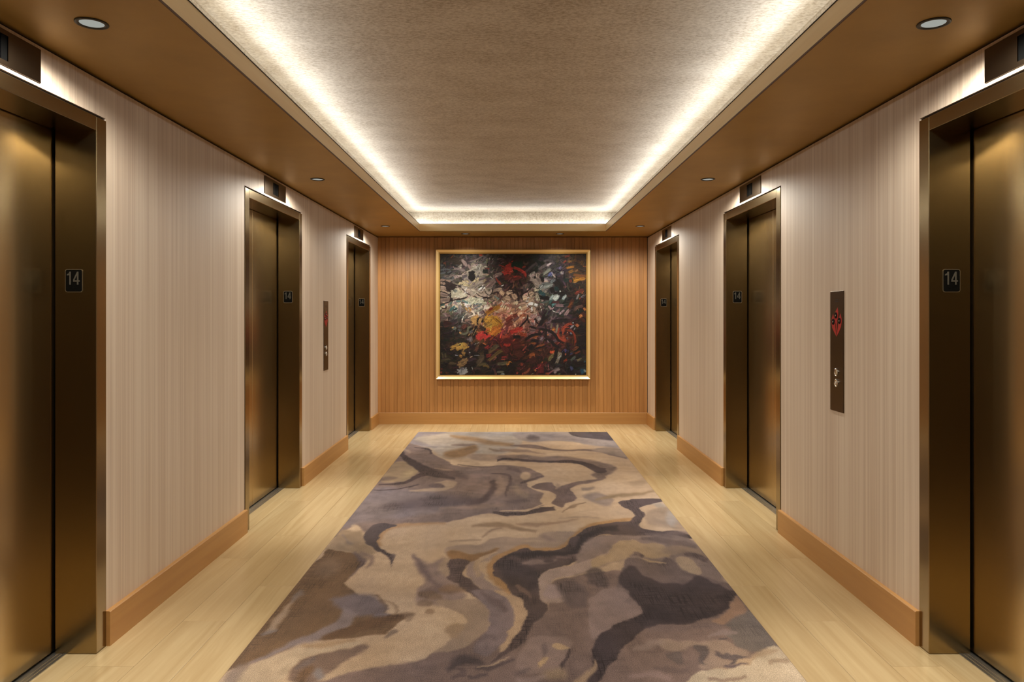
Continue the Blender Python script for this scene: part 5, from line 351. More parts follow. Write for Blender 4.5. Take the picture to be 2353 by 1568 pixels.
 (0,(160,70,52),0.0147,[0.3952,0.6448,0.4187,0.6183]),
 (0,(150,55,40),0.0088,[0.3805,0.6654,0.4099,0.6242]),
 (1,(172,46,36),0,[0.4394,0.6919,0.4541,0.7125,0.4511,0.742,0.4688,0.7597,0.4821,0.77,0.4909,0.7538,0.5045,0.739,0.4983,0.7066,0.4688,0.6963]),
 (0,(172,46,36),0.0065,[0.4025,0.7538,0.4276,0.7449,0.4541,0.7302]),
 (0,(150,42,32),0.0065,[0.4276,0.7331,0.4482,0.7214]),
 (0,(150,60,40),0.0071,[0.3157,0.7302,0.3407,0.7273]),
 (0,(165,60,35),0.0147,[0.2685,0.823,0.2921,0.823]),
 (0,(92,36,28),0.0353,[0.4394,0.6683,0.5045,0.6713]),
 (0,(170,80,60),0.0071,[0.4217,0.7066,0.4394,0.7125]),
 (1,(10,42,30),0,[0.4985,0.7685,0.5486,0.7744,0.5515,0.7331,0.5162,0.7243,0.4985,0.7479]),
 (0,(10,38,27),0.0147,[0.5044,0.7066,0.5309,0.7125]),
 (0,(168,46,36),0.0188,[0.4985,0.739,0.5368,0.7243,0.5751,0.7007,0.5883,0.6669]),
 (0,(150,50,35),0.0118,[0.5633,0.7331,0.5854,0.7464]),
 (0,(130,40,32),0.0147,[0.4985,0.6683,0.5221,0.6742,0.5633,0.6683]),
 (0,(95,34,30),0.0177,[0.4985,0.6536,0.5515,0.6654]),
 (0,(206,170,140),0.0265,[0.4985,0.5535,0.5221,0.5181]),
 (0,(216,182,148),0.0353,[0.5633,0.524,0.5957,0.5329]),
 (0,(200,160,135),0.0206,[0.5339,0.4799,0.5869,0.4916]),
 (0,(208,175,145),0.0236,[0.5957,0.5417,0.6399,0.5653]),
 (0,(196,182,152),0.0135,[0.6428,0.58,0.6929,0.5829]),
 (0,(196,186,156),0.0212,[0.659,0.5535,0.6752,0.5034]),
 (0,(210,176,144),0.0236,[0.6045,0.5064,0.634,0.5299]),
 (0,(205,168,136),0.0206,[0.5574,0.4533,0.5957,0.474]),
 (0,(195,150,128),0.0206,[0.5957,0.4298,0.6252,0.4533]),
 (0,(180,130,110),0.0177,[0.5162,0.4651,0.5456,0.4828]),
 (0,(215,185,150),0.0177,[0.4985,0.4887,0.5339,0.5005]),
 (0,(170,80,55),0.0065,[0.5721,0.4298,0.5957,0.4475,0.6134,0.4622]),
 (0,(200,165,140),0.0206,[0.634,0.4475,0.6517,0.4651]),
 (0,(190,165,145),0.0177,[0.6399,0.4121,0.6634,0.4357]),
 (0,(198,165,138),0.0206,[0.3863,0.5829,0.4276,0.5888]),
 (0,(210,172,138),0.0265,[0.4099,0.5741,0.4394,0.5476]),
 (0,(205,170,140),0.0236,[0.4453,0.5299,0.4835,0.524]),
 (0,(190,140,120),0.0177,[0.4276,0.4769,0.4629,0.5064]),
 (0,(170,110,95),0.0177,[0.4511,0.4799,0.4983,0.474]),
 (0,(215,180,150),0.0177,[0.4511,0.5594,0.4983,0.577]),
 (0,(180,150,135),0.0147,[0.3687,0.577,0.404,0.5888]),
 (0,(200,90,60),0.0047,[0.404,0.4769,0.4276,0.5034]),
 (0,(166,146,136),0.0442,[0.6163,0.6683,0.6576,0.6536,0.6841,0.6183]),
 (0,(152,142,134),0.0159,[0.6075,0.6772,0.6517,0.7066]),
 (0,(176,158,146),0.0236,[0.6458,0.6271,0.6811,0.6065]),
 (0,(140,146,142),0.033,[0.6782,0.6021,0.7341,0.6153,0.7813,0.6242]),
 (0,(165,170,165),0.0088,[0.687,0.5947,0.7577,0.6124]),
 (0,(126,136,140),0.0183,[0.7577,0.633,0.7842,0.6566]),
 (0,(120,122,112),0.0206,[0.7017,0.6919,0.7341,0.7125,0.7606,0.7331]),
 (0,(96,84,84),0.0177,[0.6723,0.7214,0.7047,0.742,0.7341,0.7626]),
 (0,(70,60,62),0.0177,[0.5869,0.7066,0.631,0.7449,0.6634,0.7714]),
 (0,(78,68,72),0.0147,[0.7047,0.7773,0.7518,0.7862,0.7813,0.7538]),
 (0,(66,58,62),0.0177,[0.74,0.8009,0.793,0.8038]),
 (0,(82,92,150),0.0153,[0.7415,0.6787,0.7621,0.7052]),
 (0,(192,172,168),0.0088,[0.7621,0.7037,0.7886,0.6639]),
 (0,(190,182,176),0.0177,[0.824,0.7007,0.8461,0.6993]),
 (0,(150,130,150),0.0071,[0.8313,0.689,0.8431,0.7066]),
 (0,(190,165,150),0.01,[0.687,0.6389,0.743,0.6433]),
 (0,(214,190,150),0.0065,[0.659,0.6949,0.659,0.6831]),
 (0,(60,200,60),0.0029,[0.7017,0.6737,0.712,0.6748]),
 (0,(72,66,90),0.0177,[0.8078,0.7302,0.8402,0.739]),
 (0,(60,54,70),0.0147,[0.793,0.6831,0.8254,0.6949]),
 (0,(24,17,18),0.0501,[0.7901,0.6477,0.8166,0.6153,0.8431,0.577]),
 (0,(24,17,18),0.0353,[0.687,0.6566,0.7135,0.6566]),
 (0,(24,17,18),0.0265,[0.6811,0.5329,0.7518,0.524]),
 (0,(24,17,18),0.0177,[0.7724,0.5594,0.8755,0.5564]),
 (0,(24,17,18),0.0118,[0.6472,0.6772,0.6487,0.6595]),
 (0,(24,17,18),0.0353,[0.7518,0.577,0.7813,0.5888]),
 (0,(40,70,72),0.0247,[0.6723,0.577,0.7253,0.5388]),
 (0,(24,50,52),0.0265,[0.793,0.6065,0.7989,0.5741]),
 (0,(24,44,42),0.0236,[0.8461,0.6448,0.8814,0.6507]),
 (0,(150,168,168),0.0183,[0.7547,0.5137,0.7768,0.5505]),
 (0,(178,188,184),0.0247,[0.7798,0.5108,0.8122,0.5505]),
 (0,(142,157,160),0.0218,[0.8372,0.5181,0.8652,0.5505]),
 (0,(50,88,90),0.0118,[0.7489,0.4916,0.7636,0.5181]),
 (0,(200,205,195),0.0059,[0.7724,0.5211,0.7901,0.5505]),
 (0,(200,205,195),0.0053,[0.8461,0.524,0.8608,0.5446]),
 (0,(200,210,200),0.0106,[0.8166,0.5712,0.8254,0.577]),
 (0,(82,42,44),0.0177,[0.7695,0.4975,0.8195,0.5005]),
 (0,(60,100,100),0.0135,[0.7636,0.4799,0.7989,0.4887]),
 (0,(142,107,112),0.0177,[0.7871,0.4784,0.849,0.4754]),
 (0,(150,120,120),0.0135,[0.74,0.474,0.7636,0.4475]),
 (0,(172,142,147),0.0118,[0.8166,0.4165,0.8519,0.4504]),
 (0,(152,117,117),0.0183,[0.8534,0.4106,0.8843,0.4504]),
 (0,(110,84,86),0.0147,[0.793,0.4298,0.8225,0.4533]),
 (0,(100,60,60),0.0147,[0.8431,0.5977,0.8637,0.6094]),
 (0,(176,110,35),0.0147,[0.8623,0.7302,0.8991,0.739,0.9374,0.742]),
 (0,(162,106,40),0.0183,[0.8785,0.7022,0.9138,0.7155]),
 (0,(176,111,26),0.0336,[0.9094,0.6448,0.9521,0.6625,0.9992,0.6683]),
 (0,(205,140,40),0.0118,[0.9138,0.6418,0.958,0.6566]),
 (0,(132,76,26),0.0183,[0.9079,0.6875,0.9521,0.6801,0.9992,0.6787]),
 (0,(142,96,42),0.0153,[0.8755,0.7773,0.902,0.7729]),
 (0,(122,82,72),0.0165,[0.9226,0.4386,0.9344,0.4637,0.9815,0.474]),
 (0,(122,46,30),0.0124,[0.8519,0.8082,0.8932,0.823]),
 (0,(140,50,36),0.0106,[0.8431,0.7685,0.8637,0.7862]),
 (0,(70,45,25),0.0236,[0.9344,0.8127,0.9933,0.7891]),
 (0,(60,40,24),0.0265,[0.9167,0.7479,0.9933,0.7243]),
 (0,(150,60,40),0.0147,[0.8902,0.6536,0.8932,0.633]),
 (0,(120,44,30),0.0177,[0.9226,0.5535,0.958,0.577,0.9845,0.5829]),
 (0,(160,70,40),0.0077,[0.9668,0.5594,0.9815,0.577]),
 (0,(140,130,135),0.0106,[0.9315,0.5181,0.9521,0.5594]),
 (0,(130,115,120),0.0059,[0.9609,0.5329,0.9874,0.5505]),
 (0,(85,40,25),0.0236,[0.8814,0.4533,0.9108,0.524]),
 (0,(130,70,30),0.0088,[0.8726,0.4622,0.9079,0.5034]),
 (0,(180,30,25),0.0077,[0.9521,0.5211,0.9609,0.5299]),
 (0,(24,34,32),0.0265,[0.9344,0.4298,0.9756,0.4533]),
 (0,(200,120,60),0.0147,[0.9815,0.4592,0.9963,0.4416]),
 (0,(38,24,26),0.0077,[0.4985,0.5682,0.525,0.5682,0.5368,0.5417,0.5309,0.4975]),
 (0,(38,24,26),0.0082,[0.5559,0.5594,0.5589,0.5329,0.5648,0.5064]),
 (0,(38,24,26),0.0082,[0.5397,0.5388,0.5957,0.5741,0.6458,0.6227]),
 (0,(38,24,26),0.0071,[0.6428,0.6212,0.6075,0.636,0.578,0.6271]),
 (0,(38,24,26),0.01,[0.5132,0.6094,0.5221,0.5682]),
 (0,(38,24,26),0.0059,[0.5986,0.577,0.6119,0.5299]),
 (0,(38,24,26),0.0088,[0.5604,0.5888,0.5633,0.5594]),
 (0,(38,24,26),0.0088,[0.5339,0.6065,0.5692,0.6124]),
 (0,(38,24,26),0.01,[0.7076,0.4098,0.7341,0.4504]),
 (0,(38,24,26),0.0077,[0.4394,0.5918,0.4747,0.6124,0.5045,0.6183]),
 (0,(38,24,26),0.0065,[0.4305,0.6065,0.4511,0.5888]),
 (0,(38,24,26),0.0059,[0.4659,0.5712,0.5045,0.5682]),
 (0,(38,24,26),0.0077,[0.3598,0.5918,0.3598,0.5653]),
 (0,(168,106,34),0.0324,[0.3157,0.418,0.3628,0.4475,0.4158,0.474]),
 (0,(196,130,40),0.0118,[0.3687,0.4445,0.4158,0.4769]),
 (0,(150,40,30),0.0147,[0.3333,0.4475,0.3628,0.4592]),
 (1,(202,142,46),0,[0.3068,0.3863,0.3216,0.4113,0.3569,0.401,0.3805,0.401,0.4202,0.3597,0.4232,0.3362,0.3893,0.3332,0.4099,0.3215,0.407,0.3008,0.3893,0.292,0.3908,0.2743,0.3746,0.2743,0.3569,0.292,0.3304,0.295,0.3481,0.3215,0.3157,0.3273,0.3304,0.3509,0.3054,0.3656]),
 (0,(172,112,30),0.0077,[0.351,0.398,0.3805,0.3745,0.4187,0.3524]),
 (0,(214,152,50),0.0077,[0.3563,0.3963,0.3869,0.3709,0.4187,0.3494]),
 (0,(150,96,30),0.0077,[0.3616,0.3945,0.3934,0.3674,0.4187,0.3465]),
 (0,(172,112,30),0.0077,[0.3669,0.3927,0.3999,0.3639,0.4187,0.3435]),
 (0,(214,152,50),0.0077,[0.3722,0.391,0.4064,0.3603,0.4187,0.3406]),
 (0,(150,96,30),0.0077,[0.3775,0.3892,0.4129,0.3568,0.4187,0.3377]),
 (1,(204,112,36),0,[0.3481,0.3185,0.4099,0.3318,0.407,0.3008,0.3922,0.295,0.3746,0.2737,0.3569,0.2891,0.3319,0.295]),
 (0,(196,146,60),0.0206,[0.3186,0.3332,0.3598,0.3509]),
 (1,(198,148,82),0,[0.2238,0.3936,0.2509,0.401,0.2641,0.3892,0.2553,0.3465,0.2332,0.3553]),
 (0,(190,140,76),0.0135,[0.2715,0.3539,0.2862,0.3951]),
 (0,(24,17,18),0.01,[0.2582,0.3421,0.2568,0.3745,0.2744,0.401]),
 (0,(24,17,18),0.0118,[0.2862,0.3597,0.3009,0.3951]),
 (0,(120,84,44),0.0177,[0.3009,0.3568,0.3216,0.345]),
 (1,(204,50,46),0,[0.245,0.2802,0.2715,0.2773,0.2833,0.2994,0.295,0.2861,0.3186,0.2802,0.3495,0.267,0.3245,0.2581,0.3039,0.2626,0.2803,0.2443,0.2626,0.2537]),
 (0,(24,17,18),0.0088,[0.298,0.2891,0.3157,0.2861,0.3245,0.2714]),
 (0,(60,38,28),0.0265,[0.2715,0.3303,0.3157,0.3067]),
 (0,(24,17,18),0.0206,[0.2509,0.3421,0.2332,0.2773,0.2332,0.2419]),
 (1,(178,132,56),0,[0.1007,0.2066,0.1448,0.2125,0.1551,0.2198,0.1846,0.1919,0.1802,0.1824,0.1448,0.1866,0.1154,0.1895,0.083,0.1727]),
 (0,(210,160,70),0.0065,[0.1095,0.1919,0.1448,0.186,0.1802,0.186]),
 (0,(24,17,18),0.0088,[0.1331,0.2036,0.1419,0.2125]),
 (0,(82,66,49),0.0324,[0.2906,0.1418,0.2803,0.1065,0.2523,0.0696]),
 (0,(122,92,46),0.0183,[0.3304,0.0976,0.3746,0.1359,0.4158,0.1654,0.4556,0.1727]),
 (0,(98,82,60),0.0236,[0.3422,0.1654,0.3746,0.1919,0.407,0.2036]),
 (0,(86,73,45),0.0177,[0.2626,0.0652,0.3068,0.077,0.3377,0.0475]),
 (0,(110,85,40),0.0118,[0.2921,0.0623,0.3216,0.0652,0.3363,0.0475]),
 (0,(94,70,40),0.0206,[0.3333,0.1536,0.3598,0.1742,0.3805,0.183]),
 (0,(162,116,60),0.0183,[0.1507,0.1595,0.1743,0.1418]),
 (0,(188,132,62),0.0147,[0.1331,0.1359,0.1537,0.1241]),
 (0,(130,100,50),0.0118,[0.1566,0.1447,0.1713,0.133]),
 (0,(72,63,43),0.0153,[0.0035,0.0976,0.0417,0.1065,0.0741,0.1123]),
 (0,(78,67,43),0.0135,[0.0182,0.1477,0.0241,0.1153]),
 (0,(78,67,43),0.0135,[0.0373,0.1506,0.0403,0.1182]),
 (0,(112,99,102),0.0295,[0.1978,0.2449,0.2244,0.2449]),
 (0,(112,110,87),0.0135,[0.1375,0.2846,0.1684,0.2826,0.189,0.295,0.1934,0.3215,0.2214,0.3332]),
 (0,(200,150,90),0.0118,[0.136,0.2979,0.1448,0.2802]),
 (0,(182,142,82),0.0059,[0.1934,0.2699,0.242,0.3303]),
 (0,(160,130,80),0.0059,[0.2273,0.2714,0.2523,0.3215]),
 (0,(100,98,100),0.0177,[0.2037,0.2891,0.2273,0.3067]),
 (0,(120,122,110),0.0177,[0.0889,0.3215,0.1124,0.3215]),
 (0,(200,150,90),0.0088,[0.0815,0.3215,0.0948,0.3303]),
 (0,(100,96,100),0.0147,[0.1272,0.3332,0.1448,0.3362]),
 (0,(100,50,42),0.0236,[0.1507,0.3215,0.1802,0.345]),
 (0,(86,84,92),0.0118,[0.1242,0.3156,0.1389,0.3008]),
 (0,(60,28,26),0.0353,[0.0211,0.3597,0.0859,0.3421]),
 (0,(107,97,72),0.0212,[0.3922,0.0755,0.4276,0.0799,0.4718,0.0858]),
 (0,(202,122,42),0.0077,[0.457,0.0755,0.4688,0.0755,0.4747,0.0932,0.4924,0.0858]),
 (0,(97,92,80),0.0147,[0.3893,0.021,0.4394,0.024]),
 (0,(130,140,140),0.0147,[0.4187,0.0063,0.4423,0.0093]),
 (0,(140,34,32),0.0206,[0.3157,0.183,0.3392,0.1978]),
 (0,(120,34,32),0.0236,[0.3157,0.13,0.351,0.1389]),
 (0,(150,40,36),0.0118,[0.4217,0.1212,0.457,0.1271]),
 (0,(96,30,30),0.0353,[0.4276,0.236,0.5045,0.2302]),
 (0,(86,30,28),0.0324,[0.4276,0.1948,0.4688,0.1536]),
 (0,(190,44,38),0.0265,[0.4806,0.2891,0.5045,0.3008]),
 (0,(150,60,46),0.0324,[0.4511,0.3656,0.4983,0.401]),
 (0,(120,54,44),0.0295,[0.4511,0.3391,0.4983,0.3656]),
 (0,(170,90,80),0.0206,[0.4305,0.401,0.4453,0.4128]),
 (0,(150,150,150),0.0047,[0.2332,0.2081,0.2509,0.2184,0.2744,0.2243]),
 (0,(190,150,120),0.0053,[0.2037,0.1212,0.2273,0.1315]),
 (0,(170,170,165),0.0071,[0.2008,0.1595,0.2067,0.1506]),
 (0,(160,160,155),0.0041,[0.2185,0.0564,0.2244,0.0358]),
 (0,(150,150,160),0.0047,[0.1036,0.1374,0.1242,0.1344]),
 (0,(120,120,125),0.0041,[0.2332,0.1359,0.2744,0.1359]),
 (0,(90,70,45),0.0147,[0.0594,0.0814,0.1124,0.0799]),
 (0,(110,40,30),0.0118,[0.0035,0.0417,0.0182,0.0446]),
 (0,(140,60,40),0.0118,[0.0049,0.0152,0.0123,0.024]),
 (0,(90,48,36),0.0029,[0.0403,0.0152,0.0447,0.0225,0.0491,0.0137]),
 (0,(90,48,36),0.0029,[0.0521,0.0152,0.0565,0.021,0.0624,0.0146]),
 (1,(142,107,67),0,[0.1325,0.0799,0.1448,0.1006,0.1713,0.1138,0.1816,0.0947,0.161,0.0676,0.1366,0.0667]),
 (0,(120,88,58),0.0088,[0.1419,0.0799,0.1713,0.1006]),
 (1,(154,154,156),0,[0.1307,0.0299,0.1493,0.047,0.1808,0.0358,0.1713,0.0152,0.1484,0.0057]),
 (0,(110,100,110),0.0118,[0.1448,0.0505,0.1625,0.0358]),
 (0,(196,52,42),0.0324,[0.4985,0.3008,0.5339,0.3097,0.5692,0.3244]),
 (0,(190,70,40),0.0206,[0.5339,0.2891,0.5721,0.2773,0.5986,0.2714]),
 (0,(150,90,80),0.0265,[0.5456,0.345,0.5751,0.3686,0.5986,0.3951]),
 (0,(170,130,125),0.0236,[0.6163,0.401,0.6634,0.4069]),
 (0,(180,160,155),0.0236,[0.6634,0.3804,0.687,0.401]),
 (0,(140,110,112),0.0206,[0.6252,0.3597,0.6369,0.3421]),
 (0,(120,80,78),0.0177,[0.4985,0.3715,0.5427,0.401]),
 (0,(160,80,50),0.0177,[0.5456,0.401,0.5869,0.4128]),
 (0,(120,50,40),0.0236,[0.4985,0.401,0.5339,0.4128]),
 (0,(162,60,36),0.0183,[0.8313,0.3008,0.8519,0.3303,0.8873,0.3509,0.9094,0.345]),
 (0,(162,60,36),0.0153,[0.849,0.3215,0.8431,0.2861,0.849,0.2537,0.8652,0.2287]),
 (0,(150,52,30),0.0135,[0.8667,0.3097,0.905,0.295,0.9226,0.2537,0.9241,0.1948]),
 (0,(162,60,36),0.0247,[0.796,0.2832,0.8225,0.2478,0.8667,0.2302]),
 (0,(150,50,34),0.0118,[0.8107,0.3244,0.8078,0.2832]),
 (0,(202,118,42),0.0206,[0.7739,0.3185,0.7768,0.3038]),
 (0,(170,90,36),0.0183,[0.6252,0.2243,0.6546,0.2184]),
 (0,(160,80,36),0.0165,[0.6369,0.2567,0.6723,0.2743]),
 (0,(206,76,42),0.0188,[0.7489,0.1654,0.7695,0.1565,0.793,0.1654]),
 (0,(152,76,36),0.0218,[0.6104,0.1359,0.6517,0.1447]),
 (0,(150,74,36),0.0177,[0.6163,0.1271,0.6281,0.1006]),
 (0,(120,60,34),0.0177,[0.6752,0.1712,0.6988,0.1771]),
 (0,(140,70,38),0.0147,[0.6576,0.1889,0.687,0.2036,0.7224,0.2095]),
 (0,(192,102,50),0.0088,[0.7017,0.0932,0.6811,0.0534]),
 (0,(202,122,62),0.0212,[0.9698,0.4128,0.9521,0.3936]),
 (0,(190,100,60),0.0177,[0.9285,0.348,0.9491,0.3332]),
 (0,(190,195,195),0.0071,[0.905,0.3597,0.9138,0.3568]),
 (0,(150,145,150),0.0088,[0.8902,0.3215,0.9167,0.3421]),
 (0,(170,165,170),0.0041,[0.9108,0.3038,0.9256,0.3273]),
 (0,(152,137,117),0.0277,[0.8254,0.1565,0.8078,0.1241,0.793,0.0814]),
 (0,(180,175,170),0.0088,[0.8048,0.1123,0.8313,0.1359]),
 (0,(132,117,72),0.0212,[0.7871,0.1477,0.7547,0.1182,0.743,0.0947]),
 (0,(150,120,70),0.0088,[0.7783,0.0976,0.7813,0.133]),
 (0,(122,107,87),0.0135,[0.793,0.2891,0.8063,0.3524]),
 (0,(120,104,84),0.0106,[0.7577,0.3185,0.7665,0.3597]),
 (0,(142,122,122),0.0247,[0.7754,0.0269,0.8195,0.0475]),
 (0,(150,135,135),0.0118,[0.7783,0.0152,0.796,0.024]),
 (0,(36,78,104),0.0324,[0.9609,0.021,0.9874,0.0299]),
 (0,(150,165,165),0.0118,[0.9845,0.0387,0.9963,0.021]),
 (0,(62,66,112),0.0177,[0.8932,0.0564,0.905,0.0328]),
 (0,(60,62,100),0.0118,[0.8932,0.1447,0.902,0.1506]),
 (0,(90,100,95),0.0147,[0.8932,0.1006,0.9285,0.13]),
 (0,(110,95,70),0.0135,[0.9374,0.0947,0.9668,0.1182]),
 (0,(60,90,110),0.0088,[0.9815,0.0888,0.9963,0.0976]),
 (0,(170,100,50),0.0077,[0.9226,0.0623,0.9432,0.0711]),
 (0,(104,32,32),0.0412,[0.687,0.0122,0.687,0.0534,0.6811,0.0858]),
 (0,(90,30,30),0.0353,[0.7106,0.0858,0.7224,0.0711]),
 (0,(130,46,34),0.0206,[0.5486,0.077,0.5692,0.0711]),
 (0,(150,60,40),0.0118,[0.5574,0.0652,0.5663,0.0829]),
 (0,(160,75,45),0.0118,[0.7224,0.0122,0.7489,0.0107]),
 (0,(190,110,60),0.0118,[0.6458,0.0387,0.6576,0.0269]),
 (0,(140,50,40),0.0118,[0.525,0.0093,0.5309,0.024]),
 (0,(150,60,40),0.0088,[0.5633,0.0034,0.5663,0.0181]),
 (0,(130,130,90),0.0047,[0.6222,0.0063,0.6399,0.0122]),
 (0,(120,150,90),0.0041,[0.8048,0.0063,0.8225,0.0093]),
 (0,(190,195,190),0.0071,[0.9256,0.0093,0.9285,0.0034]),
 (0,(150,44,30),0.0147,[0.8519,0.1006,0.8696,0.1065]),
 (0,(200,60,40),0.0118,[0.8461,0.1654,0.8608,0.1683]),
 (0,(60,60,110),0.0118,[0.8549,0.1565,0.8608,0.1801]),
 (0,(180,90,60),0.0118,[0.8519,0.1418,0.8637,0.1447]),
 (0,(90,32,28),0.0353,[0.4985,0.1948,0.5574,0.2066]),
 (0,(84,36,26),0.0383,[0.5103,0.1536,0.5751,0.1359]),
 (0,(70,30,26),0.0353,[0.6104,0.0888,0.6634,0.1212]),
 (0,(64,30,24),0.0324,[0.7047,0.1359,0.7518,0.183]),
 (0,(120,64,36),0.0177,[0.905,0.1683,0.9462,0.1978]),
 (0,(110,50,32),0.0118,[0.9226,0.1477,0.958,0.1654]),
 (0,(110,80,88),0.0236,[0.6811,0.2537,0.7106,0.2419]),
 (0,(150,130,140),0.0088,[0.687,0.2419,0.7017,0.2596]),
 (0,(130,100,104),0.0177,[0.7341,0.2419,0.7489,0.2213]),
 (0,(110,78,82),0.0353,[0.7341,0.292,0.7636,0.2773]),
 (0,(100,70,76),0.0206,[0.7724,0.2302,0.7989,0.2419]),
 (0,(200,110,50),0.0088,[0.7341,0.2743,0.743,0.2802]),
 (0,(130,95,95),0.0265,[0.6163,0.3067,0.6546,0.3067]),
 (0,(190,120,80),0.0118,[0.687,0.3038,0.6958,0.3008]),
 (0,(30,19,21),0.0177,[0.6634,0.3185,0.7341,0.3067,0.7783,0.2832,0.8078,0.2419,0.8519,0.2184,0.8814,0.2213]),
 (0,(30,19,21),0.0218,[0.7091,0.4187,0.7017,0.3745,0.6693,0.3273]),
 (0,(30,19,21),0.0106,[0.7224,0.345,0.7253,0.2861,0.7268,0.2125]),
 (0,(30,19,21),0.0188,[0.7282,0.2537,0.7636,0.2272,0.7871,0.2007,0.8461,0.183]),
 (0,(30,19,21),0.0224,[0.7989,0.183,0.7871,0.1241,0.7695,0.0593]),
 (0,(30,19,21),0.0171,[0.8402,0.183,0.8431,0.1241,0.8505,0.0475]),
 (0,(30,19,21),0.0183,[0.8711,0.2272,0.8814,0.1182]),
 (0,(30,19,21),0.013,[0.6075,0.3332,0.6634,0.3185]),
 (0,(30,19,21),0.0112,[0.6517,0.183,0.7047,0.1948,0.7341,0.2125]),
 (0,(30,19,21),0.0147,[0.7106,0.3804,0.7459,0.4098]),
 (0,(30,19,21),0.0236,[0.7577,0.3686,0.8902,0.3774]),
 (0,(30,19,21),0.0118,[0.6428,0.3892,0.6723,0.348]),
 (0,(30,19,21),0.0077,[0.6016,0.4128,0.5986,0.3833,0.6163,0.345]),
 (0,(30,19,21),0.0206,[0.4985,0.2626,0.5574,0.2596]),
 (0,(30,19,21),0.0177,[0.578,0.236,0.6163,0.2655,0.6634,0.2802,0.7165,0.2802]),
 (0,(30,19,21),0.0177,[0.6222,0.236,0.6811,0.2302]),
 (0,(30,19,21),0.0324,[0.6045,0.1771,0.6399,0.2066]),
 (0,(30,19,21),0.0088,[0.5427,0.3273,0.5839,0.3686,0.5986,0.3921]),
 (0,(30,24,30),0.0135,[0.8519,0.2802,0.8549,0.295]),
 (0,(30,24,30),0.0135,[0.8195,0.2861,0.8284,0.295]),
 (0,(30,24,30),0.0135,[0.8637,0.2537,0.8726,0.2508]),
 (0,(30,24,30),0.0135,[0.8873,0.2802,0.8961,0.2832]),
 (0,(30,24,30),0.0135,[0.8785,0.3303,0.8902,0.3421]),
 (0,(120,125,135),0.0065,[0.8667,0.2596,0.874,0.2449]),
 (0,(120,125,140),0.0088,[0.8902,0.292,0.902,0.2773]),
 (0,(30,20,22),0.0324,[0.9344,0.295,0.9933,0.3067]),
 (0,(30,20,22),0.0324,[0.9403,0.2419,0.9963,0.2537]),
 (0,(30,20,22),0.0324,[0.9344,0.2125,0.9963,0.2243]),
 (0,(30,20,22),0.0324,[0.9167,0.0711,0.9933,0.0799]),
]

# ------------------------------------------------------------------ material helpers
def lin(c):
    return tuple((v / 12.92 if v <= .04045 else ((v + .055) / 1.055) ** 2.4) for v in (c[0] / 255, c[1] / 255, c[2] / 255))

class NT:
    def __init__(self, name):
        self.m = bpy.data.materials.new(name)
        self.m.use_nodes = True
        self.t = self.m.node_tree
        self.b = self.t.nodes['Principled BSDF']
    def n(self, kind, **kw):
        nd = self.t.nodes.new('ShaderNode' + kind)
        for k, v in kw.items():
            if k in nd.inputs.keys():
                nd.inputs[k].default_value = v
            else:
                setattr(nd, k, v)
        return nd
    def l(self, a, b):
        self.t.links.new(a, b)
    def set(self, **kw):
        for k, v in kw.items():
            k = k.replace('_', ' ')
            self.b.inputs[k].default_value = v
        return self
    def pos(self, scale=(1, 1, 1), obj=False):
        mp = self.n('Mapping')
        mp.inputs['Scale'].default_value = scale
        if obj:
            self.l(self.n('TexCoord').outputs['Object'], mp.inputs['Vector'])
        else:
            self.l(self.n('NewGeometry').outputs['Position'], mp.inputs['Vector'])
        return mp.outputs[0]
    def noise(self, vec, scale=1.0, detail=3.0, rough=.55, dist=0.0):
        nd = self.n('TexNoise')
        nd.inputs['Scale'].default_value = scale
        nd.inputs['Detail'].default_value = detail
        nd.inputs['Roughness'].default_value = rough
        nd.inputs['Distortion'].default_value = dist
        self.l(vec, nd.inputs['Vector'])
        return nd.outputs['Fac']
    def ramp(self, fac, *stops):
        nd = self.n('ValToRGB')
        e = nd.color_ramp.elements
        while len(e) < len(stops):
            e.new(.5)
        for i, (p, c) in enumerate(stops):
            e[i].position = p
            e[i].color = (*c, 1) if len(c) == 3 else c
        self.l(fac, nd.inputs['Fac'])
        return nd.outputs['Color']
    def mix(self, fac, a, b, mode='MIX'):
        nd = self.n('Mix', data_type='RGBA', blend_type=mode)
        for sock, v in ((nd.inputs[0], fac), (nd.inputs[6], a), (nd.inputs[7], b)):
            if hasattr(v, 'is_output'):
                self.l(v, sock)
            else:
                sock.default_value = v if not isinstance(v, tuple) else ((*v, 1) if len(v) == 3 else v)
        return nd.outputs[2]
    def math(self, op, a, b=None, c=None, clamp=False):
        nd = self.n('Math', operation=op)
        nd.use_clamp = clamp
        for i, v in enumerate((a, b, c)):
            if v is None:
                continue
            if hasattr(v, 'is_output'):
                self.l(v, nd.inputs[i])
            else:
                nd.inputs[i].default_value = v
        return nd.outputs[0]
    def bump(self, h, strength=.2, dist=.002):
        nd = self.n('Bump')
        nd.inputs['Strength'].default_value = strength
        nd.inputs['Distance'].default_value = dist
        self.l(h, nd.inputs['Height'])
        self.l(nd.outputs[0], self.b.inputs['Normal'])
    def color(self, c):
        self.l(c, self.b.inputs['Base Color'])

def grey(v):
    return (v, v, v)

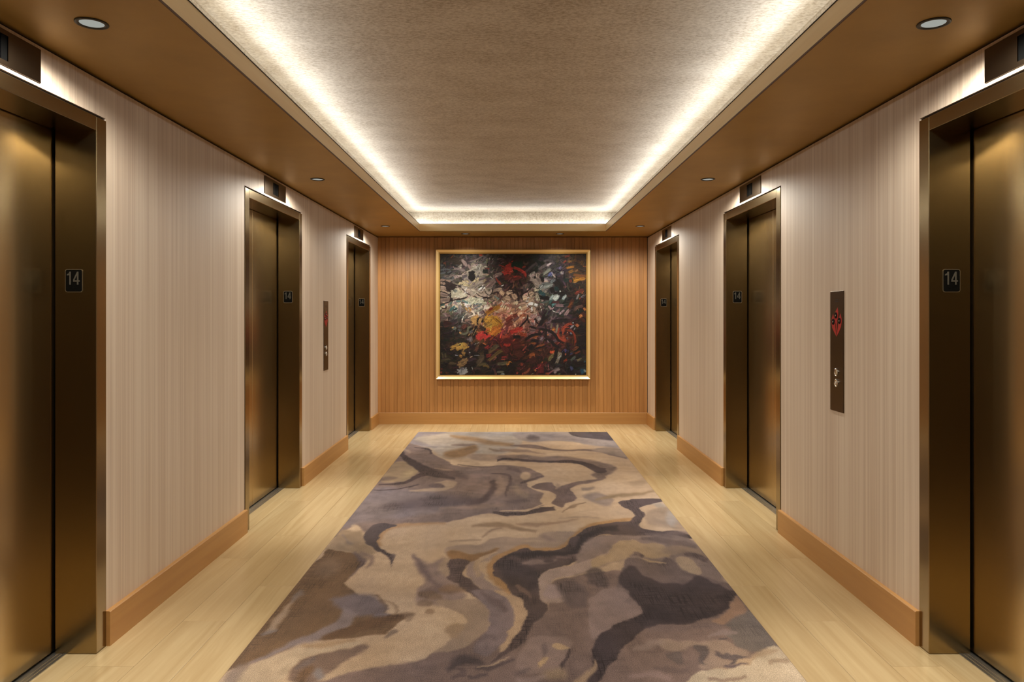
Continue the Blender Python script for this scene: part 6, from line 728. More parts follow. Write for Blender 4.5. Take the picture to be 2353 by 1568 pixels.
def m_wallpaper():
    n = NT('striped_wallpaper')
    g = n.n('NewGeometry')
    sp = n.n('SeparateXYZ'); n.l(g.outputs['Position'], sp.inputs[0])
    cb = n.n('CombineXYZ'); n.l(sp.outputs['Y'], cb.inputs['X'])
    n.l(n.math('MULTIPLY', sp.outputs['Z'], .004), cb.inputs['Y'])
    n.l(sp.outputs['X'], cb.inputs['Z'])
    fine = n.noise(cb.outputs[0], 170, 3, .65)
    mid = n.noise(cb.outputs[0], 42, 2, .5)
    broad = n.noise(cb.outputs[0], 7, 2, .5)
    c1 = n.ramp(broad, (.3, (.66, .52, .40)), (.7, (.72, .595, .465)))
    c2 = n.mix(n.ramp(fine, (.38, grey(0)), (.66, grey(1))), c1, (.56, .425, .32))
    c3 = n.mix(n.ramp(mid, (.42, grey(0)), (.7, grey(.55))), c2, (.79, .675, .545))
    n.color(c3)
    n.set(Roughness=.62)
    n.bump(fine, .12, .001)
    return n.m

def m_wood(name, light, dark, axis, scale=1.0, rough=.42, obj_random=.0, contrast=1.0):
    n = NT(name)
    s = {'x': (1.1, 26, 26), 'y': (26, 1.1, 26), 'z': (26, 26, 1.1)}[axis]
    vec = n.pos(tuple(v * scale for v in s))
    oi = n.n('ObjectInfo')
    add = n.n('VectorMath', operation='ADD')
    n.l(vec, add.inputs[0])
    sc = n.n('VectorMath', operation='SCALE'); sc.inputs['Scale'].default_value = 37.0
    cmb = n.n('CombineXYZ')
    for i in range(3):
        n.l(oi.outputs['Random'], cmb.inputs[i])
    n.l(cmb.outputs[0], sc.inputs[0]); n.l(sc.outputs[0], add.inputs[1])
    v = add.outputs[0]
    a = n.noise(v, 1.0, 4, .6, .6)
    b = n.noise(v, 4.5, 3, .6, .2)
    c = n.ramp(a, (.32, light), (.72, dark))
    c = n.mix(n.math('MULTIPLY', b, .30 * contrast), c, dark)
    if obj_random:
        f = n.n('MapRange'); n.l(oi.outputs['Random'], f.inputs['Value'])
        f.inputs['To Min'].default_value = 1 - obj_random; f.inputs['To Max'].default_value = 1 + obj_random * .6
        hs = n.n('HueSaturation'); n.l(f.outputs[0], hs.inputs['Value']); n.l(c, hs.inputs['Color'])
        c = hs.outputs[0]
    n.color(c)
    n.set(Roughness=rough)
    n.bump(b, .05, .001)
    return n.m

def m_metal(name, col, rough, metallic=1.0, brush='z', amt=.02):
    n = NT(name)
    s = {'x': (6, 700, 700), 'y': (700, 6, 700), 'z': (700, 700, 6)}[brush]
    f = n.noise(n.pos(s), 1.0, 3, .6)
    n.color(n.mix(f, tuple(v * (1 - amt * 2) for v in col), tuple(v * (1 + amt * 2) for v in col)))
    n.l(n.math('MULTIPLY_ADD', f, amt, rough - amt * .5), n.b.inputs['Roughness'])
    n.set(Metallic=metallic)
    return n.m

def m_plain(name, col, rough=.5, metallic=0.0, **kw):
    n = NT(name)
    f = n.noise(n.pos((60, 60, 60)), 1, 2)
    n.color(n.mix(f, tuple(v * .94 for v in col), tuple(min(v * 1.06, 1) for v in col)))
    n.set(Roughness=rough, Metallic=metallic, **kw)
    return n.m

def m_emit(name, col, power, base=(.8, .8, .8)):
    n = NT(name)
    n.set(Base_Color=(*base, 1), Roughness=.5, Emission_Color=(*col, 1), Emission_Strength=power)
    return n.m

def m_tray():
    n = NT('champagne_leaf_ceiling')
    v = n.pos((.7, 1.0, 1.0))
    a = n.noise(v, 80, 10, .76, 0)
    b = n.noise(v, 5, 3, .5)
    fine = n.noise(n.pos((90, 260, 60)), 1, 3, .6)
    f = n.math('ADD', a, n.math('MULTIPLY', n.math('SUBTRACT', b, .5), .25))
    c = n.ramp(f, (.38, (.38, .31, .225)), (.5, (.53, .465, .37)), (.62, (.65, .59, .49)))
    n.color(c)
    r = n.math('MULTIPLY_ADD', f, -.10, .60)
    n.l(r, n.b.inputs['Roughness'])
    n.set(Metallic=.45)
    h = n.math('ADD', a, n.math('MULTIPLY', fine, .5))
    n.bump(h, .10, .002)
    return n.m

def m_soffit():
    n = NT('bronze_soffit')
    a = n.noise(n.pos((3, 3, 3)), 1, 4, .6)
    b = n.noise(n.pos((120, 120, 120)), 1, 3, .6)
    c = n.ramp(a, (.3, (.40, .25, .075)), (.7, (.49, .305, .09)))
    n.color(n.mix(n.math('MULTIPLY', b, .25), c, (.35, .21, .06)))
    n.set(Roughness=.45, Metallic=.45)
    return n.m

CARPET_GAIN = np.array((1.10, 1.14, 1.22))
def m_carpet():
    n = NT('swirled_carpet')
    att = n.n('Attribute', attribute_name='pattern')
    c = att.outputs['Color']
    bw = n.n('RGBToBW'); n.l(c, bw.inputs[0])
    lum = bw.outputs[0]
    dark = n.ramp(lum, (.06, grey(1)), (.17, grey(0)))
    light = n.ramp(lum, (.30, grey(0)), (.44, grey(1)))
    wy = n.noise(n.pos((170, 6, 1)), 1, 3, .7)
    wx = n.noise(n.pos((8, 130, 1)), 1, 3, .7)
    pile = n.noise(n.pos((280, 280, 1)), 1, 3, .9)
    patch = n.noise(n.pos((5, 3, 1)), 1, 2, .5)
    wv = n.math('MAXIMUM', n.ramp(wy, (.50, grey(0)), (.60, grey(1))), n.ramp(wx, (.50, grey(0)), (.60, grey(1))))
    wv = n.math('MULTIPLY', wv, n.ramp(patch, (.42, grey(.1)), (.58, grey(1))))
    c = n.mix(n.math('MULTIPLY', n.math('MULTIPLY', wv, dark), .85), c, (.020, .014, .014))
    c = n.mix(n.math('MULTIPLY', n.math('MULTIPLY', wv, light), .34), c, (.72, .58, .43))
    fac = n.ramp(pile, (.40, grey(.34)), (.60, grey(1.0)))
    c = n.mix(1.0, c, fac, 'MULTIPLY')
    gn = n.n('VectorMath', operation='SCALE'); gn.inputs['Scale'].default_value = 1.46
    n.l(c, gn.inputs[0])
    c = gn.outputs[0]
    n.color(c)
    n.set(Roughness=.95)
    n.b.inputs['Specular IOR Level'].default_value = .1
    n.b.inputs['Sheen Weight'].default_value = .08
    n.bump(pile, .12, .003)
    return n.m

def m_paint():
    n = NT('oil_paint')
    att = n.n('Attribute', attribute_name='pattern')
    n.color(att.outputs['Color'])
    n.set(Roughness=.5)
    n.b.inputs['Specular IOR Level'].default_value = .3
    n.bump(n.noise(n.pos((300, 300, 300)), 1, 2), .06, .001)
    return n.m

M = {}
M['wallpaper'] = m_wallpaper()
M['soffit'] = m_soffit()
M['tray'] = m_tray()
M['plank'] = m_wood('pale_maple_plank', (.565, .41, .21), (.44, .295, .135), 'y', .8, .27, .07)
M['base'] = m_wood('honey_maple_base', (.52, .275, .088), (.43, .21, .064), 'y', .8, .40)
M['base_x'] = m_wood('honey_maple_base_cross', (.52, .275, .088), (.43, .21, .064), 'x', .8, .40)
M['slat'] = m_wood('honey_wood_slat', (.52, .255, .08), (.40, .18, .052), 'z', 1.6, .45, .13, 1.5)
M['fascia'] = m_wood('gilded_wood_fascia', (.90, .67, .36), (.82, .58, .285), 'y', .8, .38)
M['fascia_x'] = m_wood('gilded_wood_fascia_cross', (.90, .67, .36), (.82, .58, .285), 'x', .8, .38)
M['bronze'] = m_metal('satin_bronze_shaded', (.31, .235, .128), .20)  # jambs and header: panel bronze darkened, dimmer reflections painted into the colour
M['bronze_panel'] = m_metal('satin_bronze_lit', (.57, .435, .24), .245)  # lighter copy of the jamb bronze, brighter reflections put into its colour
M['bronze_dark'] = m_metal('dark_bronze_plate', (.075, .053, .034), .30)
M['gap'] = m_plain('shadow_gap', (.022, .013, .010), .8)
M['display'] = m_plain('dark_display', (.002, .002, .002), .4)
M['display'].node_tree.nodes['Principled BSDF'].inputs['Specular IOR Level'].default_value = .04
M['groove'] = m_plain('brown_groove', (.20, .09, .032), .7)
M['bead'] = m_plain('dark_brown_bead', (.10, .045, .022), .6)
M['black'] = m_plain('black_plastic', (.0022, .002, .0018), .55)
M['black'].node_tree.nodes['Principled BSDF'].inputs['Specular IOR Level'].default_value = .06
M['trim_black'] = m_plain('black_trim', (.012, .009, .008), .45)
M['alu'] = m_metal('aluminium_sill', (.62, .60, .56), .35, brush='y')
M['chrome'] = m_metal('polished_steel', (.70, .66, .60), .22)
M['nickel'] = m_metal('brushed_nickel', (.52, .46, .36), .32)
M['red'] = m_plain('red_enamel', (.42, .012, .012), .4)
M['gold'] = m_metal('gilded_frame', (.90, .64, .29), .32, .6, 'x')
M['gold_dark'] = m_metal('antique_gold_liner', (.50, .30, .08), .45, .4, 'x')
M['sub'] = m_plain('subfloor', (.20, .12, .06), .8)
M['carpet'] = m_carpet()
M['paint'] = m_paint()
M['led'] = m_emit('led_strip_light', LED_COL, LED_POWER)
M['led_end'] = m_emit('led_strip_end', LED_COL, LED_END)
M['led_side'] = m_emit('led_strip_edge', LED_COL, LED_SIDE)
M['lens'] = m_emit('frosted_lens', (.88, 1.0, .97), LENS_POWER, (.25, .26, .26))
M['white_mark'] = m_plain('white_arrow_mark', (.72, .70, .66), .5)
M['digit'] = m_plain('grey_digit', (.055, .047, .035), .45)

# ------------------------------------------------------------------ mesh helpers
def make_obj(name, bm_or_me, mat, parent=None, smooth=False):
    if isinstance(bm_or_me, bmesh.types.BMesh):
        me = bpy.data.meshes.new(name)
        bmesh.ops.recalc_face_normals(bm_or_me, faces=bm_or_me.faces[:])
        bm_or_me.to_mesh(me)
        bm_or_me.free()
    else:
        me = bm_or_me
    if mat is not None and not me.materials:
        me.materials.append(M[mat])
    if smooth:
        for p in me.polygons:
            p.use_smooth = True
    o = bpy.data.objects.new(name, me)
    COL.objects.link(o)
    if parent is not None:
        o.parent = parent
    return o

def box(bm, x0, x1, y0, y1, z0, z1, bev=0.0):
    r = bmesh.ops.create_cube(bm, size=1.0, matrix=Matrix.Translation(((x0 + x1) / 2, (y0 + y1) / 2, (z0 + z1) / 2)) @ Matrix.Diagonal((abs(x1 - x0), abs(y1 - y0), abs(z1 - z0), 1)))
    if bev:
        es = list({e for v in r['verts'] for e in v.link_edges})
        bmesh.ops.bevel(bm, geom=es, offset=bev, segments=1, affect='EDGES', profile=.5)
    return bm

def boxes(*bs, bev=0.0):
    bm = bmesh.new()
    for b in bs:
        box(bm, *b, bev=bev)
    return bm

def lathe(bm, prof, seg=40, center=(0, 0, 0), axis='z'):
    rings = []
    for r, h in prof:
        ring = []
        for i in range(seg):
            a = 2 * math.pi * i / seg
            p = (r * math.cos(a), r * math.sin(a), h)
            if axis == 'x':
                p = (h, r * math.cos(a), r * math.sin(a))
            ring.append(bm.verts.new((p[0] + center[0], p[1] + center[1], p[2] + center[2])))
        rings.append(ring)
    for a, b in zip(rings, rings[1:]):
        for i in range(seg):
            bm.faces.new((a[i], a[(i + 1) % seg], b[(i + 1) % seg], b[i]))
    return rings

def prism(bm, pts, plane, d0, d1):
    """polygon pts (a,b) extruded: plane 'yz' -> along x, 'xz' -> along y"""
    def P(a, b, d):
        return (d, a, b) if plane == 'yz' else (a, d, b)
    f = [bm.verts.new(P(a, b, d0)) for a, b in pts]
    g = [bm.verts.new(P(a, b, d1)) for a, b in pts]
    bm.faces.new(f); bm.faces.new(g[::-1])
    n = len(pts)
    for i in range(n):
        bm.faces.new((f[i], f[(i + 1) % n], g[(i + 1) % n], g[i]))

def rrect(w, h, r, seg=5):
    out = []
    for cx, cy, a0 in ((w / 2 - r, h / 2 - r, 0), (-w / 2 + r, h / 2 - r, 90), (-w / 2 + r, -h / 2 + r, 180), (w / 2 - r, -h / 2 + r, 270)):
        for k in range(seg + 1):
            a = math.radians(a0 + 90 * k / seg)
            out.append((cx + r * math.cos(a), cy + r * math.sin(a)))
    return out

def thing(name, label, cat, loc=(0, 0, 0), rz=0.0, group=None, kind=None):
    o = bpy.data.objects.new(name, None)
    COL.objects.link(o)
    o.location = loc
    o.rotation_euler = (0, 0, rz)
    o.empty_display_size = .1
    tag(o, label, cat, group, kind)
    return o

def tag(o, label, cat=None, group=None, kind=None):
    o['label'] = label
    if cat:
        o['category'] = cat
    if group:
        o['group'] = group
    if kind:
        o['kind'] = kind
    return o

def copy_tree(root, loc, rz, label):
    r = root.copy(); COL.objects.link(r)
    r.location = loc; r.rotation_euler = (0, 0, rz); r['label'] = label
    def rec(src, dst):
        for ch in [c for c in ALL_CHILDREN.get(src.name, [])]:
            c = ch.copy(); COL.objects.link(c); c.parent = dst
            rec(ch, c)
    rec(root, r)
    return r
ALL_CHILDREN = {}
def index_children(root):
    ALL_CHILDREN[root.name] = list(root.children)
    for c in root.children:
        index_children(c)

# ------------------------------------------------------------------ floor
floor = make_obj('floor', boxes((-1.95, 1.95, YNEAR, YEND, -.10, -.012)), 'sub')
tag(floor, 'pale maple plank floor running along the elevator lobby', 'floor', kind='structure')
ROW = .195
edges = [1.105, 1.295, 1.49, 1.690, 1.885]
GAP = .0005
plank_mesh = {}
def plank(x0, x1, y0, y1):
    key = (round(x1 - x0, 3), round(y1 - y0, 3))
    if key not in plank_mesh:
        w, l = key
        bm = boxes((-w / 2 + GAP, w / 2 - GAP, -l / 2 + GAP, l / 2 - GAP, -.012, 0), bev=.0006)
        me = bpy.data.meshes.new('plank'); bm.to_mesh(me); bm.free()
        plank_mesh[key] = me
    o = make_obj('plank', plank_mesh[key], 'plank', floor)
    o.location = ((x0 + x1) / 2, (y0 + y1) / 2, 0)
def plank_row(x0, x1, start, ylo, yhi):
    y = start
    while y > ylo:
        y -= 1.29
    while y < yhi - .01:
        a, b = max(y, ylo), min(y + 1.29, yhi)
        if b - a > .02:
            plank(x0, x1, a, b)
        y += 1.29
for s in (1, -1):
    for i, st in enumerate((3.77, 3.34, 2.91, 3.52)):
        a, b = sorted((s * edges[i], s * edges[i + 1]))
        plank_row(a, b, st, YNEAR, YEND)
inner = [-1.105 + 2.21 * k / 11 for k in range(12)]
for k in range(11):
    plank_row(inner[k], inner[k + 1], 8.675 - (0, .55, .95)[k % 3] + (0, 0, 0)[k % 3], 8.675, YEND)

# ------------------------------------------------------------------ side walls
OPEN = .6365          # half opening in the wall around a door frame
OTOP = 2.203
def side_wall(name, s, label):
    bm = bmesh.new()
    ys = [YNEAR]
    for d in DOORS:
        ys += [d - OPEN, d + OPEN]
    ys.append(YEND)
    x0, x1 = sorted((s * HALF, s * (HALF + .15)))
    for a, b in zip(ys[0::2], ys[1::2]):
        box(bm, x0, x1, a, b, 0, ZS - .012)
    for d in DOORS:
        box(bm, x0, x1, d - OPEN, d + OPEN, OTOP, ZS - .012)
    w = make_obj(name, bm, 'wallpaper')
    tag(w, label, 'wall', kind='structure')
    g0, g1 = sorted((s * (HALF + .012), s * (HALF + .15)))
    make_obj('shadow_gap', boxes((g0, g1, YNEAR, YEND, ZS - .012, ZS - .0005)), 'gap', w)
    return w
side_wall('wall_left', -1, 'left side wall in beige vertically striped wallpaper')
side_wall('wall_right', 1, 'right side wall in beige vertically striped wallpaper')
wf = make_obj('wall_front', boxes((-HALF, HALF, YNEAR - .1, YNEAR, 0, ZS)), 'wallpaper')
tag(wf, 'striped wallpaper wall behind the viewpoint, out of the picture', 'wall', kind='structure')

# ------------------------------------------------------------------ end wall with wood slats
wb = make_obj('wall_back', boxes((-HALF, HALF, YEND + .016, YEND + .12, 0, ZS)), 'groove')
tag(wb, 'end wall of narrow vertical honey-coloured wood slats', 'wall', kind='structure')
PITCH = 3.4 / 33.5
slat_me = {}
def slat(x0, w, proud):
    key = (round(w, 4), proud)
    if key not in slat_me:
        bm = boxes((-w / 2, w / 2, (-.0045 if proud else .0), .018, .0, ZS - .006), bev=.0012)
        me = bpy.data.meshes.new('slat'); bm.to_mesh(me); bm.free()
        slat_me[key] = me
    o = make_obj('slat', slat_me[key], 'slat', wb)
    o.location = (x0 + w / 2, YEND, 0)
x = -HALF
k = 0
while x < HALF - .01:
    w = PITCH * (.44 if k % 2 == 0 else .56)
    w = min(w, HALF - x)
    slat(x + .0007, w - .0014, k % 2 == 1)
    x += w
    k += 1

# ------------------------------------------------------------------ baseboards
BH, BT = .146, .0195
def base_section(parent, s, y0, y1):
    bm = bmesh.new()
    xa = s * HALF; xb = s * (HALF - BT)
    prism(bm, [(xa, 0), (xb, 0), (xb, BH - .004), (s * (HALF - BT + .003), BH), (xa, BH)], 'xz', y0, y1)
    make_obj('baseboard_section', bm, 'base', parent)
for nm, s in (('left', -1), ('right', 1)):
    b = thing('baseboard_' + nm, 'honey maple baseboard sections along the %s wall between the elevator frames' % nm, 'baseboard', kind='structure')
    FO = .6325
    base_section(b, s, YNEAR, DOORS[0] - FO)
    base_section(b, s, DOORS[0] + FO, DOORS[1] - FO)
    base_section(b, s, DOORS[1] + FO, DOORS[2] - FO)
    base_section(b, s, DOORS[2] + FO, YEND - BT - .0005)
bm = bmesh.new()
prism(bm, [(YEND - .002, 0), (YEND - BT, 0), (YEND - BT, BH - .004), (YEND - BT + .003, BH), (YEND - .002, BH)], 'yz', -HALF, HALF)
tag(make_obj('baseboard_back', bm, 'base_x'), 'honey maple baseboard across the slatted end wall', 'baseboard', kind='structure')

# ------------------------------------------------------------------ ceiling: tray, soffit, fascia
ceil = make_obj('ceiling', boxes((-TRAY - SET - .02, TRAY + SET + .02, TY0 - SET - .02, TY1 + SET + .02, ZC, ZC + .05)), 'tray')
tag(ceil, 'champagne metallic leaf tray ceiling with a glowing cove around it', 'ceiling', kind='structure')
SO = HALF + .15
FT = .018            # thickness of the fascia boards
make_obj('soffit', boxes((-SO, -TRAY, YNEAR, YEND + .03, ZS, ZS + .006), (TRAY, SO, YNEAR, YEND + .03, ZS, ZS + .006),
                         (-TRAY, TRAY, TY1, YEND + .03, ZS, ZS + .006), (-TRAY, TRAY, YNEAR, TY0, ZS, ZS + .006)), 'soffit', ceil)
def fascia(a0, a1, side):
    """mitred board facing the tray"""
    t = FT
    bm = bmesh.new()
    z0, z1 = ZS + .006, ZF
    def quad(p, q, r, s_):
        v = [bm.verts.new((*c, z0)) for c in (p, q, r, s_)] + [bm.verts.new((*c, z1)) for c in (p, q, r, s_)]
        for f in ((0, 1, 2, 3), (7, 6, 5, 4), (0, 4, 5, 1), (1, 5, 6, 2), (2, 6, 7, 3), (3, 7, 4, 0)):
            bm.faces.new([v[i] for i in f])
    if side in (-1, 1):
        quad((side * TRAY, TY0), (side * TRAY, TY1), (side * (TRAY + t), TY1 + t), (side * (TRAY + t), TY0 - t))
        return make_obj('fascia_board', bm, 'fascia', ceil)
    yy, d = (TY1, t) if side == 'far' else (TY0, -t)
    quad((-TRAY, yy), (TRAY, yy), (TRAY + t, yy + d), (-TRAY - t, yy + d))
    return make_obj('fascia_board', bm, 'fascia_x', ceil)
for sd in (-1, 1, 'far', 'near'):
    f = fascia(0, 0, sd)
    e = .0035     # slim dark beads along the top edge and the bottom corner
    g = .003
    if sd in (-1, 1):
        a, b = sorted((sd * (TRAY - .003), sd * (TRAY + .012)))
        make_obj('edge_bead', boxes((a, b, TY0, TY1, ZF, ZF + e)), 'gap', f)
        a, b = sorted((sd * (TRAY - g), sd * TRAY))
        make_obj('corner_bead', boxes((a, b, TY0, TY1 - g, ZS - .001, ZS + .007)), 'bead', f)
    else:
        yy = TY1 if sd == 'far' else TY0
        d = (-.003, .012) if sd == 'far' else (-.012, .003)
        make_obj('edge_bead', boxes((-TRAY, TRAY, yy + d[0], yy + d[1], ZF, ZF + e)), 'gap', f)
# cove upstand and trough
cb = TRAY + SET
make_obj('cove_upstand', boxes((-cb - .02, -cb, TY0 - SET, TY1 + SET, ZS + .02, ZC), (cb, cb + .02, TY0 - SET, TY1 + SET, ZS + .02, ZC),
                               (-cb, cb, TY1 + SET, TY1 + SET + .02, ZS + .02, ZC), (-cb, cb, TY0 - SET - .02, TY0 - SET, ZS + .02, ZC)), 'tray', ceil)
lz = ZF - .030
make_obj('cove_trough', boxes((-cb, -TRAY - .018, TY0 - SET, TY1 + SET, lz - .02, lz), (TRAY + .018, cb, TY0 - SET, TY1 + SET, lz - .02, lz),
                              (-TRAY - .018, TRAY + .018, TY1 + .018, TY1 + SET, lz - .02, lz), (-TRAY - .018, TRAY + .018, TY0 - SET, TY0 - .018, lz - .02, lz)), 'tray', ceil)
# slim bead where the upstand meets the tray
hb = .004
make_obj('cove_bead', boxes((-cb, -cb + hb, TY0 - SET, TY1 + SET, ZC - hb, ZC), (cb - hb, cb, TY0 - SET, TY1 + SET, ZC - hb, ZC),
                            (-cb, cb, TY1 + SET - hb, TY1 + SET, ZC - hb, ZC)), 'chrome', ceil)
# LED strips lying in the cove
LX = 1.180; LT = ZF + .006
def led(name_label, bx, face=None, mat='led'):
    o = make_obj('led_strip', boxes(bx), mat)
    if face is not None:                     # the edge turned to the room
        o.data.materials.append(M['led_side'])
        for p in o.data.polygons:
            if p.normal.dot(Vector(face)) > .9:
                p.material_index = 1
    tag(o, name_label, 'light strip', 'cove light strips')
led('white light strip hidden in the left ceiling cove', (-LX - .008, -LX + .008, TY0, 8.80, lz + .002, LT + .029), (1, 0, 0))
led('white light strip hidden in the right ceiling cove', (LX - .008, LX + .008, TY0, 8.80, lz + .002, LT + .029), (-1, 0, 0))
led('white light strip hidden in the cove above the painting', (-LX + .01, LX - .01, 8.788, 8.812, lz + .002, LT + .001), None, 'led_end')
led('white light strip hidden in the cove at the near end of the tray', (-LX + .01, LX - .01, TY0 - .088, TY0 - .072, lz + .002, LT + .029), (0, 1, 0))

# ------------------------------------------------------------------ elevator doors
def build_door():
    root = thing('door_1', '', 'elevator door', kind='structure')
    JI, JO, HT = .560, .6325, 2.136
    for s in (-1, 1):
        y0, y1 = sorted((s * JI, s * JO))
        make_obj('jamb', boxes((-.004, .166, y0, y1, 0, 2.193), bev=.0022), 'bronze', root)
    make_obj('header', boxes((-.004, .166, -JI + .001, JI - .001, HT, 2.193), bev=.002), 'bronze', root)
    for s in (-1, 1):
        y0, y1 = sorted((s * .0018, s * .625))
        make_obj('door_panel', boxes((.174, .205, y0, y1, .011, HT + .04), bev=.0015), 'bronze_panel', root)
    make_obj('sill', boxes((.118, .132, -JI + .001, JI - .001, 0, .0035), (.136, .150, -JI + .001, JI - .001, 0, .0035), (.154, .200, -.62, .62, 0, .002)), 'alu', root)
    make_obj('frame_reveal', boxes((.010, .05, -JO - .004, -JO, 0, 2.203), (.010, .05, JO, JO + .004, 0, 2.203), (.010, .05, -JO, JO, 2.193, 2.203)), 'gap', root)
    return root
door0 = build_door()
index_children(door0)
names = ['nearest', 'middle', 'farthest']
di = 0
for s, side in ((-1, 'left'), (1, 'right')):
    for i, yc in enumerate(DOORS):
        di += 1
        lab = '%s satin bronze elevator door and frame in the %s wall' % (names[i], side)
        loc = (s * HALF, yc, 0); rz = 0 if s > 0 else math.pi
        if di == 1:
            door0.location = loc; door0.rotation_euler = (0, 0, rz); door0['label'] = lab
        else:
            d = copy_tree(door0, loc, rz, lab)
            d.name = 'door_%d' % di

# ------------------------------------------------------------------ hall lanterns above the doors
def build_lantern():
    root = thing('hall_lantern', '', 'elevator indicator', group='indicator plates above the elevator doors')
    pz0, pz1, hz0, hz1 = 2.216, 2.3365, 2.235, 2.320
    make_obj('faceplate', boxes((-.005, .0, -.233, -.061, pz0, pz1), (-.005, 0, .061, .233, pz0, pz1),
                                (-.005, 0, -.061, .061, hz1, pz1), (-.005, 0, -.061, .061, pz0, hz0)), 'bronze_dark', root)
    dsp = make_obj('display', boxes((-.0012, 0, -.061, .061, hz0, hz1)), 'display', root)
    for q in (-.03, 0, .03):
        make_obj('louver', boxes((-.0035, -.0012, q - .002, q + .002, hz0, hz1)), 'display', dsp)
    return root
lan0 = build_lantern()
index_children(lan0)
first = True
for s, side in ((-1, 'left'), (1, 'right')):
    for i, yc in enumerate(DOORS):
        lab = 'dark bronze indicator plate above the %s elevator door on the %s wall' % (names[i], side)
        loc = (s * HALF, yc - .03, 0); rz = 0 if s > 0 else math.pi
        if first:
            lan0.location = loc; lan0.rotation_euler = (0, 0, rz); lan0['label'] = lab; first = False
        else:
            copy_tree(lan0, loc, rz, lab)

# ------------------------------------------------------------------ floor number signs "14"
def build_sign():
    root = thing('floor_number_sign', '', 'sign', group='black floor number plates on the door jambs')
    w, h = .0715, .0945
    bm = bmesh.new(); prism(bm, rrect(w, h, .010), 'xz', -.0025, 0)
    make_obj('rim', bm, 'nickel', root)
    bm = bmesh.new(); prism(bm, rrect(w - .005, h - .005, .008), 'xz', -.0032, -.0025)
    make_obj('plate', bm, 'black', root)
    d0, d1 = -.0042, -.0032
    lift = [0.0]
    def seg(bm, a, b, t):
        lift[0] += .00007
        dx, dz = b[0] - a[0], b[1] - a[1]; L = math.hypot(dx, dz); nx, nz = -dz / L * t / 2, dx / L * t / 2
        prism(bm, [(a[0] + nx, a[1] + nz), (a[0] - nx, a[1] - nz), (b[0] - nx, b[1] - nz), (b[0] + nx, b[1] + nz)], 'xz', d0 - lift[0], d1)
    bm = bmesh.new(); t = .0062
    seg(bm, (-.0145, -.0165), (-.0145, .0365), t)
    prism(bm, [(-.0116, .0365), (-.0175, .0365), (-.020, .0295), (-.0275, .0262), (-.0275, .0208), (-.0176, .0225)], 'xz', d0, d1 + .0001)
    make_obj('digit_one', bm, 'digit', root)
    bm = bmesh.new()
    seg(bm, (.0165, -.0165), (.0165, .0365), t)
    seg(bm, (-.002, -.0012), (.0245, -.0012), .0062)
    prism(bm, [(.0136, .0365), (.0196, .0365), (.0032, .0005), (-.002, -.0015), (-.002, .0035)], 'xz', d0, d1 + .0001)
    make_obj('digit_four', bm, 'digit', root)
    bm = bmesh.new()
    for q in ((-.010, -.032), (-.0075, -.032), (.003, -.032), (.0055, -.032), (.0055, -.0295), (-.010, -.0295)):
        box(bm, q[0] - .0007, q[0] + .0007, -.0038, -.0032, q[1] - .0007, q[1] + .0007)
    make_obj('braille', bm, 'black', root)
    return root
sg0 = build_sign()
index_children(sg0)
first = True
for s, side in ((-1, 'left'), (1, 'right')):
    for i, yc in enumerate(DOORS):
        lab = 'small black 14 number plate on the jamb of the %s elevator on the %s wall' % (names[i], side)
        loc = (s * 1.787, yc + .560 - .0002, 1.523)
        if first:
            sg0.location = loc; sg0['label'] = lab; first = False
        else:
            copy_tree(sg0, loc, 0, lab)

# ------------------------------------------------------------------ call stations
def build_call():
    root = thing('call_station', '', 'call panel', group='tall bronze call panels')
    make_obj('faceplate', boxes((-.004, 0, -.079, .079, .877, 1.507), bev=.001), 'bronze_dark', root)
    # red flame emblem; y is mirrored on the wall: local -y is to the right when facing the right wall
    def flame(pts):
        bm = bmesh.new()
        prism(bm, [(-(u - 215) * .00105, 1.387 + (72 - v / 4.9) * .002276) for u, v in pts], 'yz', -.0046, -.004)
        return bm
    fl = make_obj('flame_emblem', flame([(225, 280), (233, 330), (231, 385), (223, 425), (219, 470), (219, 520), (216, 570), (210, 520), (207, 470), (194, 425), (187, 385), (193, 345), (210, 312)]), 'red', root)
    make_obj('flame_wing', flame([(174, 350), (160, 400), (154, 450), (164, 510), (188, 560), (214, 606), (207, 555), (199, 505), (197, 470), (190, 430), (184, 395)]), 'red', fl)
    make_obj('flame_wing', flame([(258, 345), (269, 400), (272, 440), (263, 500), (241, 555), (215, 606), (222, 555), (230, 505), (232, 470), (236, 430), (244, 390)]), 'red', fl)
    for (a, b) in ((.008, 1.380), (.041, 1.346), (-.034, 1.352)):
        bm = bmesh.new()
        r = lathe(bm, [(.0165, -.004), (.0165, -.0052), (.0155, -.0058), (.0, -.0058)], 20, (0, a, b), 'x')
        k = make_obj('key_switch', bm, 'black', root)
        bm = bmesh.new()
        lathe(bm, [(.0045, -.0058), (.0045, -.0075), (.0035, -.0082), (.0, -.0082)], 14, (0, a, b), 'x')
        make_obj('key_cylinder', bm, 'chrome', k)
    for zc, up in ((1.082, 1), (1.026, -1)):
        bm = bmesh.new()
        lathe(bm, [(.0205, -.004), (.0205, -.008), (.017, -.0105), (.0155, -.0085), (.0, -.0085)], 24, (0, 0, zc), 'x')
        bt = make_obj('call_button', bm, 'chrome', root)
        bm = bmesh.new()
        prism(bm, [(-.009, zc - .008 * up), (.009, zc - .008 * up), (0, zc + .009 * up)], 'yz', -.0098, -.0085)
        make_obj('arrow', bm, 'nickel' if up > 0 else 'white_mark', bt)
    for rz, n in ((1.462, 9), (1.452, 11)):
        bm = bmesh.new()
        for q in range(n):
            a = (q - (n - 1) / 2) * .0042
            box(bm, -.0043, -.004, a - .0012, a + .0012, rz - .002, rz + .002)
        make_obj('engraved_line', bm, 'gap', root)
    return root
c0 = build_call()
index_children(c0)
c0.location = (HALF, 3.873, 0)
c0['label'] = 'tall narrow bronze call panel with red flame emblem on the right wall'
